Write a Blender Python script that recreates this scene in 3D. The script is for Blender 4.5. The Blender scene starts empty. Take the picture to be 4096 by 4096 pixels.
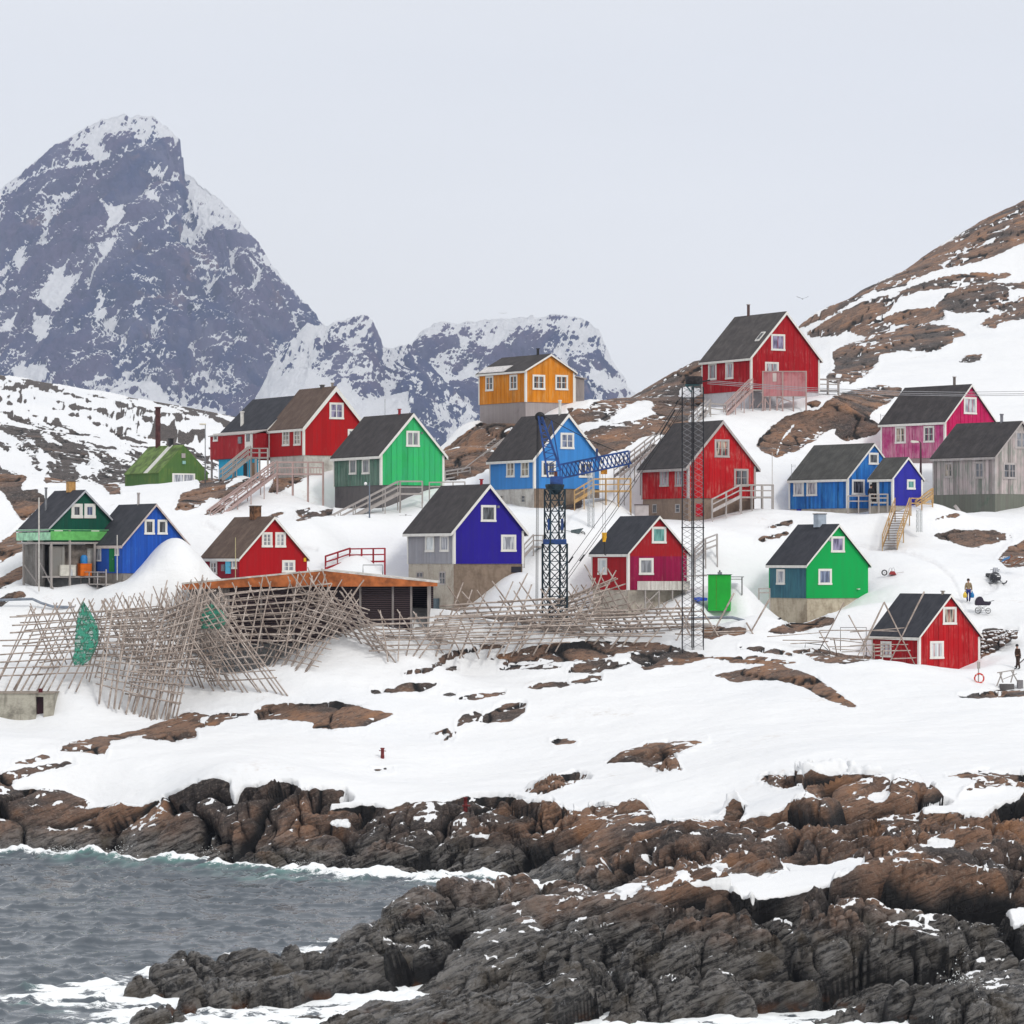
import bpy, bmesh, math, random
import numpy as np
from mathutils import Vector, Matrix

random.seed(7)
scene = bpy.context.scene
COL = scene.collection
R = math.radians

# ------------------------------------------------------------------ camera
F = 13846.0          # focal length in photo pixels (photo 4096 wide)
CH = 19.0            # camera height above the sea
HY = 2250.0          # photo row of the horizon
cam_d = bpy.data.cameras.new("camera")
cam = bpy.data.objects.new("camera", cam_d)
COL.objects.link(cam)
cam.location = (0, 0, CH)
cam.rotation_euler = (R(90), 0, 0)
cam_d.sensor_width = 36
cam_d.lens = F / 4096 * 36
cam_d.shift_y = (HY - 2048) / 4096
cam_d.clip_start = 1.0
cam_d.clip_end = 20000
scene.camera = cam

# ------------------------------------------------------------------ sky, sun, exposure
SUN_EL, SUN_AZ = 42, 150      # degrees; soft light from behind the camera, right
world = bpy.data.worlds.new("World")
scene.world = world
world.use_nodes = True
wn = world.node_tree.nodes
wl = world.node_tree.links
wn.clear()
sky = wn.new("ShaderNodeTexSky")
sky.sky_type = 'NISHITA'
sky.sun_disc = False
sky.sun_elevation = R(SUN_EL)
sky.sun_rotation = R(SUN_AZ)
sky.air_density = 1.0
sky.dust_density = 3.0
tc = wn.new("ShaderNodeTexCoord")
sep = wn.new("ShaderNodeSeparateXYZ")
wl.new(tc.outputs["Generated"], sep.inputs[0])
ramp = wn.new("ShaderNodeValToRGB")        # overcast cloud layer: a little brighter overhead
ramp.color_ramp.elements[0].position = 0.0
ramp.color_ramp.elements[0].color = (9.75, 9.6, 9.25, 1)
ramp.color_ramp.elements[1].position = 1.0
ramp.color_ramp.elements[1].color = (10.2, 10.2, 10.3, 1)
e = ramp.color_ramp.elements.new(0.12); e.color = (9.5, 9.45, 9.3, 1)
wl.new(sep.outputs[2], ramp.inputs[0])
nz = wn.new("ShaderNodeTexNoise")
nz.inputs["Scale"].default_value = 3.0
nz.inputs["Detail"].default_value = 3
mp = wn.new("ShaderNodeMapping"); mp.inputs["Scale"].default_value = (1, 1, 5)
wl.new(tc.outputs["Generated"], mp.inputs[0]); wl.new(mp.outputs[0], nz.inputs[0])
mr = wn.new("ShaderNodeMapRange")
mr.inputs[1].default_value = 0.3; mr.inputs[2].default_value = 0.7
mr.inputs[3].default_value = 0.97; mr.inputs[4].default_value = 1.03
wl.new(nz.outputs[0], mr.inputs[0])
mul = wn.new("ShaderNodeVectorMath"); mul.operation = 'SCALE'
wl.new(ramp.outputs[0], mul.inputs[0]); wl.new(mr.outputs[0], mul.inputs["Scale"])
mixw = wn.new("ShaderNodeMix"); mixw.data_type = 'RGBA'
mixw.inputs[0].default_value = 0.90
wl.new(sky.outputs[0], mixw.inputs[6]); wl.new(mul.outputs[0], mixw.inputs[7])
bg = wn.new("ShaderNodeBackground")
bg.inputs[1].default_value = 0.10
wl.new(mixw.outputs[2], bg.inputs[0])
wo = wn.new("ShaderNodeOutputWorld")
wl.new(bg.outputs[0], wo.inputs[0])

sun_d = bpy.data.lights.new("sun", 'SUN')
sun_d.energy = 1.35
sun_d.angle = R(11)
sun_d.color = (1.0, 0.96, 0.90)
sun = bpy.data.objects.new("sun", sun_d)
COL.objects.link(sun)
sun.rotation_euler = (R(90 - SUN_EL), 0, R(38))   # comes from behind and right of the camera
sun.location = (60, -40, 120)

scene.view_settings.view_transform = 'Standard'
scene.view_settings.look = 'None'
scene.view_settings.exposure = 0.0
scene.view_settings.gamma = 1.0
scene.render.engine = 'CYCLES'
scene.cycles.max_bounces = 5
scene.cycles.diffuse_bounces = 3
scene.cycles.glossy_bounces = 2
scene.cycles.transmission_bounces = 2
scene.cycles.volume_bounces = 0
scene.cycles.transparent_max_bounces = 8
scene.cycles.caustics_reflective = False
scene.cycles.caustics_refractive = False

# ------------------------------------------------------------------ helpers: photo measurements to places
def at(px, py, Y):
    """place at distance Y seen at photo pixel (px, py)"""
    return Vector(((px - 2048) / F * Y, Y, CH - (py - HY) / F * Y))
def kx(px): return (px - 2048) / F
def ky(py): return -(py - HY) / F
ZM = {1: (0, 1500, 900), 2: (800, 1500, 700), 3: (1250, 1550, 700), 4: (1550, 1850, 700), 5: (1850, 1350, 700),
      6: (2050, 1600, 600), 7: (2750, 1180, 700), 8: (2500, 1600, 700), 9: (2300, 2000, 600), 10: (3100, 1500, 700),
      11: (3496, 1500, 600), 12: (3000, 2050, 600), 13: (3400, 2150, 696), 14: (0, 2200, 800), 15: (700, 2000, 600),
      16: (700, 2200, 900), 17: (1500, 2200, 900), 18: (2050, 2050, 600), 19: (2600, 1400, 400), 20: (2700, 2200, 400),
      21: (3896, 2550, 200), 22: (0, 3000, 1400), 23: (1300, 3000, 1400), 24: (2600, 3000, 1496), 25: (0, 400, 1400),
      0: (0, 0, 4096), 26: (0, 0, 4096)}
def zc(z, x, y):
    o = ZM[z]; s = o[2] / 1932.0
    return (o[0] + x * s, o[1] + y * s)
def zx(z, x): return zc(z, x, 0)[0]
def zy(z, y): return zc(z, 0, y)[1]

# ------------------------------------------------------------------ numpy noise
_rng = np.random.RandomState(11)
_perm = _rng.permutation(4096).astype(np.int64)
_grad = _rng.normal(size=(4096, 3)); _grad /= np.linalg.norm(_grad, axis=1)[:, None]
_rnd = _rng.rand(4096, 4)
def _hash(i, j, k):
    return _perm[(_perm[(_perm[i & 4095] + j) & 4095] + k) & 4095]
def perlin(P):
    P = np.asarray(P, dtype=np.float64)
    I = np.floor(P).astype(np.int64); f = P - I
    w = f * f * f * (f * (f * 6 - 15) + 10)
    out = np.zeros(len(P))
    for a in (0, 1):
        wx = w[:, 0] if a else 1 - w[:, 0]
        for b in (0, 1):
            wy = w[:, 1] if b else 1 - w[:, 1]
            for c in (0, 1):
                wz = w[:, 2] if c else 1 - w[:, 2]
                g = _grad[_hash(I[:, 0] + a, I[:, 1] + b, I[:, 2] + c)]
                out += wx * wy * wz * (g[:, 0] * (f[:, 0] - a) + g[:, 1] * (f[:, 1] - b) + g[:, 2] * (f[:, 2] - c))
    return out * 1.5
def fbm(P, o=4, g=0.5, l=2.03):
    a = 1.0; s = np.zeros(len(P)); Q = np.array(P, dtype=np.float64)
    for i in range(o):
        s += a * perlin(Q + i * 17.3); Q = Q * l; a *= g
    return s
def ridged(P, o=4, g=0.5, l=2.1):
    a = 1.0; s = np.zeros(len(P)); Q = np.array(P, dtype=np.float64); t = 0
    for i in range(o):
        s += a * (1 - np.abs(perlin(Q + i * 9.7)) * 2); t += a; Q = Q * l; a *= g
    return s / t
def worley(P):
    """F1, F2, random value of nearest cell"""
    P = np.asarray(P, dtype=np.float64)
    I = np.floor(P).astype(np.int64)
    f1 = np.full(len(P), 9.0); f2 = np.full(len(P), 9.0); rid = np.zeros(len(P), dtype=np.int64)
    for a in (-1, 0, 1):
        for b in (-1, 0, 1):
            for c in (-1, 0, 1):
                h = _hash(I[:, 0] + a, I[:, 1] + b, I[:, 2] + c)
                r = _rnd[h]
                d = np.sqrt((I[:, 0] + a + r[:, 0] - P[:, 0]) ** 2 + (I[:, 1] + b + r[:, 1] - P[:, 1]) ** 2
                            + (I[:, 2] + c + r[:, 2] - P[:, 2]) ** 2)
                n = d < f1
                f2 = np.where(n, f1, np.minimum(f2, d)); f1 = np.where(n, d, f1); rid = np.where(n, h, rid)
    return f1, f2, _rnd[rid, 3]
def sdpoly(px, py, poly):
    """signed distance, positive inside"""
    n = len(poly)
    d = np.full(px.shape, 1e18); ins = np.zeros(px.shape, dtype=bool)
    for i in range(n):
        x0, y0 = poly[i]; x1, y1 = poly[(i + 1) % n]
        ex, ey = x1 - x0, y1 - y0
        wx, wy = px - x0, py - y0
        t = np.clip((wx * ex + wy * ey) / (ex * ex + ey * ey + 1e-9), 0, 1)
        d = np.minimum(d, (wx - ex * t) ** 2 + (wy - ey * t) ** 2)
        if y0 != y1:
            c = ((y0 <= py) != (y1 <= py)) & (px < (x1 - x0) * (py - y0) / (y1 - y0) + x0)
            ins ^= c
    d = np.sqrt(d)
    return np.where(ins, d, -d)
def polymax(px, py, polys, cut=60.0):
    out = np.full(px.shape, -cut)
    for p in polys:
        xs = [q[0] for q in p]; ys = [q[1] for q in p]
        m = (px > min(xs) - cut) & (px < max(xs) + cut) & (py > min(ys) - cut) & (py < max(ys) + cut)
        if m.any():
            out[m] = np.maximum(out[m], sdpoly(px[m], py[m], p))
    return out

# ------------------------------------------------------------------ helpers: materials
class NT:
    def __init__(s, name):
        s.m = bpy.data.materials.new(name); s.m.use_nodes = True
        s.t = s.m.node_tree; s.t.nodes.clear()
        s.out = s.n("ShaderNodeOutputMaterial")
    def n(s, typ, **kw):
        nd = s.t.nodes.new(typ)
        for k, v in kw.items(): setattr(nd, k, v)
        return nd
    def L(s, a, b): s.t.links.new(a, b)
    def setin(s, nd, i, v):
        if hasattr(v, 'is_output'): s.L(v, nd.inputs[i])
        elif v is not None:
            if isinstance(v, tuple) and len(v) == 3 and nd.inputs[i].type == 'RGBA': v = v + (1,)
            nd.inputs[i].default_value = v
    def coord(s, kind="Object", scale=(1, 1, 1), rot=(0, 0, 0), loc=(0, 0, 0)):
        c = s.n("ShaderNodeTexCoord"); m = s.n("ShaderNodeMapping")
        s.L(c.outputs[kind], m.inputs[0])
        m.inputs["Scale"].default_value = scale; m.inputs["Rotation"].default_value = rot; m.inputs["Location"].default_value = loc
        return m.outputs[0]
    def coord2(s, rot, scale):
        return_v = s.coord("Object", (1, 1, 1), rot); m = s.n("ShaderNodeMapping"); s.L(return_v, m.inputs[0]); m.inputs["Scale"].default_value = scale
        return m.outputs[0]
    def noise(s, vec, scale=1.0, detail=4, rough=0.55, dist=0.0):
        n = s.n("ShaderNodeTexNoise")
        s.L(vec, n.inputs["Vector"]); n.inputs["Scale"].default_value = scale; n.inputs["Detail"].default_value = detail
        n.inputs["Roughness"].default_value = rough; n.inputs["Distortion"].default_value = dist
        return n.outputs[0]
    def vor(s, vec, scale=1.0, feat='F1', out=0):
        n = s.n("ShaderNodeTexVoronoi", feature=feat); s.L(vec, n.inputs["Vector"]); n.inputs["Scale"].default_value = scale
        return n.outputs[out]
    def rng(s, v, a, b, c=0.0, d=1.0, smooth=True):
        n = s.n("ShaderNodeMapRange")
        if smooth: n.interpolation_type = 'SMOOTHSTEP'
        s.L(v, n.inputs[0])
        for i, q in zip((1, 2, 3, 4), (a, b, c, d)): n.inputs[i].default_value = q
        return n.outputs[0]
    def math(s, op, a, b=None):
        n = s.n("ShaderNodeMath", operation=op); s.setin(n, 0, a); s.setin(n, 1, b); return n.outputs[0]
    def mix(s, f, a, b, mode='MIX'):
        n = s.n("ShaderNodeMix", data_type='RGBA', blend_type=mode)
        s.setin(n, 0, f); s.setin(n, 6, a); s.setin(n, 7, b); return n.outputs[2]
    def attr(s, name, out="Fac"):
        n = s.n("ShaderNodeAttribute"); n.attribute_name = name; return n.outputs[out]
    def sep(s, v):
        n = s.n("ShaderNodeSeparateXYZ"); s.L(v, n.inputs[0]); return n.outputs
    def bump(s, h, strength=0.5, dist=0.05, nrm=None):
        n = s.n("ShaderNodeBump"); n.inputs["Strength"].default_value = strength; n.inputs["Distance"].default_value = dist
        s.L(h, n.inputs["Height"])
        if nrm is not None: s.L(nrm, n.inputs["Normal"])
        return n.outputs[0]
    def bsdf(s, col, rough=0.8, nrm=None, metal=0.0, spec=0.3, **kw):
        b = s.n("ShaderNodeBsdfPrincipled")
        s.setin(b, "Base Color", col); s.setin(b, "Roughness", rough); s.setin(b, "Metallic", metal)
        s.setin(b, "Specular IOR Level", spec)
        if nrm is not None: s.L(nrm, b.inputs["Normal"])
        for k, v in kw.items(): s.setin(b, k, v)
        s.L(b.outputs[0], s.out.inputs[0]); return b

# ------------------------------------------------------------------ helpers: meshes and tagging
def tag(o, label=None, cat=None, group=None, kind=None):
    if label: o['label'] = label
    if cat: o['category'] = cat
    if group: o['group'] = group
    if kind: o['kind'] = kind
    return o
def empty(name, loc=(0, 0, 0), rz=0.0, label=None, cat=None, group=None):
    o = bpy.data.objects.new(name, None); COL.objects.link(o)
    o.location = loc; o.rotation_euler = (0, 0, rz); o.empty_display_size = 0.3
    return tag(o, label, cat, group)
class MB:
    """collects boxes, bars and faces, links them as ONE mesh object"""
    def __init__(s): s.v = []; s.f = []
    def add(s, vs, fs):
        b = len(s.v); s.v += [tuple(v) for v in vs]; s.f += [tuple(b + i for i in f) for f in fs]
    def box(s, a, b):
        x0, y0, z0 = a; x1, y1, z1 = b
        s.add([(x0, y0, z0), (x1, y0, z0), (x1, y1, z0), (x0, y1, z0), (x0, y0, z1), (x1, y0, z1), (x1, y1, z1), (x0, y1, z1)],
              [(0, 3, 2, 1), (4, 5, 6, 7), (0, 1, 5, 4), (1, 2, 6, 5), (2, 3, 7, 6), (3, 0, 4, 7)])
        return s
    def bar(s, p, q, w=0.1, h=None, up=(0, 0, 1)):
        """rectangular beam from p to q"""
        h = h or w
        p = Vector(p); q = Vector(q); d = (q - p)
        if d.length < 1e-6: return s
        d.normalize(); u = Vector(up)
        if abs(d.dot(u)) > 0.98: u = Vector((0, 1, 0))
        sx = d.cross(u).normalized(); su = sx.cross(d).normalized()
        a = sx * w / 2; b = su * h / 2
        s.add([p - a - b, p + a - b, p + a + b, p - a + b, q - a - b, q + a - b, q + a + b, q - a + b],
              [(0, 3, 2, 1), (4, 5, 6, 7), (0, 1, 5, 4), (1, 2, 6, 5), (2, 3, 7, 6), (3, 0, 4, 7)])
        return s
    def tube(s, pts, r, n=7, r2=None, caps=True, sag=0.0):
        pts = [Vector(p) for p in pts]
        m = len(pts); b = len(s.v)
        for i, p in enumerate(pts):
            d = (pts[min(i + 1, m - 1)] - pts[max(i - 1, 0)]).normalized()
            u = Vector((0, 0, 1)) if abs(d.z) < 0.9 else Vector((0, 1, 0))
            a = d.cross(u).normalized(); c = a.cross(d)
            rr = r if r2 is None else r + (r2 - r) * i / max(1, m - 1)
            for k in range(n):
                t = 2 * math.pi * k / n
                s.v.append(tuple(p + a * math.cos(t) * rr + c * math.sin(t) * rr))
        for i in range(m - 1):
            for k in range(n):
                s.f.append((b + i * n + k, b + i * n + (k + 1) % n, b + (i + 1) * n + (k + 1) % n, b + (i + 1) * n + k))
        if caps:
            s.f.append(tuple(b + k for k in reversed(range(n)))); s.f.append(tuple(b + (m - 1) * n + k for k in range(n)))
        return s
    def prism(s, poly, y0, y1, ax='y'):
        """polygon (x,z) extruded along y"""
        n = len(poly); b = len(s.v)
        for y in (y0, y1):
            for (x, z) in poly: s.v.append((x, y, z) if ax == 'y' else (y, x, z))
        s.f.append(tuple(b + i for i in range(n))); s.f.append(tuple(b + n + i for i in reversed(range(n))))
        for i in range(n): s.f.append((b + i, b + n + i, b + n + (i + 1) % n, b + (i + 1) % n))
        return s
    def lathe(s, prof, c=(0, 0, 0), n=12):
        b = len(s.v); m = len(prof)
        for (r, z) in prof:
            for k in range(n):
                t = 2 * math.pi * k / n; s.v.append((c[0] + r * math.cos(t), c[1] + r * math.sin(t), c[2] + z))
        for i in range(m - 1):
            for k in range(n): s.f.append((b + i * n + k, b + i * n + (k + 1) % n, b + (i + 1) * n + (k + 1) % n, b + (i + 1) * n + k))
        s.f.append(tuple(b + k for k in reversed(range(n)))); s.f.append(tuple(b + (m - 1) * n + k for k in range(n)))
        return s
    def build(s, name, mat, parent=None, smooth=False, loc=None, bevel=0.0):
        me = bpy.data.meshes.new(name); me.from_pydata(s.v, [], s.f)
        bm = bmesh.new(); bm.from_mesh(me); bmesh.ops.recalc_face_normals(bm, faces=bm.faces)
        if bevel: bmesh.ops.bevel(bm, geom=bm.edges[:], offset=bevel, segments=1, affect='EDGES')
        bm.to_mesh(me); bm.free()
        if smooth: me.polygons.foreach_set("use_smooth", [True] * len(me.polygons))
        me.materials.append(mat)
        o = bpy.data.objects.new(name, me); COL.objects.link(o)
        if parent is not None: o.parent = parent
        if loc is not None: o.location = loc
        return o
def grid_mesh(name, V, nu, nv, mat, attrs=None, smooth=True, flip=False):
    """V (nv*nu,3) row-major"""
    me = bpy.data.meshes.new(name)
    i = np.arange(nu - 1)[None, :] + np.arange(nv - 1)[:, None] * nu
    i = i.ravel()
    q = np.stack([i, i + 1, i + 1 + nu, i + nu], 1)
    if flip: q = q[:, ::-1]
    me.vertices.add(len(V)); me.vertices.foreach_set("co", V.astype(np.float32).ravel())
    me.loops.add(q.size); me.loops.foreach_set("vertex_index", q.astype(np.int32).ravel())
    me.polygons.add(len(q)); me.polygons.foreach_set("loop_start", np.arange(0, q.size, 4, dtype=np.int32))
    me.polygons.foreach_set("use_smooth", np.ones(len(q), dtype=bool) if smooth else np.zeros(len(q), dtype=bool))
    me.update(calc_edges=True)
    for k, a in (attrs or {}).items():
        at_ = me.attributes.new(k, 'FLOAT', 'POINT'); at_.data.foreach_set("value", a.astype(np.float32))
    me.materials.append(mat)
    o = bpy.data.objects.new(name, me); COL.objects.link(o)
    return o
# ------------------------------------------------------------------ terrain: heights known at places (px, py, Y) or (px, Y, 'z', z)
CP = """-600 3415 226;0 3415 226;400 3440 221;900 3470 216;1300 3490 212;1700 3500 210;2050 3520 207;2250 3560 200
200 3260 229;600 3200 226;850 3120 223;850 3400 219;250 3215 230;0 3060 233;0 3180 229;-600 3100 232;1200 3160 221;1700 3230 217;2100 3170 220;2400 3210 214
2600 3285 208;2000 3400 212;2400 3480 197;2400 3350 204;2700 3400 190;2700 3290 205;2900 3260 203;3000 3300 195;3300 3150 200;3700 3130 202;4096 3110 203;4700 3080 204;3700 3300 190;4096 3260 194
2600 3565 171;3000 3535 172;3300 3480 176;3700 3400 182;4096 3330 188;4700 3250 195;3500 3500 171;4096 3480 173
1400 3760 168;1600 3670 167;1800 3610 166;2100 3535 164;2400 3560 160;2700 3572 158;3100 3542 158;3500 3480 160;3800 3492 159;4096 3540 158;4700 3450 160
680 3890 156;450 3970 153;1200 3990 149;1500 4060 145;2000 4105 142.5;2600 4120 141.5;3300 4140 140.5;4096 4140 140;4700 4140 140
1500 3880 155;2000 3760 154;2000 3930 148;2500 3760 151;2500 3940 146;3000 3760 151;3000 3950 146;3500 3740 151;3500 3930 146;3900 3880 148;3900 3700 153;4700 3750 152
400 3000 236;0 2950 240;-600 2920 242;100 2895 246;-500 2850 248;400 2860 247;1100 2800 248;1100 2950 239;1500 2950 239;1500 2750 250;1800 2640 255;1500 3120 229;2000 3050 234;2000 2800 247
2000 2620 256;2400 2570 259;2400 2700 251;2400 2950 236;2800 2560 259;2800 2750 247;2800 3000 228;3200 2600 256;3200 2800 242;3200 3000 219;3500 2640 252;3600 2800 241;3850 2735 247
3800 2980 221;4096 2765 244;4096 2950 224;4700 2700 247;4700 2950 226;500 3100 231;2000 3130 224;2800 3200 211;2400 3100 224
2200 2580 268;2600 2580 268;2900 2575 268;3200 2580 266;2000 2570 266
200 2700 254;600 2680 256;900 2620 259;300 2500 260;0 2450 263;-600 2450 262;150 2400 263;750 2520 257;1300 2530 256;1740 2530 256
640 2245 260;700 2275 260.5;760 2280 261.5;560 2245 260;480 2335 259.5;815 2340 259;760 2360 258.5;700 2390 257.5;450 2740 252;600 2760 251;800 2720 252;700 2640 254.5;500 2620 255;900 2700 252;880 2330 262;560 2420 257.5;420 2405 261;370 2410 260
90 2390 262;300 2375 262;200 2350 266;230 2330 268;830 2335 262;1228 2280 268;1000 2320 262;1250 2100 277;1000 2090 281;826 2090 279;700 2010 286
880 1985 292;1080 1950 293;1330 1850 297;1200 1900 295;880 1925 301;780 1960 296;600 2040 283;1300 2250 270;1450 2300 268
1335 2070 287;1500 2090 283;1525 2045 287;1680 1995 289;1775 1945 292;1850 1935 293;1600 2130 278;1500 2250 272;1400 2400 262
1635 2450 267;1815 2450 265;1960 2350 271;2085 2290 275;2130 2270 277;1900 2460 262;2210 2450 264;2100 2200 281
2370 2450 271;2510 2470 267;2640 2430 269;2755 2355 276;2400 2520 265;2650 2500 264;1960 2045 292;2130 2040 290;2330 1990 296;2250 2150 280;2350 2200 277;2150 2100 284;2400 2000 296;2500 1980 298;2200 2350 268
2570 2085 294;2755 2085 293;2830 2065 295;3020 2020 300;3100 1960 303;2850 2150 286;2930 2250 279;3000 2350 271;2832 2415 268;2922 2395 268;3050 2470 264;2780 2250 283;2900 2500 264
3076 2495 270;3232 2505 268;3330 2465 271;3475 2368 277;3250 2540 263;3500 2430 268;3600 2350 275;3700 2270 281;3500 2230 284;3400 2150 290;3100 2200 287;3160 2095 297;3320 2060 299;3480 2035 300
3540 2055 298;3660 2060 300;3560 2200 286;3640 2150 291;3735 2075 305;3980 2060 302;4110 1990 309;3850 2130 295;4096 2090 299;4000 2250 285;3870 2405 272;3960 2335 278;4096 2320 279
3678 2690 253;3790 2705 253;3915 2630 259;3490 2640 259;3950 2600 262;4000 2500 267;4096 2480 267;3900 2490 267;3960 2660 254;4050 2710 251;3914 2752 247.5;4010 2775 246;3830 2735 247.5;4096 2650 255;3720 2420 270;4700 2400 270
3520 1850 320;3780 1860 318;3990 1800 330;3100 1800 319;3300 1650 335;3550 1570 350;3050 1910 308;3250 1900 309;3450 1850 315
2810 1600 331;3005 1640 328;3100 1650 327;3270 1570 338;2850 1680 323;2950 1740 320;3380 1560 346;1915 1720 324;2100 1690 323;2300 1615 333;2400 1605 340;2600 1560 348;2780 1450 352;2700 1500 350
1800 1800 312;1800 1900 303;1950 1860 306;2450 1700 318;2450 1800 310;2650 1650 326;2300 1760 316;2650 1760 314
500 1965 339;640 1960 337;830 1905 345;500 2010 318;300 1960 345;60 2060 292;50 1900 302;-600 1900 320;-600 2100 290;120 1950 330;250 2080 292
0 1515 600;400 1570 580;700 1620 560;880 1680 540;1000 1740 530;0 1700 420;300 1750 420;600 1800 420;850 1850 410;200 1870 365;-600 1450 600;-600 1680 420;-1200 1500 600
3210 1290 425;3400 1190 440;3700 1020 460;3900 900 470;4096 812 480;4500 700 500;5000 600 510;3300 1400 392;3600 1300 408;3900 1200 412;4096 1100 425;4096 1300 392;4096 1450 366;3700 1450 374;3400 1520 354;4300 1600 345;4300 1850 320;4700 2150 295;4700 1500 360;5000 1200 400"""
CPZ = [(1200, 340, 22), (1500, 340, 22), (1700, 345, 22), (1750, 320, 24), (1200, 420, 24), (1500, 500, 22), (1800, 420, 22), (2100, 450, 22), (2600, 460, 28), (2780, 430, 30),
       (3000, 430, 36), (2400, 400, 28), (2000, 370, 27), (3100, 500, 36), (3600, 580, 46), (4300, 640, 56), (0, 760, 25), (600, 760, 22), (1000, 650, 25), (2000, 700, 18), (3000, 760, 25),
       (4000, 780, 40), (1450, 312, 26.3), (690, 268.5, 19.6), (755, 269.5, 19.5), (780, 277, 21.0), (1600, 312, 26.3), (1700, 318, 26.6), (1300, 330, 25), (1750, 335, 25), (5000, 780, 50), (-900, 760, 30), (1100, 300, 25.4),
       (-900, 216, -3), (0, 214, -3), (500, 209, -2.6), (1000, 203, -2.4), (1400, 198, -2.2), (1800, 198, -1.8), (-900, 190, -4), (0, 190, -4), (800, 190, -4), (1200, 182, -2.4), (-900, 160, -3), (0, 160, -2.6),
       (400, 166, -2.6), (900, 168, -2.0), (300, 150, -0.9), (0, 148, -1.4), (-600, 145, -2), (0, 135, -3), (700, 143, -0.55), (1100, 143, -0.5), (1500, 139.5, -0.7), (2000, 138, -1.5), (2600, 137, -1.5), (3300, 136, -1.5), (4096, 136, -1.2),
       (4700, 135, -1.5), (0, 125, -4), (1500, 125, -4), (3000, 125, -4), (4700, 125, -4), (2150, 190, -1.2), (1900, 188, -1.6), (2250, 186, -0.6), (1700, 178, -1.4)]
_pts = []
for t in CP.replace("\n", ";").split(";"):
    a, b, c = map(float, t.split()); v = at(a, b, c); _pts.append((v.x, v.y, v.z))
for (a, c, z) in CPZ: _pts.append((kx(a) * c, c, z))
def _pad(z, L, C, Rr, Y, th, pl, pc, pr, pm=None, front=1.6, soft=False):
    """ground line along the two visible walls of a house"""
    th = R(th); c, sn = math.cos(th), math.sin(th); xc = kx(zx(z, C)) * Y
    k = kx(zx(z, Rr)); W = (k * Y - xc) / (c - k * sn); k = kx(zx(z, L)); Ln = (xc - k * Y) / (sn + k * c)
    zf = lambda py, t, q: CH + ky(zy(z, py)) * (Y + t * sn + q * c)
    out = []
    zL, zC, zR = zf(pl, 0, Ln), zf(pc, 0, 0), zf(pr, W, 0)
    zM = zf(pm, W / 2, 0) if pm is not None else (zC + zR) / 2
    for s_, zz in ((0, zC), (.5, (zC + zL) / 2), (1, zL)):
        for o in (.1, front): out.append((xc - sn * Ln * s_ - c * o, Y + c * Ln * s_ - sn * o, zz))
    for t_, zz in ((.0, zC), (.5, zM), (1, zR)):
        for o in (.1, front): out.append((xc + c * W * t_ + sn * o, Y + sn * W * t_ - c * o, zz - (.12 if o > 1 else 0)))
    out.append((xc + c * W * .6 - sn * Ln * .5, Y + sn * W * .6 + c * Ln * .5, (zC + zL + zR) / 3 + .3))
    return out
PADS = [(3, 235, 752, 1452, 290, 30, 1395, 1345, 1115, 1215), (4, 222, 730, 1502, 270, 30, 1640, 1650, 1215, 1400), (5, 300, 790, 1525, 292, 30, 1850, 1880, 1775, 1850), (8, 185, 695, 1440, 296, 30, 1300, 1330, 1190, 1260),
        (9, 213, 680, 1462, 270, 30, 1500, 1500, 1140, 1330), (12, 243, 732, 1522, 275, 30, 1400, 1440, 1025, 1250), (13, 240, 765, 1440, 256, 30, 1335, 1410, 1345, 1490), (10, 155, 800, 1372, 300, 38, 1645, 1510, 1480, 1480),
        (10, 1045, 1297, 1628, 296.5, 38, 1520, 1500, 1400, 1440), (11, 90, 912, 1564, 320, 38, 1150, 1150, 1000, 1080), (11, 760, 1560, 2214, 306, 38, 1840, 1760, 1560, 1680), (15, 352, 832, 1700, 263, 30, 1030, 1060, 960, 1010),
        (2, 762, 1140, 1840, 303, 30, 1180, 1130, 1000, 1030), (1, 752, 1052, 1612, 262, 30, 1925, 1790, 1500, 1490, 1.0), (1, 190, 430, 1010, 265, 33, 1790, 1840, 1790, 1800), (1, 1073, 1365, 1785, 338, 35, 988, 968, 895, 940),
        (5, 180, 695, 1235, 325, 35, 985, 965, 718, 800), (7, 158, 700, 1458, 330, 30, 1230, 1260, 1105, 1190)]
_pad_pts = []
for p_ in PADS: _pad_pts += _pad(*p_)
for v in ((0, 2735, 250), (300, 2735, 250), (450, 2800, 249), (640, 2890, 244.5), (900, 2850, 246), (1130, 2805, 246.5), (1225, 2705, 248.5), (1590, 2655, 250.5), (1700, 2625, 251.5), (-300, 2740, 249)):
    q_ = at(*v); _pad_pts.append((q_.x, q_.y, q_.z))
_pa = np.array(_pad_pts)
_keep = [p for p in _pts if ((( _pa[:, 0] - p[0]) ** 2 + (_pa[:, 1] - p[1]) ** 2).min() > 2.6 ** 2)]
_pts = np.array(_keep + _pad_pts)
_C = 2.3
def _phi(d2): return np.sqrt(d2 + _C * _C)
_n = len(_pts)
_D = ((_pts[:, None, :2] - _pts[None, :, :2]) ** 2).sum(-1)
_A = np.zeros((_n + 3, _n + 3)); _A[:_n, :_n] = _phi(_D) - np.eye(_n) * 0.06
_A[:_n, _n] = 1; _A[:_n, _n + 1:] = _pts[:, :2] / 100; _A[_n:, :_n] = _A[:_n, _n:].T
_w = np.linalg.solve(_A, np.concatenate([_pts[:, 2], [0, 0, 0]]))
GX0, GY0, GS = -170.0, 112.0, 0.7
_gx = np.arange(GX0, 172, GS); _gy = np.arange(GY0, 812, GS)
GH = np.zeros((len(_gy), len(_gx)))
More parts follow.
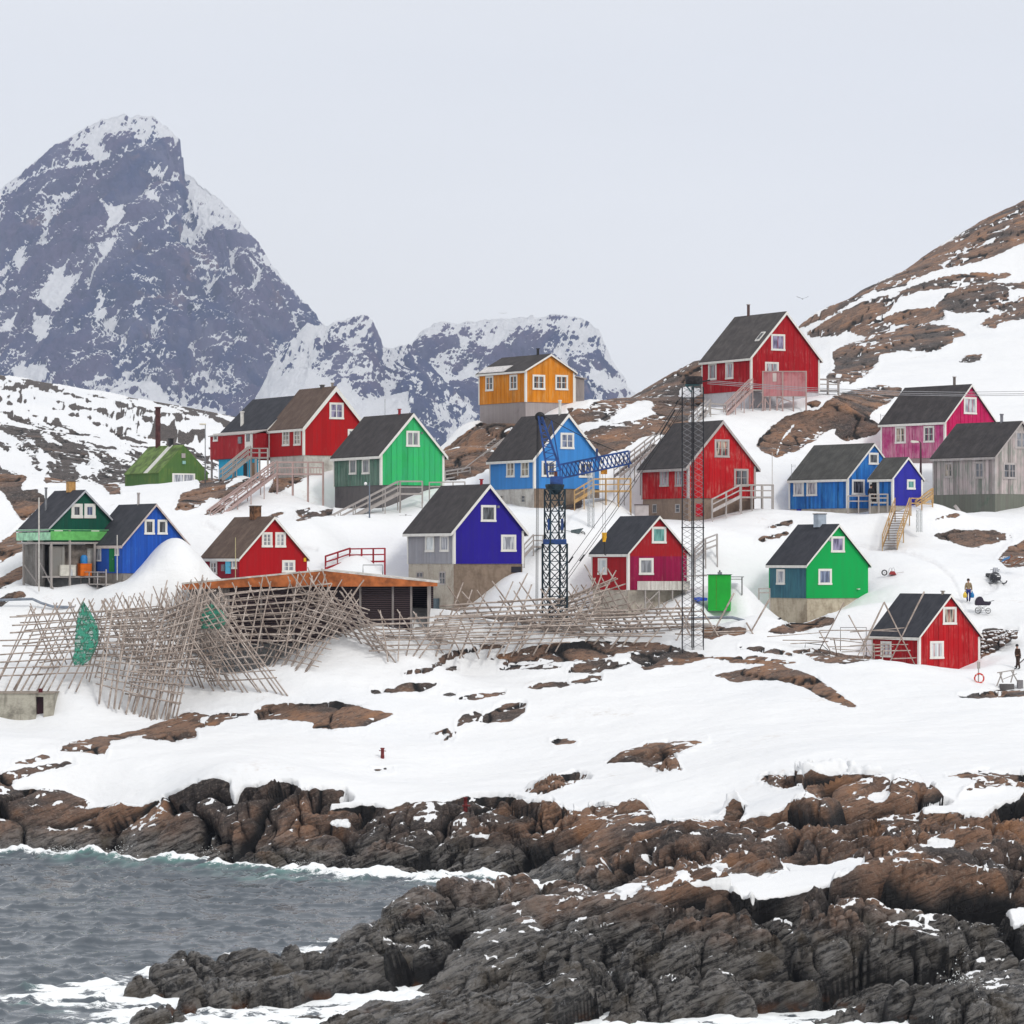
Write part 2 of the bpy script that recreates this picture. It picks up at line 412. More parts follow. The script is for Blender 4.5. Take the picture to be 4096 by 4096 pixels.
for j in range(0, len(_gy), 24):
    yy, xx = np.meshgrid(_gy[j:j + 24], _gx, indexing='ij')
    d2 = (xx.ravel()[:, None] - _pts[None, :, 0]) ** 2 + (yy.ravel()[:, None] - _pts[None, :, 1]) ** 2
    h = _phi(d2) @ _w[:_n] + _w[_n] + xx.ravel() / 100 * _w[_n + 1] + yy.ravel() / 100 * _w[_n + 2]
    GH[j:j + 24] = h.reshape(xx.shape)
def _cub(t):
    return (-.5 * t + t * t - .5 * t ** 3, 1 - 2.5 * t * t + 1.5 * t ** 3, .5 * t + 2 * t * t - 1.5 * t ** 3, -.5 * t * t + .5 * t ** 3)
def base_h(x, y):
    fx = np.clip((np.asarray(x) - GX0) / GS, 1, len(_gx) - 3.001); fy = np.clip((np.asarray(y) - GY0) / GS, 1, len(_gy) - 3.001)
    ix = np.floor(fx).astype(int); iy = np.floor(fy).astype(int); cx = _cub(fx - ix); cy = _cub(fy - iy)
    o = 0
    for a in range(4):
        r = 0
        for b in range(4): r = r + cx[b] * GH[iy + a - 1, ix + b - 1]
        o = o + cy[a] * r
    return o
def ground(x, y): return float(base_h(np.array([x]), np.array([y]))[0])

def P(z, *xy): return [zc(z, xy[i], xy[i + 1]) for i in range(0, len(xy), 2)]
ROCK = [
 [(-900, 3050), (0, 3094), (290, 3036), (304, 3051), (181, 3080), (43, 3123), (58, 3152), (254, 3156), (319, 3188), (355, 3210), (333, 3235), (449, 3217), (540, 3233), (638, 3196), (725, 3156), (790, 3127), (870, 3116), (920, 3130),
  (924, 3210), (949, 3210), (971, 3152), (1130, 3127), (1188, 3138), (1210, 3167), (1304, 3152), (1377, 3156), (1398, 3181), (1312, 3203), (1312, 3239), (1336, 3232), (1496, 3214), (1550, 3232), (1626, 3207), (1735, 3199), (1771, 3210),
  (1851, 3187), (1923, 3185), (2046, 3187), (2112, 3210), (2206, 3199), (2228, 3225), (2293, 3261), (2343, 3257), (2372, 3232), (2488, 3225), (2561, 3228), (2612, 3254), (2622, 3290), (2631, 3294), (2755, 3294), (2879, 3286), (2917, 3248),
  (2902, 3221), (2979, 3217), (2972, 3255), (2948, 3283), (3080, 3255), (3219, 3201), (3231, 3170), (3212, 3139), (3103, 3147), (3034, 3124), (3065, 3097), (3157, 3097), (3336, 3116), (3529, 3112), (3576, 3128), (3723, 3147), (3808, 3197),
  (3684, 3213), (3692, 3248), (3839, 3248), (3932, 3271), (3994, 3225), (4096, 3186), (5200, 3150), (5200, 4500), (-1300, 4500), (-1300, 3050)],
 P(17, 560, 940, 600, 900, 700, 870, 830, 850, 860, 830, 930, 815, 1000, 808, 1090, 812, 1135, 835, 1050, 838, 850, 862, 720, 905, 640, 940),
 P(17, 985, 945, 1060, 910, 1200, 870, 1400, 835, 1510, 820, 1700, 835, 1932, 850, 2050, 870, 2050, 910, 1932, 925, 1800, 940, 1600, 965, 1400, 950, 1250, 950, 1110, 975, 1180, 935, 1050, 930),
 P(17, 1080, 1020, 1150, 995, 1300, 992, 1400, 985, 1600, 995, 1500, 1010, 1400, 1015, 1250, 1022),
 P(17, 1665, 1045, 1720, 1000, 1760, 975, 1850, 985, 1960, 1000, 1932, 1045, 1800, 1045),
 P(17, 1300, 1185, 1420, 1140, 1530, 1130, 1640, 1135, 1675, 1160, 1600, 1175, 1450, 1180, 1390, 1195),
 P(17, 1690, 1140, 1800, 1115, 1932, 1090, 1932, 1110, 1800, 1138),
 P(17, -20, 1205, 160, 1195, 280, 1155, 400, 1160, 540, 1140, 480, 1165, 380, 1205, 300, 1205, 150, 1222, -20, 1225),
 P(17, 735, 1272, 850, 1245, 940, 1235, 1110, 1230, 980, 1250, 870, 1275),
 P(17, 700, 1470, 780, 1425, 860, 1400, 905, 1415, 850, 1460, 710, 1505, 740, 1480),
 P(17, 862, 1465, 950, 1425, 1080, 1350, 1180, 1328, 1280, 1328, 1270, 1380, 1220, 1430, 1170, 1460, 1080, 1480, 950, 1475),
 P(17, 1520, 1650, 1570, 1635, 1720, 1650, 1680, 1665, 1560, 1670), P(17, 490, 990, 560, 955, 610, 965, 560, 990), P(17, 620, 1025, 660, 1005, 720, 1000, 700, 1018),
 P(17, 265, 1060, 350, 1030, 490, 1030, 420, 1050), P(17, 500, 1578, 620, 1550, 640, 1560, 540, 1578), P(17, 600, 1630, 640, 1590, 690, 1575, 650, 1610), P(17, 585, 1240, 640, 1229, 690, 1240, 640, 1250),
 P(17, 975, 1070, 1080, 1050, 1030, 1070), P(17, 5, 1895, 60, 1868, 150, 1858, 120, 1885, 60, 1897),
 P(16, 690, 1390, 780, 1340, 980, 1315, 1100, 1330, 1250, 1325, 1380, 1312, 1560, 1345, 1700, 1385, 1860, 1408, 1780, 1440, 1640, 1500, 1400, 1520, 1190, 1522, 1210, 1480, 1000, 1455, 900, 1440, 720, 1450, 740, 1410),
 P(16, 0, 1460, 80, 1410, 170, 1408, 290, 1425, 230, 1440, 180, 1460, 260, 1515, 160, 1520, 180, 1600, 80, 1610, 0, 1640), P(16, 262, 1480, 320, 1425, 430, 1412, 640, 1412, 500, 1425, 430, 1450, 340, 1505, 280, 1500),
 P(14, 600, 1932, 700, 1870, 850, 1830, 1050, 1810, 1200, 1780, 1400, 1740, 1500, 1690, 1700, 1620, 1850, 1590, 1932, 1600, 1932, 1650, 1870, 1700, 1870, 1800, 1700, 1840, 1500, 1830, 1380, 1810, 1410, 1770, 1250, 1800, 1080, 1830, 1000, 1860, 1000, 1900, 850, 1932),
 P(0, 1145, 1440, 1180, 1418, 1220, 1402, 1335, 1397, 1300, 1412, 1270, 1420, 1285, 1455, 1240, 1452, 1210, 1440, 1165, 1440), P(0, 990, 1497, 1035, 1467, 1085, 1453, 1108, 1462, 1080, 1480, 1020, 1500),
 P(0, 1350, 1275, 1400, 1265, 1440, 1255, 1480, 1258, 1530, 1275, 1570, 1300, 1612, 1333, 1560, 1318, 1490, 1285, 1440, 1280, 1390, 1285), P(0, 1190, 1240, 1240, 1228, 1300, 1232, 1340, 1240, 1290, 1250, 1220, 1262),
 P(0, 1080, 1255, 1140, 1247, 1190, 1250, 1160, 1260, 1090, 1265), P(0, 1340, 1240, 1420, 1240, 1500, 1250, 1470, 1256, 1380, 1248), P(0, 940, 1235, 1030, 1217, 1130, 1211, 1240, 1215, 1290, 1226, 1180, 1230, 1090, 1233, 1000, 1243),
 P(0, 1845, 1349, 1866, 1350, 1860, 1356), P(0, 1810, 1313, 1880, 1305, 1940, 1303, 1940, 1311, 1860, 1316), P(0, 1785, 1462, 1830, 1456, 1960, 1462, 1960, 1495, 1900, 1483, 1850, 1488, 1810, 1497, 1850, 1475, 1790, 1465),
 P(0, 1765, 1010, 1800, 1000, 1870, 1003, 1905, 1012, 1870, 1025, 1830, 1032, 1800, 1020), P(0, 1885, 1055, 1905, 1035, 1960, 1010, 1960, 1065, 1900, 1068),
 P(0, 200, 1425, 120, 1410, 160, 1398, 205, 1400), P(0, 30, 1440, 80, 1425, 100, 1428, 60, 1440), P(0, 702, 1450, 728, 1447, 740, 1452, 712, 1455), 
 P(27, 560, 400, 640, 370, 730, 300, 830, 255, 920, 190, 1092, 100, 1500, 20, 1500, 130, 1092, 240, 1040, 265, 960, 300, 890, 322, 800, 335, 730, 360, 640, 405, 560, 420) if 0 else [],
] 
ZM[27] = (2900, 700, 2116)
ROCK = [p for p in ROCK if len(p) > 3]
ROCK += [
 P(27, 540, 405, 640, 360, 730, 290, 830, 240, 920, 175, 1092, 85, 1600, -100, 1600, 60, 1092, 240, 1040, 265, 960, 300, 890, 322, 800, 335, 730, 360, 640, 405, 560, 425),
 P(27, 262, 560, 350, 500, 440, 455, 560, 385, 560, 405, 440, 478, 350, 525),
 P(27, 300, 580, 400, 520, 500, 465, 600, 440, 700, 405, 800, 375, 910, 360, 1040, 362, 980, 385, 860, 412, 810, 410, 700, 425, 640, 440, 600, 490, 560, 520, 700, 490, 760, 485, 800, 500, 800, 520, 700, 545, 600, 545, 600, 575, 520, 590, 450, 570, 380, 585, 310, 588),
 P(27, 400, 680, 395, 650, 440, 625, 560, 590, 660, 555, 720, 548, 800, 552, 850, 565, 875, 585, 830, 590, 830, 610, 760, 640, 650, 640, 560, 650, 560, 680, 520, 720, 460, 760, 380, 755, 375, 735, 410, 700),
 P(27, 770, 485, 810, 440, 880, 410, 980, 395, 1030, 400, 1035, 440, 1000, 480, 960, 500, 850, 500), P(27, 1000, 490, 1030, 460, 1092, 440, 1300, 440, 1300, 480, 1092, 490, 1020, 492),
 P(27, 935, 545, 980, 515, 1092, 488, 1300, 500, 1092, 522, 1000, 535, 985, 555), P(27, 860, 678, 890, 662, 935, 658, 930, 672, 890, 682), P(27, 1030, 400, 1092, 393, 1300, 390, 1092, 412, 1050, 415),
 P(10, -200, 776, -100, 650, 0, 550, 120, 480, 330, 400, 490, 405, 560, 310, 620, 260, 760, 210, 1000, 150, 1150, 130, 1390, 150, 1350, 220, 1290, 260, 1240, 310, 1100, 370, 1030, 440, 1040, 500, 1120, 530, 1165, 550, 1160, 620, 1050, 660, 880, 700, 770, 725, 720, 700, 670, 640, 710, 590, 740, 575, 650, 570, 560, 610, 480, 670, 400, 740, 250, 820, 100, 870, 10, 885, -140, 830),
 P(10, 360, 320, 430, 295, 500, 305, 470, 330, 400, 345),
 P(5, 1165, 790, 1380, 770, 1540, 690, 1720, 605, 1932, 555, 2100, 480, 2300, 390, 2500, 300, 2680, 200, 2760, 200, 2760, 560, 2700, 700, 2560, 800, 2450, 1000, 2250, 1050, 2100, 1060, 1932, 1110, 1780, 1230, 1650, 1250, 1500, 1300, 1430, 1200, 1330, 1050, 1260, 960, 1200, 880),
 P(3, 1430, 720, 1600, 570, 1850, 400, 1932, 365, 2350, 380, 2350, 870, 1932, 890, 1800, 970, 1520, 1020, 1430, 1000),
 P(1, -60, 780, 60, 800, 100, 850, 200, 840, 220, 880, 170, 960, 190, 1010, 300, 985, 380, 1040, 380, 1100, 200, 1250, 150, 1180, 50, 1020, -60, 950),
 P(1, -60, 420, 380, 480, 560, 560, 800, 640, 1100, 680, 1180, 700, 1080, 800, 1000, 900, 1030, 1020, 950, 1020, 830, 860, 700, 900, 560, 920, 400, 920, 380, 860, 450, 780, 330, 700, 250, 640, 120, 560, -60, 540),
 P(1, -60, 1500, 120, 1360, 190, 1320, 190, 1500, -60, 1640), P(1, -60, 1790, 190, 1640, 190, 1740, -60, 1850), P(1, 1520, 1160, 1560, 1020, 1700, 980, 1932, 920, 1932, 1060, 1800, 1050, 1690, 1130, 1580, 1160), P(1, 1760, 1190, 1880, 1110, 1940, 1100, 1900, 1180),
 P(2, 230, 1360, 330, 1240, 450, 1190, 700, 1110, 740, 1160, 640, 1180, 540, 1230, 400, 1300, 300, 1350), P(2, 60, 1540, 180, 1460, 330, 1360, 300, 1400, 160, 1500), P(2, 0, 1170, 200, 1150, 400, 1120, 300, 1190, 100, 1240, 0, 1260),
 P(2, 1075, 1500, 1200, 1480, 1100, 1560), P(2, 1130, 1570, 1200, 1530, 1450, 1490, 1450, 1540, 1250, 1560, 1080, 1610), P(2, 730, 1560, 900, 1525, 850, 1560), P(2, 880, 1080, 1200, 1100, 1060, 1190, 850, 1300, 760, 1300, 800, 1200),
 P(14, 0, 470, 140, 410, 220, 400, 250, 450, 100, 470, 0, 540), P(13, 1450, 1080, 1480, 1030, 1620, 1025, 1870, 1035, 1800, 1120, 1640, 1240, 1450, 1340),
 P(12, 240, 1540, 380, 1480, 520, 1440, 800, 1420, 950, 1350, 1060, 1380, 1040, 1430, 800, 1480, 640, 1530, 400, 1560), P(12, -120, 1740, 100, 1745, 380, 1775, 530, 1830, 360, 1810, 100, 1765), P(12, 580, 1790, 750, 1770, 1100, 1800, 1300, 1850, 1700, 1860, 1500, 1890, 1200, 1932, 900, 1900, 700, 1830),
 P(12, 120, 350, 160, 310, 300, 305, 480, 270, 340, 320, 160, 365), P(12, 250, 190, 450, 140, 520, 130, 480, 150, 330, 175), P(20, 560, 1560, 800, 1480, 1050, 1520, 1350, 1500, 1350, 1600, 1000, 1640, 700, 1720, 560, 1700),
 P(6, 600, 1390, 830, 1330, 860, 1380, 760, 1395), P(11, 830, 1850, 1040, 1800, 1120, 1800, 1000, 1830, 800, 1860), P(6, 700, 1330, 900, 1240, 880, 1380, 640, 1390),
]
SNOWIN = [
 P(24, 0, 700, 200, 660, 330, 650, 480, 640, 560, 650, 700, 620, 640, 560, 760, 560, 900, 570, 1050, 540, 1140, 540, 1080, 640, 960, 700, 780, 730, 640, 760, 500, 770, 400, 740, 200, 730, 0, 740),
 P(23, 1560, 780, 1700, 740, 1932, 740, 1932, 790, 1700, 800, 1640, 825), P(24, 1370, 490, 1450, 450, 1580, 465, 1580, 500, 1430, 520), P(24, 1550, 380, 1680, 360, 1740, 400, 1630, 430),
 P(24, 1110, 240, 1180, 215, 1240, 215, 1260, 250, 1200, 275, 1120, 265), P(24, 860, 250, 960, 280, 940, 310, 880, 325), P(24, 1700, 620, 1760, 620, 1750, 690), P(24, 1830, 800, 2100, 760, 2100, 930, 1870, 925),
 P(24, 1700, 330, 1760, 380, 1740, 330), P(24, 190, 600, 400, 580, 420, 610, 260, 625), P(23, 770, 470, 860, 450, 920, 470, 900, 490), P(23, 20, 380, 100, 370, 110, 420, 70, 425), P(22, 1800, 380, 1932, 370, 1932, 430, 1830, 410),
 P(5, 1250, 960, 1640, 910, 1650, 870, 1720, 790, 1930, 700, 2080, 690, 2130, 760, 2100, 790, 2190, 830, 2100, 860, 1932, 920, 1780, 950, 1560, 990, 1330, 1045, 1270, 990),
 P(5, 2050, 560, 2200, 500, 2150, 540, 2000, 590), P(27, 780, 330, 850, 288, 842, 300, 800, 337), P(27, 905, 268, 990, 222, 985, 240, 920, 272), P(27, 960, 215, 1040, 190, 1030, 200),
 P(10, 10, 870, 60, 700, 210, 540, 215, 555, 100, 720, 30, 880), P(19, 560, 780, 640, 700, 980, 720, 980, 880, 760, 960, 540, 900)]

def blocks(P, sc, seed, crackw=.07, tilt=1.0):
    """angular rock blocks: every cell is its own tilted face, with a narrow crack round it"""
    Q = P / np.array(sc) + seed
    I = np.floor(Q).astype(np.int64)
    f1 = np.full(len(Q), 9.0); f2 = np.full(len(Q), 9.0); hh = np.zeros(len(Q), dtype=np.int64); D = np.zeros((len(Q), 3))
    for a in (-1, 0, 1):
        for b in (-1, 0, 1):
            for c in (-1, 0, 1):
                h = _hash(I[:, 0] + a, I[:, 1] + b, I[:, 2] + c); r = _rnd[h]
                dx = Q[:, 0] - (I[:, 0] + a + r[:, 0]); dy = Q[:, 1] - (I[:, 1] + b + r[:, 1]); dz = Q[:, 2] - (I[:, 2] + c + r[:, 2])
                d = np.sqrt(dx * dx + dy * dy + dz * dz); n = d < f1
                f2 = np.where(n, f1, np.minimum(f2, d)); f1 = np.where(n, d, f1); hh = np.where(n, h, hh)
                D[n] = np.stack([dx[n], dy[n], dz[n]], 1)
    g = _grad[hh]; e_ = f2 - f1
    pl = (D * g).sum(1) * tilt + (_rnd[hh, 3] - .5)
    cr = np.exp(-e_ / crackw)
    edge = 1 - np.exp(-e_ * 7)
    return pl, cr, edge, _rnd[hh, 3]
def build_ground():
    def make(name, Ys, mat, u0=-500, u1=4600, du=4.5):
        us = np.concatenate([np.arange(-2600, u0, 26.0), np.arange(u0, u1, du), np.arange(u1, 6700, 26.0)])
        U, YY = np.meshgrid(us, Ys); U2 = U
        X = ((U - 2048) / F * YY).ravel(); Y = YY.ravel(); U = U.ravel()
        Z = base_h(X, Y)
        e_ = 1.2
        nx = -(base_h(X + e_, Y) - base_h(X - e_, Y)) / (2 * e_); ny = -(base_h(X, Y + e_) - base_h(X, Y - e_)) / (2 * e_)
        nl = np.sqrt(nx * nx + ny * ny + 1); nx /= nl; ny /= nl; nz_ = 1 / nl
        py = HY + (CH - Z) / Y * F
        # exposed rock, in photo pixels from the outline of each outcrop
        m = polymax(U, py, ROCK)
        s = polymax(U, py, SNOWIN)
        Pw = np.stack([X, Y, Z], 1)
        left = (U < 1150) & (Y > 350)
        if left.any():      # the low bare hill behind the left houses: many thin streaks of rock
            q = Pw[left]; a_ = q[:, 2] + q[:, 0] * .30 - q[:, 1] * .04
            st = fbm(np.stack([q[:, 0] / 7, q[:, 1] / 60, a_ / .75], 1), 5, .62)
            big = fbm(np.stack([q[:, 0] / 26, q[:, 1] / 70, a_ / 4.2], 1) + 4.2, 2)
            ml = (st * 1.5 + big * .8 - .16) * 30 + 10 * np.clip((q[:, 1] - 545) / 30, 0, 1) + np.where(m[left] > 0, 7, 0) - 50 * np.clip((U[left] - 980) / 150, 0, 1)
            m[left] = ml
        shore = np.clip((236 - Y) / 12, 0, 1) * (m > -60)
        m = np.minimum(m, -s + 2)
        n1 = fbm(Pw / np.array([2.4, 2.4, 1.2]), 3)
        n2 = fbm(Pw / np.array([.6, .6, .4]) + 7, 2)
        mr_ = m + np.where(Y > 232, 4.0, 0) + n1 * 6 + n2 * 5
        rockw = np.clip(mr_ / 10 + .5, 0, 1)
        # shape of the bare rock: rounded blocks parted by cracks
        W = Pw * np.array([1, 1, 1.3]) + np.stack([fbm(Pw / 5, 2), fbm(Pw / 5 + 31, 2), fbm(Pw / 5 + 57, 2)], 1) * 1.9
        ca, sa = math.cos(.5), math.sin(.5)
        Wr = np.stack([(W[:, 0] * ca + W[:, 1] * sa), (-W[:, 0] * sa + W[:, 1] * ca), W[:, 2]], 1)
        disp = np.zeros(len(X)); crack = np.ones(len(X)); bl = np.full(len(X), .5)
        rk = (m > -30) & (Y < 520)
        q = Wr[rk]
        blk = np.clip(fbm(Pw[rk] / 10 + 3, 2) * 2.4 + .45, .08, 1)           # how broken the rock is
        sh = shore[rk]; near = np.clip((190 - Y[rk]) / 10, 0, 1)
        p1, c1, e1, r1 = blocks(q, (9.0, 4.2, 5.5), 0, .035, 1.0); p2, c2, e2, r2 = blocks(q, (2.6, 1.2, 1.6), 13, .05, 1.1); p3, c3, e3, r3 = blocks(q, (.95, .5, .6), 29, .07, 1.1)
        far = np.clip((Y[rk] - 300) / 60, 0, 1); blk = blk * (1 - .65 * (1 - sh)); amp = .20 * (1 - .3 * far) + (.80 + .20 * near) * sh
        lay = ridged(np.stack([q[:, 0] / 5, q[:, 1] / .9, (q[:, 2] + q[:, 0] * .25) / .55], 1), 3, .6)
        disp[rk] = amp * (p1 * 1.3 + (e1 - .7) * .60 - c1 * 1.3 + blk * (p2 * .42 + (e2 - .7) * .42 - c2 * .75) + blk * blk * (p3 * .08 - c3 * .10 + (e3 - .7) * .09) + (lay - .5) * .16) \
            + fbm(Pw[rk] / 1.3, 4, .6) * .07 * (0.25 + sh)
        crack[rk] = 1 - np.clip(c1 * 1.1 + blk * c2 * .8 + blk * blk * c3 * .25, 0, 1); bl[rk] = r1 * .55 + r2 * .45
        geo = np.clip((m + n1 * 10) / 26 + .55, 0, 1); geo = geo * geo * (3 - 2 * geo)
        disp *= geo
        # snow surface: gentle drifts, wind ripples, a lip where it meets the rock
        sn = fbm(Pw / np.array([14, 9, 9]), 3) * .34 + fbm(Pw / np.array([3.4, 2.2, 2.2]) + 5, 3) * .085
        lip = .07 * np.exp(-((mr_ + 7) / 6) ** 2)
        disp += (1 - geo) * (sn + lip)
        # little snow caught in cracks and on ledges of the shore rock
        # a trodden sled track and footpaths in the snow
        trk = np.full(len(X), -40.0)
        for path in ([(3560, 2205), (3640, 2215), (3735, 2245), (3800, 2300), (3835, 2370), (3862, 2440), (3890, 2520)], [(3870, 2405), (3930, 2370), (3990, 2345)], [(3180, 2110), (3300, 2150), (3420, 2170), (3560, 2205)], [(2320, 2025), (2260, 2090), (2180, 2130), (2120, 2200)], [(820, 2100), (900, 2150), (1010, 2180), (1130, 2180), (1270, 2200)]):
            poly_ = [(x_, y_ - 9) for x_, y_ in path] + [(x_, y_ + 9) for x_, y_ in reversed(path)]
            trk = np.maximum(trk, polymax(U, py, [poly_], 40.0))
        tw = np.clip(trk / 8 + .6, 0, 1) * (1 - geo); disp -= tw * (.10 + .10 * np.clip(n2, -1, 1))
        fl = fbm(Pw / np.array([.9, .6, .5]) + 3, 3) + .55 * fbm(Pw / 7 + 9, 2)
        catch = (Z > 1.2) * (fl * 34 - 6.5 - crack * 9) * np.clip((Z - 1.0) / 1.2, 0, 1)
        V = np.stack([X + nx * disp, Y + ny * disp, Z + nz_ * disp], 1)
        # colour edges follow the finished relief
        Vg = V.reshape(U2.shape + (3,)); NN = np.cross(np.gradient(Vg, axis=1), np.gradient(Vg, axis=0)); NN /= np.linalg.norm(NN, axis=2)[..., None] + 1e-9
        NN = NN.reshape(-1, 3); up = np.abs(NN[:, 2])
        pU = 2048 + V[:, 0] / V[:, 1] * F; pV = HY + (CH - V[:, 2]) / V[:, 1] * F
        m2 = polymax(pU, pV, ROCK); s2 = polymax(pU, pV, SNOWIN)
        bias = np.where(shore > 0, 0, 4.0)
        m2 = np.where(left, m, np.minimum(m2 + bias, -s2 + 2))
        m2 = np.where(shore > 0, m2 * .6 + m * .4, m2)
        mask = m2 + n1 * 6 + n2 * 5
        ledge = (up - .80) * 60 + fl * 30 - np.where(shore > 0, 13, 24) + (1 - crack) * 8
        ledge = np.where((V[:, 2] > 1.3) & (mask > 3), ledge, -50) * 1.0
        mask = np.where(ledge > -4, np.minimum(mask, -ledge), mask)
        tone = fbm(Pw / np.array([7, 5, 3]) + 21, 3) * .55 + .48 + (bl - .5) * .5 - np.where(left, .6, 0)
        tide = Z + disp - 1.9 * np.clip((186 - Y) / 8, 0, 1)
        return grid_mesh(name, V, len(us), len(Ys), mat, {"trod": tw, "rock": mask / 10, "crack": crack, "tone": tone, "tide": tide})
    mat = ground_material()
    a = make("shore_ground", np.arange(126, 234.01, .15), mat)
    Ys = np.concatenate([np.arange(234, 350, .34), np.arange(350, 520, .9), np.arange(520, 800, 4.0)])
    Ys[0] = 234.0
    a2_ = np.arange(126, 234.01, .15)[-1]
    Ys[0] = a2_
    b = make("ground", Ys, mat)
    tag(a, "grey and brown sea rock below the snow slope", kind='structure')
    tag(b, "snow covered ground with bare brown rock outcrops", kind='structure')

def ground_material():
    m = NT("snow_and_rock")
    g = m.n("ShaderNodeTexCoord").outputs["Object"]
    rk = m.attr("rock"); tone = m.attr("tone"); cr = m.attr("crack"); tide = m.attr("tide")
    n1 = m.noise(g, 1.7, 6, .65); n2 = m.noise(g, 9, 4, .6)
    mask = m.math('ADD', rk, m.math('MULTIPLY', m.math('SUBTRACT', n1, .5), 1.1))
    mask = m.rng(mask, -.06, .10)
    # rock colours: streaky gneiss; ochre lichen and bare buff high up, black and slate in the wash of the sea
    st = m.noise(m.coord2((0.15, 0.42, 0.1), (.45, .8, 2.8)), 1.5, 7, .68, .6)
    br = m.mix(m.rng(tone, .1, .8), (.075, .060, .056), (.33, .185, .115))
    br = m.mix(m.rng(st, .40, .52, .65, 0), br, (.020, .016, .016))
    br = m.mix(m.rng(m.noise(g, 5.5, 6, .7), .50, .70, 0, .6), br, (.40, .33, .27))
    br = m.mix(m.math('MULTIPLY', m.rng(m.noise(g, .35, 5, .6), .52, .66, 0, .75), m.rng(tone, .25, .7)), br, (.44, .215, .10))
    br = m.mix(m.rng(m.noise(g, 2.4, 7, .75), .60, .72, 0, .5), br, (.022, .018, .017))
    wet = m.mix(m.rng(st, .40, .60), (.016, .015, .015), (.25, .235, .22))
    wet = m.mix(m.rng(m.noise(g, 4.0, 6, .7), .50, .72, 0, .7), wet, (.36, .355, .36))
    wet = m.mix(m.rng(m.noise(g, .5, 4, .6), .5, .7, 0, .6), wet, (.11, .085, .055))
    wet = m.mix(m.rng(m.noise(g, 1.9, 7, .75), .58, .70, 0, .6), wet, (.008, .008, .009))
    band = m.rng(m.math('ADD', tide, m.math('MULTIPLY', m.noise(g, .28, 4, .6), 3.4)), 2.3, 4.4)
    col = m.mix(band, wet, br)
    col = m.mix(m.rng(cr, .25, .85, 1, 0), col, (.007, .006, .006))  # near-black painted into the cracks to deepen their shade
    kelp = m.math('MULTIPLY', m.rng(tide, -1.3, -1.9), m.rng(m.noise(g, .45, 4, .6), .56, .62))
    col = m.mix(kelp, col, (.09, .035, .012))
    # snow
    sd = m.noise(m.coord("Object", (.06, .10, .3)), 1, 5, .6)
    snow = m.mix(m.rng(sd, .45, .72, 0, .6), (.79, .805, .825), (.72, .745, .78))
    dirt = m.math('MULTIPLY', m.rng(m.noise(g, .22, 6, .7), .60, .72, 0, .35), m.rng(m.noise(g, 2.6, 5, .7), .45, .6))
    snow = m.mix(dirt, snow, (.42, .34, .27))
    snow = m.mix(m.math('MULTIPLY', m.attr("trod"), m.rng(m.noise(g, 3, 5, .7), .35, .65, .1, .6)), snow, (.60, .60, .62))
    c = m.mix(mask, snow, col)
    rb = m.math('ADD', m.math('MULTIPLY', m.noise(g, 3.2, 8, .75), 1.0), m.math('MULTIPLY', st, 1.3))
    rough = m.mix(mask, (.7, .7, .7), m.mix(m.rng(tide, .4, 3.4), (.18, .18, .18), (.7, .7, .7)))
    hs = m.math('ADD', m.math('MULTIPLY', m.noise(g, 1.3, 5, .6), .25), m.math('MULTIPLY', m.noise(m.coord("Object", (.3, .9, 1)), 1.5, 4, .55), .25))
    mx = m.n("ShaderNodeMix", data_type='FLOAT'); m.L(mask, mx.inputs[0]); m.L(hs, mx.inputs[2]); m.L(rb, mx.inputs[3])
    nb = m.bump(mx.outputs[0], 1.0, .34)
    m.bsdf(c, rough, nb, spec=.5)
    return m.m
build_ground()

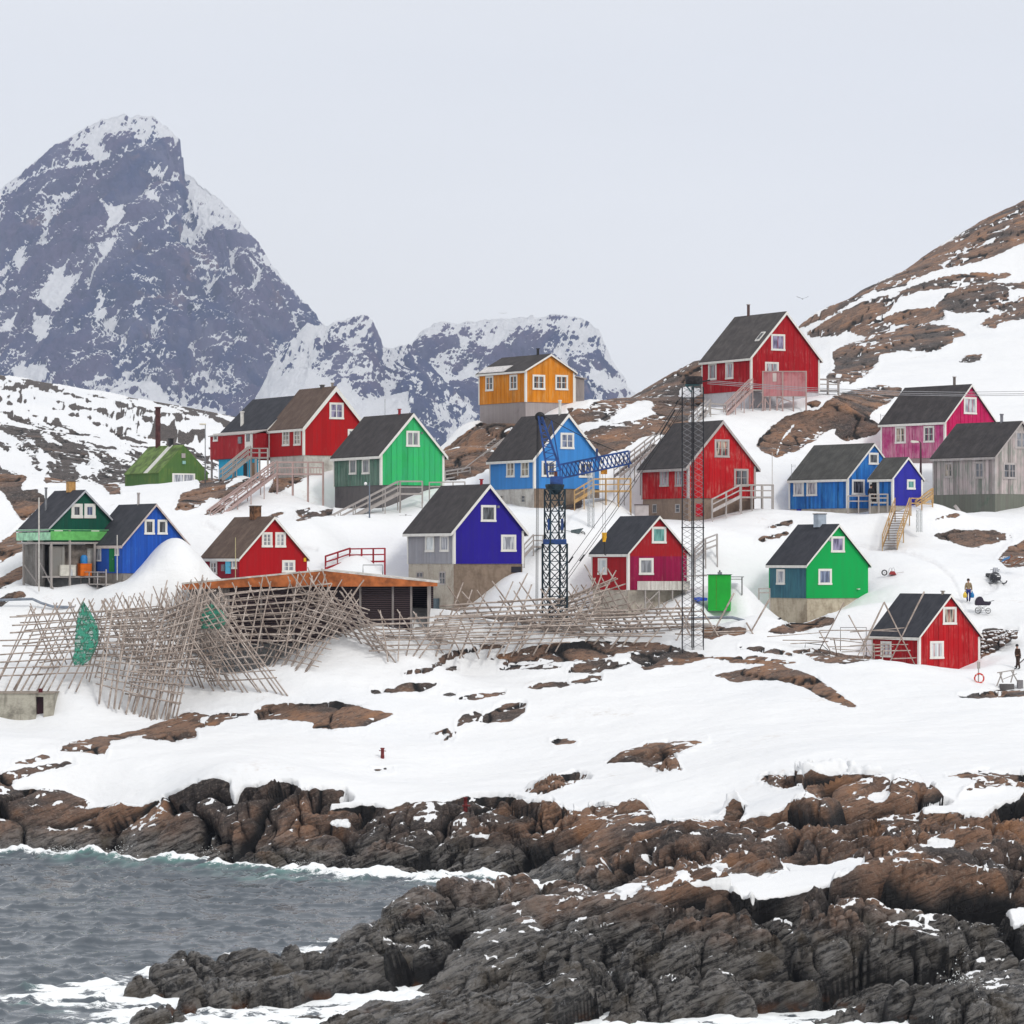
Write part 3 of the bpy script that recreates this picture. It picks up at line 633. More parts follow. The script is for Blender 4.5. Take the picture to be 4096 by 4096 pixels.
# ------------------------------------------------------------------ sea
def build_sea():
    us = np.concatenate([np.arange(-2600, -600, 20.0), np.arange(-600, 4700, 5.0), np.arange(4700, 6700, 20.0)]); Ys = np.arange(100, 232, .16)
    U, YY = np.meshgrid(us, Ys); X = ((U - 2048) / F * YY).ravel(); Y = YY.ravel()
    P2 = np.stack([X + Y * .12, Y, X * 0], 1)
    w = fbm(P2 / 9 + 2, 2) * .9
    Q = P2 + np.stack([w, w * .8, w * 0], 1)
    q1 = np.clip((ridged(Q / np.array([5.4, 2.9, 1]), 2, .5) - .42) / .58, 0, 1); q2 = np.clip((ridged(Q / np.array([2.3, 1.15, 1]) + 40, 2, .55) - .42) / .58, 0, 1)
    z = .27 * q1 ** 1.6 + .15 * q2 ** 1.6 * (.4 + q1) + .016 * fbm(Q / np.array([.8, .5, 1]) + 70, 2) + .14 * perlin(P2 / np.array([15, 9, 1])) - .16
    h = base_h(X, Y)
    fn = fbm(P2 / np.array([3.2, 1.3, 1]) + 11, 4, .6); fb = fbm(P2 / np.array([12, 6, 1]) + 19, 2)
    sh = np.clip((h + 1.55 + fb * .8) / 1.0, 0, 1.2)
    foam = sh * 1.15 + fn * (.25 + 1.0 * sh) - .42
    streak = np.clip((158 - Y) / 6, 0, 1) * np.clip((Y - 146) / 4, 0, 1) * np.clip((16 - X) / 20, 0, 1)
    foam += streak * .16 * (1 + fb)
    brk = np.clip(1 - np.abs(h + .75 + fb * .5) / 1.1, 0, 1) * np.clip((Y - 200) / 8, 0, 1)
    z += brk * (.42 + .5 * fn) + np.clip(foam, 0, 1) * .06 + .10 * np.clip(sh, 0, 1) * fn
    m = NT("sea_water")
    g = m.n("ShaderNodeTexCoord").outputs["Object"]
    fo = m.attr("foam")
    fz = m.math('ADD', fo, m.math('MULTIPLY', m.math('SUBTRACT', m.noise(m.coord("Object", (1, 2.2, 1)), 1.9, 7, .8), .5), 2.0))
    fm = m.rng(fz, .36, .62)
    body = m.mix(m.attr("green"), (.085, .102, .122), (.13, .33, .29))
    col = m.mix(fm, body, (.86, .89, .91))
    ro = m.mix(fm, (.05, .05, .05), (.75, .75, .75))
    nb = m.bump(m.math('ADD', m.noise(m.coord("Object", (1, 1.7, 1)), 2.4, 5, .62), m.math('MULTIPLY', m.noise(g, 8, 3, .6), .22)), .30, .05)
    m.bsdf(col, ro, nb, spec=.5)
    m.m.node_tree.nodes["Principled BSDF"].inputs["IOR"].default_value = 1.33
    green = np.clip(brk * 1.0 * (.2 + fn) + streak * np.clip(fn * 1.6 - .2, 0, 1), 0, 1)
    o = grid_mesh("sea", np.stack([X, Y, z], 1), len(us), len(Ys), m.m, {"foam": foam, "green": green})
    tag(o, "choppy grey green sea with white foam along the rocks", kind='structure')
build_sea()
# ------------------------------------------------------------------ far mountains
def mountain_material():
    m = NT("mountain_rock_and_snow")
    g = m.n("ShaderNodeTexCoord").outputs["Object"]
    sn = m.attr("snow"); tn = m.attr("tone")
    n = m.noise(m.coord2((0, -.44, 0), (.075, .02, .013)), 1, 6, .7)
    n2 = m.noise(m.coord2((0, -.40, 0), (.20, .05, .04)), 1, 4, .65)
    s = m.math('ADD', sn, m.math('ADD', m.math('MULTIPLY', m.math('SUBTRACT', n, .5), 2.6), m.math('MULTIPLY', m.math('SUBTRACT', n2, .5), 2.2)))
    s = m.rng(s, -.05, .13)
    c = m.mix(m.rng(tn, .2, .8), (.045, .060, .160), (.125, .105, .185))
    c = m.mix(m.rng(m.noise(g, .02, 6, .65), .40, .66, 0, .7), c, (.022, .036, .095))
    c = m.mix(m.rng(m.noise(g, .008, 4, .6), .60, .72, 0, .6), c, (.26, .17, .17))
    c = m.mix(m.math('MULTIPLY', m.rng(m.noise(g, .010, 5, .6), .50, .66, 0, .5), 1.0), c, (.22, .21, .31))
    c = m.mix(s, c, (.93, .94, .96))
    h = m.math('ADD', m.noise(g, .064, 8, .72), m.math('MULTIPLY', n, .8))
    m.bsdf(c, .9, m.bump(h, 1.0, 14.0), spec=.15)
    return m.m
MM = mountain_material()
S = 2.2     # how far off and how large the mountains stand
def mountain(name, ridge, Yr, Yf, zb, u0, u1, du, nrow, fields, label, lean=.45, nosnow=(), seed=0, amp=1.0, power=.85, sbias=0.0):
    Yr *= S; Yf *= S; zb *= S
    us = np.arange(u0, u1, du)
    rx = [p[0] for p in ridge]; ry = [p[1] for p in ridge]
    rpy = np.interp(us, rx, ry)
    zr = CH - (rpy - HY) / F * Yr
    k = np.ones(5) / 5
    # rows from the back foot over the crest to the front foot
    tb = np.linspace(-1, 0, nrow // 8, endpoint=False); tf = np.linspace(0, 1, nrow)
    T = np.concatenate([tb, tf])
    U, TT = np.meshgrid(us, T); ZR = np.broadcast_to(zr, U.shape)
    at_ = np.abs(TT)
    Yv = np.where(TT < 0, Yr + at_ * (Yr - Yf) * 1.2, Yr - at_ * (Yr - Yf))
    Zv = ZR - (ZR - zb) * at_ ** power
    X = (U - 2048) / F * Yr + 0 * Yv          # keep columns parallel so the mass has real width
    X = X * (Yv / Yr)
    Pw = np.stack([X.ravel(), Yv.ravel(), Zv.ravel()], 1)
    Po = Pw.copy(); Pw = Pw / S
    # surface normal by differences
    Vg = Pw.reshape(U.shape + (3,))
    dU = np.gradient(Vg, axis=1); dV = np.gradient(Vg, axis=0)
    N = np.cross(dU, dV); N /= np.linalg.norm(N, axis=2)[..., None]
    N = np.where(N[..., 2:3] < 0, -N, N).reshape(-1, 3)
    # smooth normals over the jagged crest
    N[:, 0] *= .3; N /= np.linalg.norm(N, axis=1)[:, None]
    lw = lean
    perp = Pw[:, 0] * 1.0 - Pw[:, 2] * lw
    al = Pw[:, 2] + Pw[:, 0] * lw
    wv = fbm(Pw / 90 + seed, 3) * 26
    q = np.stack([(perp + wv) / 46, al / 170, Pw[:, 1] / 200], 1) + seed
    big = ridged(q, 4, .5)
    q2 = np.stack([(perp + wv * 1.5) / 15, al / 42, Pw[:, 1] / 60], 1) + seed + 5
    med = ridged(q2, 3, .55)
    a1, b1, r1 = worley(np.stack([(perp + wv) / 30, al / 40, Pw[:, 1] / 40], 1) + seed)
    fin = fbm(Pw / np.array([5, 6, 4.]) + seed, 4, .6)
    d = amp * (16 * (big - .5) + 6.5 * (med - .5) + 7 * (r1 - .5) * np.clip((b1 - a1) * 4, 0, 1) + 2.2 * fin)
    fade = np.clip(1 - np.abs(TT.ravel()) * 12, 0, 1)
    fld_ = polymax(2048 + Po[:, 0] / Po[:, 1] * F, HY - (Po[:, 2] - CH) / Po[:, 1] * F, fields, 80.0)
    d = d * (1 - .85 * fade)
    d = np.where(fld_ > 0, d * .45, d)
    V = Po + N * d[:, None] * S
    V[:, 2] += (fade * (med - .5) * 2.0 + fade * fin * .8) * S
    # shading normal of the displaced mass, to see where snow can lie
    Vg = V.reshape(U.shape + (3,)); dU = np.gradient(Vg, axis=1); dV = np.gradient(Vg, axis=0)
    NN = np.cross(dU, dV); NN /= np.linalg.norm(NN, axis=2)[..., None]; NN = np.where(NN[..., 2:3] < 0, -NN, NN).reshape(-1, 3)
    pxv = 2048 + Po[:, 0] / Po[:, 1] * F; pyv = HY - (Po[:, 2] - CH) / Po[:, 1] * F
    fld = polymax(pxv, pyv, fields, 80.0) / 22
    ns = polymax(pxv, pyv, nosnow, 60.0) / 18 if nosnow else np.full(len(pxv), -3.0)
    gully = (.42 - big) * 3.0 + (.40 - med) * 1.6
    base = (NN[:, 2] - np.median(NN[:, 2])) * 3.4 + gully + .12 + sbias + fbm(Pw / 60 + seed + 3, 3) * 1.3 + np.clip(.09 - np.abs(TT.ravel()), 0, 1) * 14
    sn = np.maximum(base * .5, np.clip(fld + fin * .8 + (NN[:, 2] - .6) * .8, -3, 2))
    sn = np.where(ns > -1, np.minimum(sn, -ns * .8 + .15), sn)
    o = grid_mesh(name, V, len(us), len(T), MM, {"snow": sn, "tone": fbm(q / np.array([1, 3, 1]) + 8, 3) * .6 + .5 + (r1 - .5) * .35})
    return tag(o, label, kind='structure')
R1 = [(-1600, 1750), (-900, 1300), (-400, 1000), (0, 757), (58, 715), (109, 679), (181, 612), (268, 556), (348, 509), (406, 483), (493, 465), (522, 470), (558, 458), (616, 472), (648, 492), (685, 521), (717, 563), (724, 640), (734, 692), (775, 712), (833, 762), (891, 805),
      (971, 895), (1029, 972), (1109, 1081), (1188, 1183), (1261, 1258), (1304, 1306), (1420, 1420), (1560, 1560), (1800, 1760), (2000, 1900)]
S25 = lambda *a: P(25, *a)
F1 = [S25(0, 530, 60, 470, 150, 430, 250, 385, 400, 340, 560, 320, 620, 335, 480, 365, 330, 385, 200, 420, 80, 500), S25(360, 300, 420, 220, 520, 160, 600, 110, 690, 100, 640, 150, 560, 230, 600, 290, 620, 330, 520, 330, 500, 290, 470, 240, 420, 270, 380, 320),
      S25(890, 150, 950, 170, 960, 210, 900, 215, 880, 190), S25(780, 385, 860, 375, 920, 385, 900, 410, 840, 415), S25(940, 400, 1000, 410, 1060, 440, 1010, 450, 950, 425), S25(1030, 500, 1080, 485, 1150, 510, 1080, 520, 1100, 600, 1080, 640, 1060, 560),
      S25(820, 490, 860, 490, 880, 540, 840, 560, 810, 540), S25(570, 600, 680, 570, 690, 620, 640, 700, 580, 690, 600, 640), S25(250, 600, 275, 600, 270, 820, 220, 830, 250, 740), S25(540, 800, 660, 730, 620, 850, 560, 940, 480, 1060, 500, 980, 560, 880),
      S25(280, 950, 370, 890, 360, 960, 450, 980, 380, 1080, 300, 1180, 250, 1140, 180, 1110, 230, 1040), S25(180, 1180, 280, 1190, 270, 1290, 220, 1340, 180, 1280), S25(500, 1200, 540, 1080, 590, 1060, 560, 1150, 630, 1130, 560, 1200),
      S25(650, 1430, 690, 1330, 710, 1280, 700, 1360), S25(0, 1230, 100, 1180, 60, 1260, 0, 1310), S25(60, 1480, 130, 1440, 260, 1480, 300, 1540, 200, 1580, 90, 1560), S25(470, 1560, 500, 1520, 620, 1500, 560, 1530), S25(550, 1610, 690, 1520, 760, 1540, 820, 1570, 880, 1570, 950, 1650, 840, 1640, 740, 1600, 660, 1620),
      S25(960, 1090, 1100, 1065, 1080, 1100, 980, 1120), S25(1340, 870, 1400, 890, 1440, 960, 1400, 1060, 1360, 1060, 1410, 980), S25(100, 820, 150, 800, 130, 860, 160, 900, 110, 960, 80, 900, 40, 890), S25(900, 640, 920, 680, 880, 720, 930, 700, 960, 640, 980, 560, 960, 640),
      S25(700, 700, 770, 700, 740, 730), S25(0, 1620, 200, 1560, 500, 1610, 900, 1640, 1250, 1730, 1250, 1850, 0, 1850), S25(740, 1200, 780, 1190, 770, 1250, 740, 1240), S25(710, 1130, 800, 1080, 780, 1150, 740, 1160)]
R2 = [(500, 1960), (900, 1760), (1000, 1640), (1080, 1470), (1160, 1360), (1230, 1290), (1303, 1303), (1330, 1290), (1367, 1280), (1410, 1277), (1469, 1266), (1490, 1280), (1508, 1322), (1536, 1390), (1575, 1392), (1610, 1383), (1642, 1379), (1700, 1440), (1800, 1540), (2000, 1750), (2200, 1950)]
F2 = [S25(1790, 1250, 1700, 1170, 1600, 1180, 1500, 1220, 1380, 1260, 1290, 1310, 1230, 1390, 1170, 1450, 1160, 1500, 1260, 1440, 1330, 1350, 1400, 1310, 1480, 1290, 1540, 1310, 1620, 1290, 1700, 1250), S25(1230, 1680, 1300, 1600, 1380, 1560, 1450, 1490, 1500, 1460, 1560, 1480, 1640, 1440, 1700, 1470, 1800, 1520, 1850, 1560, 1932, 1560, 2000, 1640, 2260, 1620, 2260, 2100, 1200, 2100, 1200, 1780)]
R3 = [(900, 2000), (1300, 1800), (1440, 1660), (1560, 1520), (1642, 1395), (1674, 1335), (1713, 1309), (1764, 1294), (1828, 1294), (1931, 1281), (2033, 1275), (2097, 1264), (2174, 1268), (2264, 1262), (2341, 1283), (2392, 1315), (2418, 1367), (2456, 1443), (2495, 1508), (2522, 1559), (2640, 1680), (2900, 1900)]
Z5_ = lambda *a: P(28, *a)
ZM[28] = (1200, 1200, 1400 * 1932 / 1092)
F3 = [Z5_(400, 85, 470, 75, 440, 100, 410, 105), Z5_(560, 75, 650, 65, 670, 80, 600, 85), Z5_(490, 110, 540, 110, 520, 150, 500, 140), Z5_(720, 80, 780, 60, 870, 60, 900, 100, 850, 90, 780, 75), Z5_(550, 130, 610, 90, 660, 100, 620, 150, 570, 160),
      Z5_(380, 200, 430, 220, 480, 240, 530, 200, 560, 200, 560, 250, 470, 260, 420, 300, 380, 250), Z5_(420, 330, 480, 300, 540, 330, 520, 400, 460, 450, 420, 400), Z5_(900, 200, 960, 230, 1020, 270, 960, 290, 900, 250), Z5_(0, 190, 100, 230, 190, 240, 260, 210, 320, 220, 290, 300, 280, 360, 350, 420, 350, 500, 0, 500)]
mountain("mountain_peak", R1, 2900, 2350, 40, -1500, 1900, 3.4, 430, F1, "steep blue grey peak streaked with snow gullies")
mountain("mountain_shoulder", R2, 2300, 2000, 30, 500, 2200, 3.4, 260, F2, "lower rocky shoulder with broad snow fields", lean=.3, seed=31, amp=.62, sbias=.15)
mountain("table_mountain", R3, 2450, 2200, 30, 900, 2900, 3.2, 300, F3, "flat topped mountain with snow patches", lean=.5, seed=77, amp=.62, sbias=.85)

# ------------------------------------------------------------------ the air between
hm = NT("haze_air")
pv = hm.n("ShaderNodeVolumePrincipled")
pv.inputs["Color"].default_value = (.60, .72, 1.0, 1); pv.inputs["Density"].default_value = 0.000050; pv.inputs["Anisotropy"].default_value = 0.0
hm.L(pv.outputs[0], hm.out.inputs[1])
b = MB(); b.box((-3500, -30, -6), (3500, 9500, 1400))
tag(b.build("haze", hm.m), "thin cold air fading the far mountains", kind='stuff')
# ------------------------------------------------------------------ house materials
_mc = {}
def paint(col, worn=(.45, .42, .40), amt=.12, sp=.32, tint=.10, groove=.35, patch=None, name=None):
    key = ('p', col, worn, amt, sp, tint, groove, str(patch))
    if key in _mc: return _mc[key]
    m = NT(name or "painted_boards")
    g = m.n("ShaderNodeTexCoord").outputs["Object"]
    s = m.sep(g)
    b = m.math('MULTIPLY', m.math('ADD', s[0], s[1]), 1.0 / sp)
    fr = m.math('FRACT', b); ix = m.math('FLOOR', b)
    wn_ = m.n("ShaderNodeTexWhiteNoise", noise_dimensions='1D'); m.L(ix, wn_.inputs["W"])
    t = m.rng(wn_.outputs[0], 0, 1, 1 - tint * 1.6, 1 + tint, False)
    hs = m.n("ShaderNodeHueSaturation"); hs.inputs["Color"].default_value = col + (1,); m.L(t, hs.inputs["Value"])
    c = hs.outputs[0]
    if patch:
        z0, pc, pa = patch      # boards above height z0 with another colour
        c = m.mix(m.math('MULTIPLY', m.rng(s[2], z0 - .03, z0 + .03), pa), c, pc)
    wv = m.noise(m.coord("Object", (4.5, 4.5, .55)), 1.3, 6, .7)
    w2 = m.noise(g, .7, 4, .6)
    wear = m.math('MULTIPLY', m.rng(wv, .62 - amt * .9, .80 - amt * .8), m.rng(w2, .62 - amt, .75 - amt * .6))
    wear = m.math('MULTIPLY', wear, min(.85, .15 + amt * 1.2))
    c = m.mix(wear, c, worn)
    c = m.mix(m.rng(m.noise(m.coord("Object", (2.2, 2.2, .35)), 1.1, 5, .65), .4, .75, 0, .28), c, m.mix(.5, c, (.06, .05, .05)))
    gr = m.rng(m.math('ABSOLUTE', m.math('SUBTRACT', fr, .5)), .44, .49)
    c = m.mix(m.math('MULTIPLY', gr, groove), c, m.mix(.75, c, (.02, .018, .018)))
    nb = m.bump(m.math('ADD', m.math('MULTIPLY', gr, -1.0), m.math('MULTIPLY', m.noise(m.coord("Object", (14, 14, 1)), 1.5, 3, .6), .3)), .5, .02)
    m.bsdf(c, .7, nb, spec=.12)
    _mc[key] = m.m
    return m.m
def plain(name, col, rough=.6, var=.12, scale=3.0, metal=0.0, spec=.3, bumpd=.01):
    key = ('s', name, col, rough)
    if key in _mc: return _mc[key]
    m = NT(name)
    g = m.n("ShaderNodeTexCoord").outputs["Object"]
    n = m.noise(g, scale, 5, .6)
    lo = tuple(c * (1 - var * 1.6) for c in col); hi = tuple(min(1, c * (1 + var)) for c in col)
    m.bsdf(m.mix(m.rng(n, .3, .7), lo, hi), rough, m.bump(n, .4, bumpd), metal=metal, spec=spec)
    _mc[key] = m.m
    return m.m
def concrete(col=(.38, .35, .31), stain=(.16, .12, .09), amt=.5):
    key = ('c', col, stain, amt)
    if key in _mc: return _mc[key]
    m = NT("stained_concrete")
    g = m.n("ShaderNodeTexCoord").outputs["Object"]
    n = m.noise(g, .9, 7, .7); n2 = m.noise(m.coord("Object", (2.5, 2.5, .45)), .9, 6, .65); n3 = m.noise(g, 7, 3, .6)
    c = m.mix(m.rng(n, .42, .68, 0, amt), col, stain)
    c = m.mix(m.rng(n2, .48, .72, 0, amt * .9), c, stain)
    c = m.mix(m.rng(n3, .45, .75, 0, .18), c, (.06, .05, .045))
    form = m.n("ShaderNodeTexWave", wave_type='BANDS', bands_direction='Z'); m.L(g, form.inputs[0]); form.inputs["Scale"].default_value = 1.1; form.inputs["Distortion"].default_value = .4
    m.bsdf(c, .88, m.bump(m.math('ADD', n, m.math('MULTIPLY', form.outputs[1], .15)), .5, .03), spec=.2)
    _mc[key] = m.m
    return m.m
def roofing(col=(.045, .043, .046), hi=(.085, .08, .08), seams=True, brown=False):
    key = ('r', col, hi, brown)
    if key in _mc: return _mc[key]
    m = NT("roof_felt" if not brown else "brown_ribbed_roof")
    g = m.n("ShaderNodeTexCoord").outputs["Object"]
    n = m.noise(g, 1.1, 6, .65); n2 = m.noise(g, 16, 2, .6); s = m.sep(g)
    c = m.mix(m.rng(n, .35, .7), col, hi)
    c = m.mix(m.rng(n2, .5, .75, 0, .35), c, tuple(v * 1.9 for v in hi))
    st = m.noise(m.coord("Object", (.5, 4.0, .5)), 1, 5, .6)
    c = m.mix(m.rng(st, .52, .74, 0, .35), c, tuple(v * 1.7 for v in hi))
    sp = .20 if brown else 1.0
    fr = m.math('FRACT', m.math('MULTIPLY', s[1], 1 / sp))
    ln = m.rng(m.math('ABSOLUTE', m.math('SUBTRACT', fr, .5)), .30 if brown else .47, .5)
    c = m.mix(m.math('MULTIPLY', ln, .45 if brown else .3), c, (.02, .02, .02))
    m.bsdf(c, .85, m.bump(m.math('ADD', m.math('MULTIPLY', ln, 1.0 if brown else .4), m.math('MULTIPLY', n2, .3)), .6, .03), spec=.25)
    _mc[key] = m.m
    return m.m
def glass(kind='dark'):
    key = ('g', kind)
    if key in _mc: return _mc[key]
    cols = {'dark': ((.018, .020, .026), (.10, .11, .13)), 'curtain': ((.20, .21, .25), (.50, .52, .56)), 'violet': ((.08, .07, .14), (.30, .27, .42)), 'teal': ((.06, .20, .19), (.14, .36, .33)),
            'white': ((.45, .50, .53), (.66, .70, .72)), 'grey': ((.14, .15, .17), (.26, .27, .30)), 'blue': ((.07, .09, .16), (.20, .24, .36)), 'warm': ((.05, .05, .05), (.50, .42, .34))}
    a, b_ = cols[kind]
    m = NT("window_pane_" + kind)
    n = m.noise(m.coord("Object", (3.5, 3.5, .5)), 1.4, 3, .5)
    c = m.mix(m.rng(n, .42, .60), a, b_)
    m.bsdf(c, .12, spec=.6)
    _mc[key] = m.m
    return m.m
WHITE = paint((.74, .73, .70), (.42, .38, .34), .10, 5.0, .03, 0, name="white_trim")
OLDWHITE = paint((.50, .47, .47), (.30, .26, .24), .35, 5.0, .05, 0, name="weathered_trim")
TAR = roofing((.036, .033, .035), (.062, .057, .058)); TARB = roofing((.026, .028, .036), (.046, .048, .058)); TARW = roofing((.055, .050, .050), (.095, .086, .084)); BROWN = roofing((.095, .062, .048), (.150, .105, .082), brown=True)
GREYWOOD = paint((.27, .24, .23), (.42, .39, .37), .5, .14, .18, .5, name="grey_weathered_wood")
DARKWOOD = paint((.085, .080, .085), (.16, .15, .15), .4, 9.0, .05, .3, name="dark_tarred_planks")
TANWOOD = paint((.44, .27, .11), (.58, .42, .25), .3, .5, .12, .2, name="fresh_tan_timber")
PINKWOOD = paint((.33, .15, .14), (.45, .36, .34), .5, .6, .15, .2, name="faded_red_timber")
REDWOOD = paint((.30, .02, .03), (.40, .25, .22), .15, .6, .1, .2, name="red_painted_timber")
STEEL = plain("grey_steel", (.22, .23, .25), .5, .2, 4, .4)
BLACKM = plain("black_metal", (.020, .020, .022), .5, .2, 4, .2)
RUST = plain("rusty_metal", (.14, .045, .03), .8, .35, 5)

# ------------------------------------------------------------------ house builder
class House:
    def __init__(s, name, label, z, L, C, Rr, ap, tip, base, fb, Y, th=30, cat="house", group="wooden houses of the village", gmat=None, smat=None, roof=None, trim=None,
                 fmat=None, fside=None, og=.22, apx=None, corner=True, bw=.20, batten=0.0, roof_t=.13, fascia=True, fdown=.9, parent=None, part="", binset=.0, zoff=0):
        s.z = z; s.Y = Y; th = R(th); s.c = math.cos(th); s.sn = math.sin(th); s.roofm = roof or TAR
        pxC, _ = zc(z, C, 0); s.xc = kx(pxC) * Y
        s.zb = CH + ky(zy(z, base)) * Y
        s.W = s.gx(Rr); s.L = s.sy(L)
        et = s.gx(tip[0]); s.e = max(.12, -et)
        if apx is not None: s.xm = s.gx(apx)
        else: s.xm = s.W / 2
        s.zap = CH + ky(zy(z, ap)) * (Y + s.xm * s.sn) - s.zb
        ztip = CH + ky(zy(z, tip[1])) * Y - s.zb
        sl = (s.zap - ztip) / (s.xm + s.e); s.sl = sl; s.sr = sl * s.xm / (s.W - s.xm) if abs(s.xm - s.W / 2) > .3 else sl
        if parent is None:
            s.o = empty(name, (s.xc, Y, s.zb), th, label, cat, group)
        else: s.o = parent
        s.parent = parent
        if parent is not None:      # a second volume of the same house: keep its own frame through an offset on each mesh
            s.off = Matrix.Translation((s.xc, Y, s.zb)) @ Matrix.Rotation(th, 4, 'Z')
            s.off = parent.matrix_basis.inverted() @ s.off
        W, Ln, xm = s.W, s.L, s.xm
        tv = roof_t / math.cos(math.atan(sl))
        zt = s.zap - tv - sl * xm; ztr = s.zap - tv - s.sr * (W - xm); za = s.zap - tv
        s.zt = zt; s.za = za; s.ztr = ztr
        f = s.fix
        gm = gmat; sm = smat or gmat; tr = trim or WHITE
        pent = [(0, 0), (W, 0), (W, ztr), (xm, za), (0, zt)]
        if gm:
            mb = MB(); mb.prism(pent, 0, .12)
            if batten:
                k = batten
                while k < W - .05:
                    h = (zt + sl * k if k < xm else ztr + s.sr * (W - k)) - .03
                    mb.box((k - .022, -.028, .02), (k + .022, 0, h)); k += batten
            f(mb.build(part + "gable_wall", gm, s.o)); 
            mb = MB(); mb.prism(pent, Ln - .12, Ln); f(mb.build(part + "rear_wall", gm, s.o))
            mb = MB(); mb.box((0, .12, 0), (.12, Ln - .12, zt))
            if batten:
                k = .12 + batten
                while k < Ln - .05:
                    mb.box((-.028, k - .022, .02), (0, k + .022, zt - .03)); k += batten
            f(mb.build(part + "side_wall", sm, s.o))
            mb = MB(); mb.box((W - .12, .12, 0), (W, Ln - .12, ztr)); f(mb.build(part + "side_wall", sm, s.o))
        # roof
        e = s.e
        def topz(x): return s.zap - (sl * (xm - x) if x < xm else s.sr * (x - xm))
        mb = MB()
        mb.prism([(-e, topz(-e)), (xm, s.zap), (W + e, topz(W + e)), (W + e, topz(W + e) - tv), (xm, s.zap - tv), (-e, topz(-e) - tv)], -og, Ln + og)
        s.roof = f(mb.build(part + "roof", s.roofm, s.o))
        if bw:
            bv = bw / math.cos(math.atan(sl))
            for y0, y1 in ((-og - .035, -og - .002), (Ln + og + .002, Ln + og + .035)):
                mb = MB()
                mb.prism([(-e - .01, topz(-e) - .03), (xm, s.zap - .03), (W + e + .01, topz(W + e) - .03), (W + e + .01, topz(W + e) - .03 - bv * .9), (xm, s.zap - .03 - bv), (-e - .01, topz(-e) - .03 - bv * .9)], y0, y1)
                f(mb.build(part + "bargeboard", tr, s.o))
        if fascia:
            zf = topz(-e) - tv
            f(MB().box((-e - .03, -og, zf - .10), (-e - .002, Ln + og, zf + tv * .6)).build(part + "eave_board", tr, s.o))
            zf2 = topz(W + e) - tv
            f(MB().box((W + e + .002, -og, zf2 - .10), (W + e + .03, Ln + og, zf2 + tv * .6)).build(part + "eave_board", tr, s.o))
        if corner:
            cb = MB().box((-.03, -.035, -.02), (.17, -.004, zt - .02)).box((-.034, -.034, -.02), (-.004, .15, zt - .02))
            f(cb.build(part + "corner_board", tr, s.o))
            cb = MB().box((W - .17, -.035, -.02), (W + .03, -.004, ztr - .02)); f(cb.build(part + "corner_board", tr, s.o))
            cb = MB().box((-.034, Ln - .15, -.02), (-.004, Ln + .03, zt - .02)); f(cb.build(part + "corner_board", tr, s.o))
        if fmat:
            dz = CH + ky(zy(z, fb)) * Y - s.zb - fdown
            i = .07 + binset
            mb = MB().box((i, i, dz), (W - i, Ln - i, -.003)); s.fnd = f(mb.build(part + "foundation", fmat, s.o))
            if fside:
                mb = MB().box((i - .02, i + .03, dz), (i - .002, Ln - i, -.004)); f(mb.build(part + "foundation_side", fside, s.o))
        s.fi = .07 + binset
    def fix(s, o):
        if s.parent is not None: o.matrix_basis = s.off @ o.matrix_basis
        return o
    def gx(s, x):
        k = kx(zx(s.z, x)); return (k * s.Y - s.xc) / (s.c - k * s.sn)
    def sy(s, x):
        k = kx(zx(s.z, x)); return (s.xc - k * s.Y) / (s.sn + k * s.c)
    def gz(s, t, y): return CH + ky(zy(s.z, y)) * (s.Y + t * s.sn) - s.zb
    def sz(s, t, y): return CH + ky(zy(s.z, y)) * (s.Y + t * s.c) - s.zb
    def rect(s, face, x0, x1, y0, y1):
        if face == 'g':
            a, b = s.gx(x0), s.gx(x1); return a, b, s.gz((a + b) / 2, y1), s.gz((a + b) / 2, y0)
        a, b = s.sy(x1), s.sy(x0); return a, b, s.sz((a + b) / 2, y1), s.sz((a + b) / 2, y0)
    def pbox(s, mb, face, a, b, z0, z1, d0, d1):
        """box on a wall: from a to b along it, z0..z1, d0..d1 outwards"""
        if face == 'g': mb.box((a, -d1, z0), (b, -d0, z1))
        else: mb.box((-d1, a, z0), (-d0, b, z1))
    def window(s, face, x0, x1, y0, y1, nx=1, ny=1, kind='dark', trim=None, cw=None, d=0.0, name="window", label=None):
        a, b, z0, z1 = s.rect(face, x0, x1, y0, y1); w = b - a; h = z1 - z0
        cw = cw or min(.15, w * .17); tr = trim or WHITE
        mb = MB(); B = lambda *q: s.pbox(mb, face, *q)
        B(a, b, z1 - cw, z1, d + .002, d + .055); B(a - .03, b + .03, z0, z0 + cw, d + .002, d + .075); B(a, a + cw, z0 + cw, z1 - cw, d + .002, d + .052); B(b - cw, b, z0 + cw, z1 - cw, d + .002, d + .052)
        o = s.fix(mb.build(name, tr, s.o))
        if label: o['label'] = label
        ia, ib, i0, i1 = a + cw, b - cw, z0 + cw, z1 - cw
        mb = MB(); sw = .035
        B(ia, ib, i1 - sw, i1, d + .003, d + .036); B(ia, ib, i0, i0 + sw, d + .003, d + .036); B(ia, ia + sw, i0, i1, d + .003, d + .034); B(ib - sw, ib, i0, i1, d + .003, d + .034)
        for k in range(1, nx):
            q = ia + (ib - ia) * k / nx; B(q - .045, q + .045, i0, i1, d + .003, d + .040)
        for k in range(1, ny):
            q = i0 + (i1 - i0) * k / ny; B(ia, ib, q - .02, q + .02, d + .003, d + .030)
        f_ = mb.build("sash", tr, o); mb2 = MB(); s.pbox(mb2, face, ia + .01, ib - .01, i0 + .01, i1 - .01, d + .001, d + .012)
        p_ = mb2.build("pane", glass(kind), o)
        return o
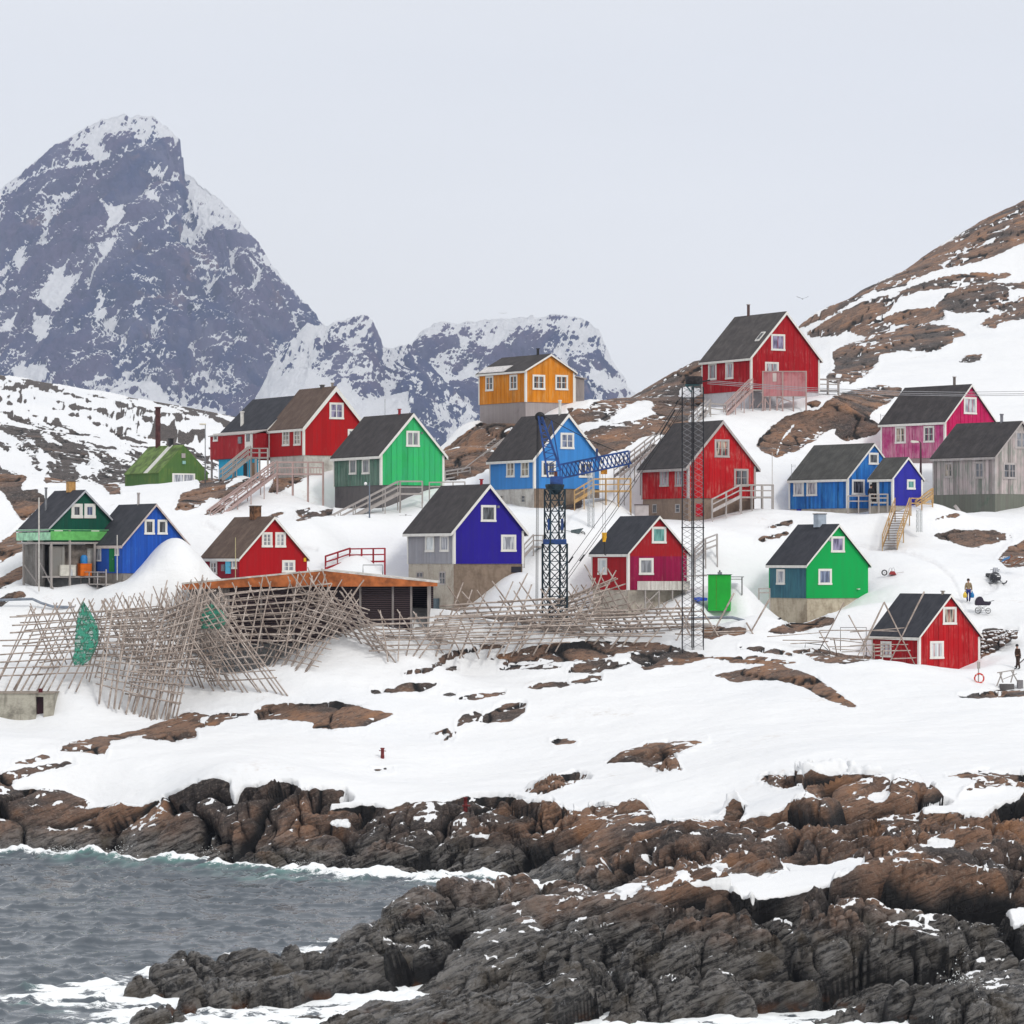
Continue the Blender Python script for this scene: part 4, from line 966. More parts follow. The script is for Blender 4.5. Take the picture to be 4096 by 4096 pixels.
    def panel(s, face, x0, x1, y0, y1, mat, name="door", d=0.0, t=.05, handle=False, label=None):
        a, b, z0, z1 = s.rect(face, x0, x1, y0, y1)
        mb = MB(); s.pbox(mb, face, a, b, z0, z1, d + .002, d + t); o = s.fix(mb.build(name, mat, s.o))
        if label: o['label'] = label
        if handle:
            mb = MB(); s.pbox(mb, face, a + .08, a + .2, (z0 + z1) / 2 - .05, (z0 + z1) / 2, d + t + .001, d + t + .05); mb.build("handle", STEEL, o)
        return o
    def chimney(s, x0, x1, y0, y1, mat, name="chimney", round_=False, cap=True, xf=None, depth=None, capm=None, tilt=0):
        """on the ridge (or at local x = xf)"""
        X = s.xm if xf is None else xf
        k = kx(zx(s.z, (x0 + x1) / 2)); Y0 = s.Y + X * s.sn
        t = (s.xc + X * s.c - k * Y0) / (s.sn + k * s.c); Yd = Y0 + t * s.c
        w = (zx(s.z, x1) - zx(s.z, x0)) / F * Yd
        zt = CH + ky(zy(s.z, y0)) * Yd - s.zb; zb_ = CH + ky(zy(s.z, y1)) * Yd - s.zb - .25
        zb_ = min(zb_, s.zap - s.sl * abs(X - s.xm) - .15)
        mb = MB()
        if round_:
            mb.lathe([(w / 2, zb_), (w / 2, zt - .12), (w / 2 * 1.35, zt - .12), (w / 2 * 1.35, zt)], (X, t, 0), 10)
        else:
            w2 = (w / (s.c + s.sn)) if depth is None else w * .72; dd = w2 if depth is None else depth
            mb.box((X - w2 / 2, t - dd / 2, zb_), (X + w2 / 2, t + dd / 2, zt - .07))
            if cap and capm is None: mb.box((X - w2 / 2 - .05, t - dd / 2 - .05, zt - .07), (X + w2 / 2 + .05, t + dd / 2 + .05, zt))
        o = mb.build(name, mat, s.roof, smooth=False)
        if capm: MB().box((X - w2 / 2 - .05, t - dd / 2 - .05, zt - .068), (X + w2 / 2 + .05, t + dd / 2 + .05, zt)).build("cap", capm, s.roof)
        return o
    def local(s, x, y, z=0): return s.o.matrix_basis @ Vector((x, y, z))

# ------------------------------------------------------------------ the houses
CONC = concrete(); CONCB = concrete((.25, .19, .145), (.12, .085, .06), .6); CONCW = concrete((.55, .53, .50), (.24, .20, .18), .55); CONCP = concrete((.46, .42, .36), (.22, .17, .13), .45)
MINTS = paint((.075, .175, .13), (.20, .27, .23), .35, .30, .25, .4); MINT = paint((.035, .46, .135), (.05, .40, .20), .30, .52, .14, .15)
H = House("wooden_house", "bright mint green gabled house with a dull dark green side wall on charcoal planks", 3, 235, 752, 1452, 280, (722, 748), 1075, 1400, 290, gmat=MINT, smat=MINTS, fmat=DARKWOOD, batten=.52)
H.window('s', 408, 488, 785, 962, kind='grey'); H.window('s', 550, 633, 780, 958, kind='grey'); H.window('g', 1033, 1180, 478, 655, 2, 1, 'grey'); H.chimney(945, 975, 235, 285, REDWOOD)
H.panel('g', 1195, 1215, 492, 512, STEEL, "vent", t=.08)

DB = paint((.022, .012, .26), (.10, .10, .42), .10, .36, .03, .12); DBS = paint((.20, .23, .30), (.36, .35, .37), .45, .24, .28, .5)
D = House("wooden_house", "deep indigo blue gabled house on a tall concrete basement with a grey weathered side", 4, 222, 730, 1502, 236, (690, 770), 1118, 1650, 270, gmat=DB, smat=DBS, fmat=CONCB, fside=CONCP)
D.window('s', 420, 518, 800, 990, kind='white'); D.window('s', 583, 680, 798, 987, kind='curtain'); D.window('g', 1030, 1195, 470, 655, 1, 1, 'dark'); D.window('g', 1252, 1418, 797, 985, 1, 1, 'curtain')
D.chimney(1020, 1052, 182, 250, REDWOOD); D.panel('g', 1208, 1232, 476, 502, STEEL, "vent", t=.08)
D.window('s', 318, 390, 1210, 1272, 2, 1, 'dark', trim=OLDWHITE, cw=.05, d=-.045, name="cellar_window"); D.window('s', 568, 636, 1203, 1350, 2, 2, 'dark', trim=OLDWHITE, cw=.07, d=-.045, name="cellar_window")
D.panel('s', 495, 568, 1500, 1640, plain("blue_grey_steel", (.10, .14, .17), .5, .1), "meter_cabinet", d=-.04, t=.28); D.panel('g', 1370, 1480, 1150, 1215, plain("dark_opening", (.02, .02, .03), .8), "cellar_hatch", d=-.06, t=.03)

LB = paint((.050, .235, .60), (.12, .30, .62), .10, .30, .05, .18)
I = House("wooden_house", "sky blue gabled house behind the blue crane with white trim", 5, 300, 790, 1525, 838, (765, 1340), 1665, 1880, 292, gmat=LB, fmat=CONCB, fside=CONCW)
for a, b_ in ((488, 577), (648, 736)): I.window('s', a, b_, 1362, 1545, 2, 2, 'warm')
I.window('g', 1080, 1230, 1052, 1232, 2, 2, 'blue'); I.window('g', 872, 1028, 1362, 1540, 2, 1, 'dark'); I.window('g', 1285, 1432, 1372, 1548, 2, 1, 'dark')
I.window('s', 645, 690, 1740, 1825, 1, 2, 'dark', trim=CONCW, cw=.05, d=-.045, name="cellar_window"); I.window('s', 410, 450, 1740, 1800, 1, 1, 'warm', trim=CONCW, cw=.04, d=-.045, name="cellar_window")
I.chimney(1060, 1092, 690, 850, plain("white_flue", (.68, .67, .64), .5), round_=True, name="flue")

ORG = paint((.62, .215, .012), (.66, .40, .16), .22, .44, .10, .35)
O = House("wooden_house", "orange low gabled house on a grey plank base, highest on the left ridge", 5, 180, 695, 1235, 178, (675, 362), 710, 1000, 325, 35, gmat=ORG, fmat=paint((.24, .215, .22), (.38, .34, .34), .5, .30, .2, .25), batten=.66, bw=.16, fdown=1.6)
O.window('s', 257, 343, 423, 593, 2, 2); O.window('s', 523, 608, 410, 581, 2, 2); O.window('g', 772, 910, 411, 578, 2, 2); O.window('g', 1023, 1162, 414, 582, 2, 2)
O.chimney(818, 847, 120, 190, BLACKM)
sx0 = O.gx(1240); 
ax = MB().prism([(O.W + .02, -.05), (O.W + 1.9, -.05), (O.W + 1.9, O.ztr - .55), (O.W + .02, O.ztr - .22)], 1.0, 3.4); ax.build("porch", paint((.22, .19, .19), (.34, .31, .30), .4, .2, .2, .5), O.o)
MB().prism([(O.W + .0, O.ztr - .20), (O.W + 2.1, O.ztr - .55), (O.W + 2.1, O.ztr - .47), (O.W + .0, O.ztr - .12)], .8, 3.6).build("porch_roof", OLDWHITE, O.o)
dr = MB().box((O.W + .12, .94, 0), (O.W + .85, .995, O.ztr - .42)).build("door", WHITE, O.o); MB().box((O.W + .25, .925, 1.25), (O.W + .7, .938, O.ztr - .7)).build("pane", glass('dark'), dr)
MB().box((O.W + .05, -.9, -.22), (O.W + 3.4, 1.0, -.1)).box((O.W + .3, -.8, -1.4), (O.W + .4, -.7, -.22)).box((O.W + 3.1, -.8, -1.2), (O.W + 3.2, -.7, -.22)).build("landing", GREYWOOD, O.o)
# wind-blown snow left on the lower roof edge
e_ = O.e; MB().prism([(-e_ + .02, O.zap - O.sl * (O.xm + e_) + .03), (-e_ + 1.1, O.zap - O.sl * (O.xm + e_ - 1.1) + .03), (-e_ + .9, O.zap - O.sl * (O.xm + e_ - 1.0) + .10), (-e_ + .1, O.zap - O.sl * (O.xm + e_ - .1) + .10)], O.L * .42, O.L * .98).build("roof_snow", plain("old_snow", (.62, .60, .60), .8), O.o)

RED = paint((.40, .006, .012), (.60, .30, .27), .10, .34, .06, .35); REDP = paint((.36, .008, .014), (.62, .34, .32), .16, .42, .06, .4)
Pp = House("wooden_house", "crimson gabled house standing highest on the hill with a faded red balcony screen", 7, 158, 700, 1458, 180, (680, 690), 1052, 1200, 330, gmat=REDP, fmat=concrete((.50, .49, .52), (.30, .27, .29), .4), roof=TARW, batten=.62)
Pp.window('s', 232, 322, 755, 938, kind='grey'); Pp.window('s', 422, 508, 743, 930, kind='curtain'); Pp.window('g', 922, 1075, 433, 615, kind='violet'); Pp.window('g', 855, 1005, 740, 918, kind='curtain')
Pp.chimney(657, 688, 102, 212, plain("dark_brick", (.10, .055, .05), .8), capm=OLDWHITE)
sk = Pp.xm * .42; k0 = Pp.sy(620)
zz = Pp.zap - Pp.sl * (Pp.xm - sk)
for nm, mt, w_ in (("skylight", WHITE, 0), ("skylight_pane", glass('dark'), .09)):
    MB().prism([(sk - .40 + w_, zz - .40 * Pp.sl + .03 + (.005 if w_ else 0) + w_ * Pp.sl), (sk + .40 - w_, zz + .40 * Pp.sl + .03 + (.005 if w_ else 0) - w_ * Pp.sl), (sk + .36 - w_, zz + .40 * Pp.sl + .10 - w_ * Pp.sl), (sk - .44 + w_, zz - .40 * Pp.sl + .10 + w_ * Pp.sl)],
               k0 * .42 + w_, k0 * .42 + .7 - w_).build(nm, mt, Pp.roof)

REDJ = paint((.44, .008, .012), (.62, .30, .26), .20, .42, .10, .4)
J = House("wooden_house", "red gabled house with lilac grey trim and brown concrete base behind the black mast", 8, 185, 695, 1440, 222, (655, 745), 1082, 1330, 296, gmat=REDJ, trim=OLDWHITE, fmat=concrete((.27, .20, .155), (.15, .10, .075), .5), batten=.55)
for a, b_ in ((388, 485), (555, 648)): J.window('s', a, b_, 768, 957, 2, 2, 'curtain', trim=OLDWHITE)
J.window('g', 988, 1150, 435, 635, 2, 2, 'warm', trim=OLDWHITE); J.window('g', 1203, 1360, 760, 958, 2, 2, 'dark', trim=OLDWHITE)
J.window('s', 300, 345, 1150, 1250, 1, 1, 'dark', trim=OLDWHITE, cw=.05, d=-.07, name="cellar_window"); J.window('s', 550, 600, 1148, 1245, 1, 2, 'dark', trim=OLDWHITE, cw=.05, d=-.07, name="cellar_window")
J.panel('g', 785, 872, 1143, 1285, paint((.42, .008, .02), amt=.05), "cellar_door", d=-.07, handle=True)

RE = paint((.33, .008, .012), (.55, .25, .22), .08, .26, .08, .4); REM = paint((.27, .006, .055), (.50, .16, .18), .16, .27, .12, .45, patch=(2.62, (.34, .010, .010, 1), .92))
E = House("wooden_house", "two tone red and magenta gabled house with slate blue roof beside the crane hook", 9, 213, 680, 1462, 198, (668, 685), 1158, 1500, 270, gmat=REM, smat=RE, roof=TARB, fmat=CONCP, bw=.14)
E.window('s', 300, 415, 748, 962, 1, 1, 'white'); E.window('g', 988, 1172, 345, 560, 1, 1, 'teal'); E.window('g', 823, 1008, 748, 965, 1, 1, 'grey')
wm = paint((.66, .64, .60), (.40, .36, .33), .3, .12, .1, .5, name="white_slats")
for a, b_ in ((720, 885), (890, 1055), (1060, 1225), (1230, 1395)): E.panel('g', a, b_, 1045, 1160, wm, "deck_screen", d=.95, t=.04)
MB().box((.9, -.98, -.02), (E.W - .35, -.02, .06)).build("deck", GREYWOOD, E.o)
for k in range(5): MB().box((1.0 + k * 1.25, -.95, -2.6), (1.1 + k * 1.25, -.85, -.02)).build("post", GREYWOOD, E.o)
MB().bar((1.05, -.9, -1.1), (2.3, -.9, -.1), .08).bar((2.3, -.9, -1.6), (4.7, -.9, -1.6), .08).build("brace", GREYWOOD, E.o)

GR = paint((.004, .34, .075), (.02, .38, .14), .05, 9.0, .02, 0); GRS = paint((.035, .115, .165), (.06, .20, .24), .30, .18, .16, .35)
Fh = House("wooden_house", "plain emerald green gabled house with teal side and pale concrete base", 12, 243, 732, 1522, 146, (712, 668), 1105, 1430, 275, gmat=GR, smat=GRS, roof=TARB, fmat=concrete((.50, .44, .34), (.20, .15, .10), .55), corner=False, bw=.13)
Fh.window('s', 345, 452, 730, 930, kind='curtain'); Fh.window('g', 1042, 1215, 307, 515, kind='violet'); Fh.window('g', 878, 1050, 725, 932, kind='blue')
Fh.chimney(815, 985, 12, 150, plain("zinc_sheet", (.36, .42, .50), .5, .12, 2, .1), depth=.7, capm=plain("cap_brown", (.13, .11, .10), .8)); Fh.panel('g', 1012, 1036, 335, 372, STEEL, "vent", t=.08); Fh.panel('g', 1372, 1400, 980, 990, WHITE, "lamp", t=.2)

REG = paint((.42, .008, .012), (.60, .20, .18), .20, .36, .12, .3)
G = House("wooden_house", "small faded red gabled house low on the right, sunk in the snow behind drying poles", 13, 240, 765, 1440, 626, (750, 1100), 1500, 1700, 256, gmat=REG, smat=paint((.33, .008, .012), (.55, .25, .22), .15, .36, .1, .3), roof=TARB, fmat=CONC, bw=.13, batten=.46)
G.window('s', 345, 465, 1152, 1330, kind='curtain'); G.window('g', 1030, 1180, 770, 968, kind='warm'); G.window('g', 886, 1038, 1150, 1348, kind='white')
G.chimney(1015, 1047, 590, 632, plain("grey_brick", (.26, .23, .20), .8))

BK = paint((.018, .135, .46), (.06, .30, .62), .25, .26, .30, .35); BD = paint((.03, .03, .33), (.06, .07, .42), .08, .34, .05, .2)
K = House("wooden_house", "bright blue house with a dark olive grey roof and a small indigo annex", 10, 155, 800, 1372, 750, (805 - 12, 1140), 1470, 1640, 300, 38, gmat=BK, roof=roofing((.052, .052, .050), (.085, .085, .080)), fmat=CONCP, bw=.14, og=.12)
K.window('s', 208, 320, 1175, 1340, kind='curtain'); K.window('s', 352, 465, 1170, 1337, kind='curtain'); K.window('g', 1033, 1140, 858, 990, kind='dark'); K.window('g', 848, 988, 1153, 1325, kind='dark')
K.panel('s', 235, 285, 1480, 1612, paint((.03, .035, .36), amt=.05), "cellar_door", d=-.07)
K2 = House("annex", None, 10, 1045, 1297, 1628, 903, (1285, 1140), 1440, 1500, 296.5, 38, gmat=BD, smat=BK, roof=K.roofm, fmat=CONCP, bw=.14, og=.12, parent=K.o, part="annex_")
K2.window('g', 1455, 1545, 1153, 1265, kind='teal')
K2.panel('s', 1050, 1152, 1150, 1400, WHITE, "door", t=.06); K2.panel('s', 1075, 1128, 1185, 1400, plain("doorway_dark", (.02, .018, .02), .8), "doorway", d=.06, t=.01)

PK = paint((.47, .045, .20), (.66, .42, .48), .30, .33, .16, .5); PKG = paint((.50, .012, .10), (.62, .25, .32), .15, .42, .10, .4)
Lh = House("wooden_house", "hot pink gabled house behind the grey and green one", 11, 90, 912, 1564, 116, (897, 597), 1060, 1150, 320, 38, gmat=PKG, smat=PK, fmat=paint((.25, .15, .15), (.36, .30, .30), .5, .3, .2, .4), batten=.52, bw=.14)
Lh.window('s', 275, 412, 663, 883, 2, 2, 'warm'); Lh.window('s', 643, 778, 655, 870, 2, 2, 'dark'); Lh.window('g', 1155, 1318, 285, 505, kind='curtain')
Lh.chimney(1018, 1053, 20, 122, plain("old_brick", (.14, .12, .11), .8), capm=OLDWHITE)

MG = paint((.46, .39, .39), (.09, .19, .13), .27, .40, .25, .5); 
Mh = House("wooden_house", "grey weathered house with peeling green paint at the right edge", 11, 760, 1560, 2214, 590, (1540, 1047), 1530, 1835, 306, 38, gmat=MG, trim=OLDWHITE, fmat=paint((.045, .125, .08), (.20, .185, .165), .5, .34, .25, .35, name="peeling_green_boards"), batten=.55, bw=.13, binset=-.05)
Mh.window('s', 905, 1020, 1125, 1325, 2, 2, 'warm', trim=OLDWHITE); Mh.window('s', 1300, 1420, 1115, 1335, 2, 2, 'grey', trim=OLDWHITE); Mh.window('g', 1660, 1830, 1130, 1340, 2, 2, 'dark', trim=OLDWHITE); Mh.window('g', 1815, 1990, 725, 950, 2, 2, 'grey', trim=OLDWHITE)
Mh.chimney(1625, 1665, 500, 605, plain("grey_flue", (.20, .20, .23), .6), round_=True)

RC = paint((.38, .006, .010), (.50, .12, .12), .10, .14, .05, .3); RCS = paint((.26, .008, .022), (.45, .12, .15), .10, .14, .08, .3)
Ch = House("wooden_house", "red gabled house with brown ribbed roof and rusty brick chimney behind the long shed", 15, 352, 832, 1700, 208, (815, 742), 1010, 1100, 263, gmat=RC, smat=RCS, roof=BROWN, corner=False, fmat=CONC, bw=.14)
Ch.window('s', 458, 545, 785, 960, 2, 2, 'warm'); Ch.window('s', 737, 800, 760, 890, kind='curtain'); Ch.window('g', 1117, 1252, 415, 610, 2, 3, 'grey'); Ch.window('g', 1290, 1425, 415, 612, 2, 3, 'curtain'); Ch.window('g', 1378, 1545, 775, 935, 2, 2, 'curtain')
Ch.panel('s', 655, 722, 765, 950, paint((.12, .50, .72), amt=.03, groove=0), "door", handle=True); Ch.panel('s', 615, 652, 830, 915, STEEL, "meter_box", t=.15); Ch.panel('g', 1655, 1685, 745, 793, plain("yellow_sign", (.75, .42, .02), .5, .03), "notice_box", t=.08)
Ch.chimney(965, 1105, 72, 212, plain("rusty_brick", (.17, .085, .045), .9, .5, 3), depth=.85, capm=plain("cap_brown", (.13, .11, .10), .8))
Ch.panel('s', 352, 362, 745, 1010, WHITE, "corner_board", t=.03)

# the double red house: two volumes in line
N = House("wooden_house", "long red house in two parts, brown roof in front and black roof behind", 2, 762, 1140, 1840, 122, (1123, 582), 885, 1010, 303, gmat=paint((.40, .008, .010), (.55, .25, .22), .10, .45, .06, .3), roof=roofing((.085, .056, .045), (.125, .088, .070)), fmat=CONCW, bw=.30)
N.window('s', 912, 990, 605, 785, 2, 3, 'warm'); N.window('s', 1038, 1115, 600, 780, 2, 3, 'warm'); N.window('g', 1428, 1585, 305, 488, 2, 2, 'violet'); N.window('g', 1630, 1760, 598, 760, 2, 2, 'grey')
N.chimney(1448, 1475, 85, 128, plain("grey_brick", (.26, .23, .20), .8)); N.chimney(1325, 1375, 108, 132, TARW, name="ridge_vent")
RN = paint((.33, .010, .016), (.52, .26, .24), .16, .42, .12, .35)
N2 = House("rear", None, 2, 255, 765, 1440, 222, (742, 592), 905, 1150, 303 + N.L * N.c * .995, 30, gmat=RN, roof=TARB, bw=.10, corner=False, parent=N.o, part="rear_", fascia=True, og=.1)
zl = N2.zt
MB().box((-1.35, .1, -.02), (-.02, N2.L - .1, zl - .42)).build("lean_to_wall", RN, N.o).matrix_basis = N2.off
MB().prism([(-1.5, zl - .48), (.0, zl - .12), (.0, zl - .03), (-1.5, zl - .40)], -.05, N2.L + .05).build("lean_to_roof", OLDWHITE, N.o).matrix_basis = N2.off
N2.window('s', 298, 348, 650, 738, 1, 1, 'dark', d=1.35); dN = N2.panel('s', 650, 735, 630, 818, WHITE, "door", d=1.35); 
N2.panel('s', 668, 706, 655, 738, glass('dark'), "door_pane", d=1.405, t=.02); N2.panel('s', 583, 617, 685, 760, STEEL, "meter_box", d=1.35, t=.15)
CYAN = paint((.02, .36, .60), (.3, .5, .6), .06, .3, .06, .2)
MB().box((-1.0, .4, -2.9), (-.9, N2.L - 1.2, -.05)).build("cellar_wall", CYAN, N.o).matrix_basis = N2.off
for yy_ in (.9, 2.5): MB().box((-1.03, yy_, -2.8), (-1.004, yy_ + .7, -.5)).build("cellar_door", plain("brown_door", (.22, .13, .07), .7) if yy_ < 1 else plain("doorway_dark", (.02, .018, .02), .8), N.o).matrix_basis = N2.off
for yy_ in (.15, N2.L * .5, N2.L - .25): MB().box((-1.3, yy_, -3.4), (-1.15, yy_ + .15, -.02)).build("post", GREYWOOD, N.o).matrix_basis = N2.off
N2.chimney(445, 485, 400, 600, plain("white_flue", (.68, .67, .64), .5), round_=True, name="flue", xf=.4)

# the dark green house on stilts at the left edge
GA = paint((.008, .085, .055), (.05, .16, .12), .14, .30, .06, .3)
A = House("wooden_house", "dark green gabled house with lime green balcony over an open cluttered storey", 1, 190, 430, 1010, 985, (408, 1312), 1432, 1770, 265, 33, gmat=GA, roof=TARB, corner=False, bw=.13, trim=plain("pale_grey_trim", (.45, .46, .50), .6))
A.window('s', 240, 285, 1335, 1430, kind='warm'); A.panel('s', 342, 375, 1325, 1432, OLDWHITE, "door"); A.window('g', 612, 708, 1105, 1230, 1, 1, 'dark', cw=.22); A.window('g', 723, 818, 1105, 1230, 1, 1, 'blue', cw=.22)
A.window('g', 465, 537, 1328, 1403, 1, 1, 'blue', cw=.2); A.window('g', 783, 850, 1328, 1403, 1, 1, 'blue', cw=.2)
A.chimney(568, 650, 908, 980, plain("ochre_brick", (.50, .28, .10), .85, .2), depth=.6, capm=plain("cap_brown", (.13, .11, .10), .8)); A.chimney(385, 405, 965, 1075, STEEL, round_=True, name="flue", xf=A.xm * .45)
lime = plain("lime_boards", (.13, .46, .12), .6, .15, 2)
W_, Ln_ = A.W, A.L
MB().box((-.4, -1.0, -.16), (W_ + .1, Ln_ + .1, -.02)).build("deck", GREYWOOD, A.o)
MB().box((-.43, -1.03, .12), (W_ + .1, -1.0, .80)).build("balcony_panel", lime, A.o); MB().box((-.45, -1.0, .12), (-.42, Ln_ + .1, .72)).build("balcony_panel", plain("pale_green_boards", (.32, .60, .40), .6, .2, 2), A.o)
MB().box((-.48, -1.08, .88), (W_ + .1, -.98, .94)).box((-.5, -1.0, .88), (-.4, Ln_ + .1, .94)).build("balcony_rail", plain("lime_rail", (.16, .48, .20), .6), A.o)
for i_, (px_, py_) in enumerate(((-.35, -.95), (1.2, -.95), (3.3, -.95), (5.4, -.95), (-.35, 1.6), (-.35, 4.0), (W_ - .2, -.95))): MB().box((px_ - .07, py_ - .07, -4.4), (px_ + .07, py_ + .07, .9 if i_ in (1, 3) else -.16)).build("post", GREYWOOD, A.o)
MB().box((.1, .1, -3.9), (W_ - .1, Ln_ - .1, -3.5)).box((.1, Ln_ - .3, -3.5), (W_ - .1, Ln_ - .1, -.17)).box((W_ - .25, .1, -3.5), (W_ - .1, Ln_ - .3, -.17)).box((.1, 1.4, -3.5), (.22, Ln_ - .3, -.17)).build("open_storey", concrete((.24, .23, .22), (.10, .09, .08), .6), A.o)
MB().box((-.4, -.9, -2.75), (W_, .6, -2.62)).build("lower_deck", GREYWOOD, A.o)
MB().box((-.35, -.55, -2.62), (.9, -.68, -.35)).build("lower_wall", paint((.34, .35, .34), (.22, .20, .18), .4, .8, .35, .5), A.o)
MB().box((.9, -.45, -2.62), (3.6, -.38, -.25)).build("lower_wall", plain("brown_grey_boards", (.17, .145, .125), .8, .35, 1.5), A.o)
MB().box((2.9, -.50, -2.62), (3.5, -.46, -.5)).build("lower_door", plain("pale_grey_door", (.40, .40, .38), .7, .15, 2), A.o)
MB().box((-.1, -.60, -2.0), (.5, -.56, -.7)).build("lower_window", glass('grey'), A.o)
for q in ((-2.6, 1.2, -3.6, -1.4), (-.5, 4.2, -3.6, -1.6)): MB().bar((-.35, q[0] + 1.3, q[2]), (-.35, q[1], q[3]), .08).build("brace", GREYWOOD, A.o)
for x_, w_, h_, m_, nm, lb in ((.5, 1.3, .85, plain("white_crate", (.60, .58, .52), .7), "freezer_chest", "dirty white chest under the lime green balcony"), (2.2, .95, .95, plain("orange_crate", (.72, .16, .01), .6), "orange_cabinet", "orange cabinet in the open storey under the lime balcony")):
    p_ = A.local(x_ - .1, -1.0, -2.62); o_ = empty(nm, p_, R(33), lb, "cabinet"); MB().box((0, 0, 0), (w_, .6, h_ - .06)).build("body", m_, o_, bevel=.015); MB().box((-.02, -.02, h_ - .058), (w_ + .02, .62, h_)).build("lid", m_, o_)
for x_, m_, nm, lb in ((1.0, plain("blue_drum", (.03, .22, .55), .5), "plastic_drum", "small blue drum standing behind the orange cabinet"), (-.2, plain("white_drum", (.5, .52, .55), .6), "plastic_drum", "pale drum in the left corner of the open storey")):
    p_ = A.local(x_ + 1.5, -.75, -2.62 + (.0 if x_ < 0 else .93)); o_ = MB().lathe([(.26, 0), (.29, .05), (.27, .5), (.2, .62), (.1, .68)], n=12).build(nm, m_, None, True); o_.location = p_; tag(o_, lb, "drum")
yk = empty("rowing_oar", A.local(4.3, -.9, -2.62), R(33), "yellow and red boards leaning in the open storey beside the blue house", "boards")
MB().bar((0, 0, 0), (.1, .3, 2.2), .16, .03).build("yellow_board", plain("yellow_paint", (.62, .42, .02), .6), yk); MB().bar((.3, 0, 0), (.36, .3, 2.0), .12, .03).build("red_board", REDWOOD, yk); MB().bar((.55, 0, 0), (.6, .3, 2.1), .14, .03).build("green_board", plain("green_paint", (.02, .28, .10), .6), yk)

BB = paint((.016, .085, .42), (.05, .22, .60), .18, .16, .10, .35)
B = House("wooden_house", "cobalt blue gabled house half buried by a big snow mound on the left", 1, 752, 1052, 1612, 1103, (1040, 1455), 1702, 1925, 262, gmat=BB, roof=TARB, fmat=concrete((.26, .24, .22), (.12, .10, .09), .6), corner=False, bw=.12, trim=plain("pinkish_trim", (.52, .44, .42), .6))
B.window('s', 820, 870, 1480, 1600, kind='curtain', cw=.08); B.window('s', 990, 1024, 1480, 1552, kind='curtain', cw=.06); B.panel('s', 942, 985, 1465, 1690, paint((.01, .17, .05), amt=.05), "door", handle=True)
B.window('g', 1240, 1325, 1240, 1370, kind='dark'); B.window('g', 1352, 1435, 1242, 1370, kind='dark'); B.window('s', 810, 855, 1750, 1850, 2, 2, 'dark', trim=GREYWOOD, cw=.05, d=-.07, name="cellar_window")
B.chimney(1178, 1200, 1010, 1115, OLDWHITE, round_=True, name="flue")
MB().box((-1.1, .6, -.9), (-.1, 5.6, -.8)).build("landing", GREYWOOD, B.o)
MB().box((-1.12, .6, .05), (-1.06, 5.6, .12)).box((-1.12, .6, -.3), (-1.06, 5.6, -.22)).build("railing", OLDWHITE, B.o)
for k in (.65, 2.3, 3.9, 5.55): MB().box((-1.1, k - .04, -2.6), (-1.02, k + .04, .3 if k == .65 else .12)).build("post", OLDWHITE, B.o)

# the green steel building with a tall stack
OG = paint((.075, .155, .045), (.20, .24, .05), .22, .22, .05, .35, name="olive_ribbed_sheet")
OGR = plain("mossy_sheet_roof", (.115, .185, .045), .7, .35, 1.2)
Q = House("industrial_building", "olive green sheet metal building with a tall rusty chimney stack", 1, 1073, 1365, 1785, 598, (1362, 837), 975, 1030, 338, 35, cat="industrial building", group="industrial buildings", gmat=OG, roof=OGR, corner=False, bw=0, fascia=False, og=.02, fmat=CONC, roof_t=.06)
Q.panel('g', 1478, 1673, 845, 945, WHITE, "window_band", t=.06); Q.panel('g', 1492, 1570, 857, 940, glass('curtain'), "pane", d=.06, t=.012); Q.panel('g', 1580, 1660, 857, 940, glass('curtain'), "pane", d=.06, t=.012)
Q.panel('g', 1557, 1588, 673, 712, OLDWHITE, "vent", t=.1); Q.panel('g', 1563, 1588, 738, 765, plain("teal_lamp", (.25, .45, .42), .5), "lamp", t=.15)
Q.chimney(1334, 1378, 275, 625, plain("dark_rust", (.085, .030, .030), .8, .3, 2), round_=True, name="chimney_stack"); Q.chimney(1445, 1490, 545, 620, BLACKM, name="vent_box")
MB().prism([(-.14, Q.zap - Q.sl * (Q.xm + .14) + .012), (Q.xm, Q.zap + .012), (Q.xm, Q.zap + .035), (-.14, Q.zap - Q.sl * (Q.xm + .14) + .035)], Q.L * .30, Q.L * .42).build("roof_light", plain("translucent_strip", (.62, .62, .58), .5, .1), Q.o)
# ------------------------------------------------------------------ drying racks of crossed poles
def polewood():
    m = NT("bleached_pole_wood")
    g = m.n("ShaderNodeTexCoord").outputs["Object"]
    n = m.noise(m.coord("Object", (1, 1, 1)), 2.2, 5, .65); oi = m.n("ShaderNodeObjectInfo").outputs["Random"]
    c = m.mix(m.rng(n, .35, .68), (.30, .245, .215), (.62, .55, .50))
    c = m.mix(m.rng(oi, 0, 1, 0, .55, False), c, (.24, .185, .155))
    m.bsdf(c, .8, m.bump(m.noise(g, 14, 3, .6), .4, .02), spec=.2)
    return m.m
POLE = polewood()
rr = random.Random(5)
def pole(p, q, par, org, r=0.072, name="pole", bend=.06):
    p = Vector(p) - org; q = Vector(q) - org
    L_ = (q - p).length; n = 4; pts = []
    j = Vector((rr.uniform(-1, 1), rr.uniform(-1, 1), rr.uniform(-1, 1))) * bend * min(1, L_ / 5)
    for i in range(n + 1):
        t = i / n; pts.append(p.lerp(q, t) + j * math.sin(math.pi * t))
    return MB().tube(pts, r * rr.uniform(.9, 1.15), 5, r * rr.uniform(.62, .85)).build(name, POLE, par, True)
def lerp(a, b, t): return Vector(a).lerp(Vector(b), t)
RG = "fish drying racks of crossed poles"
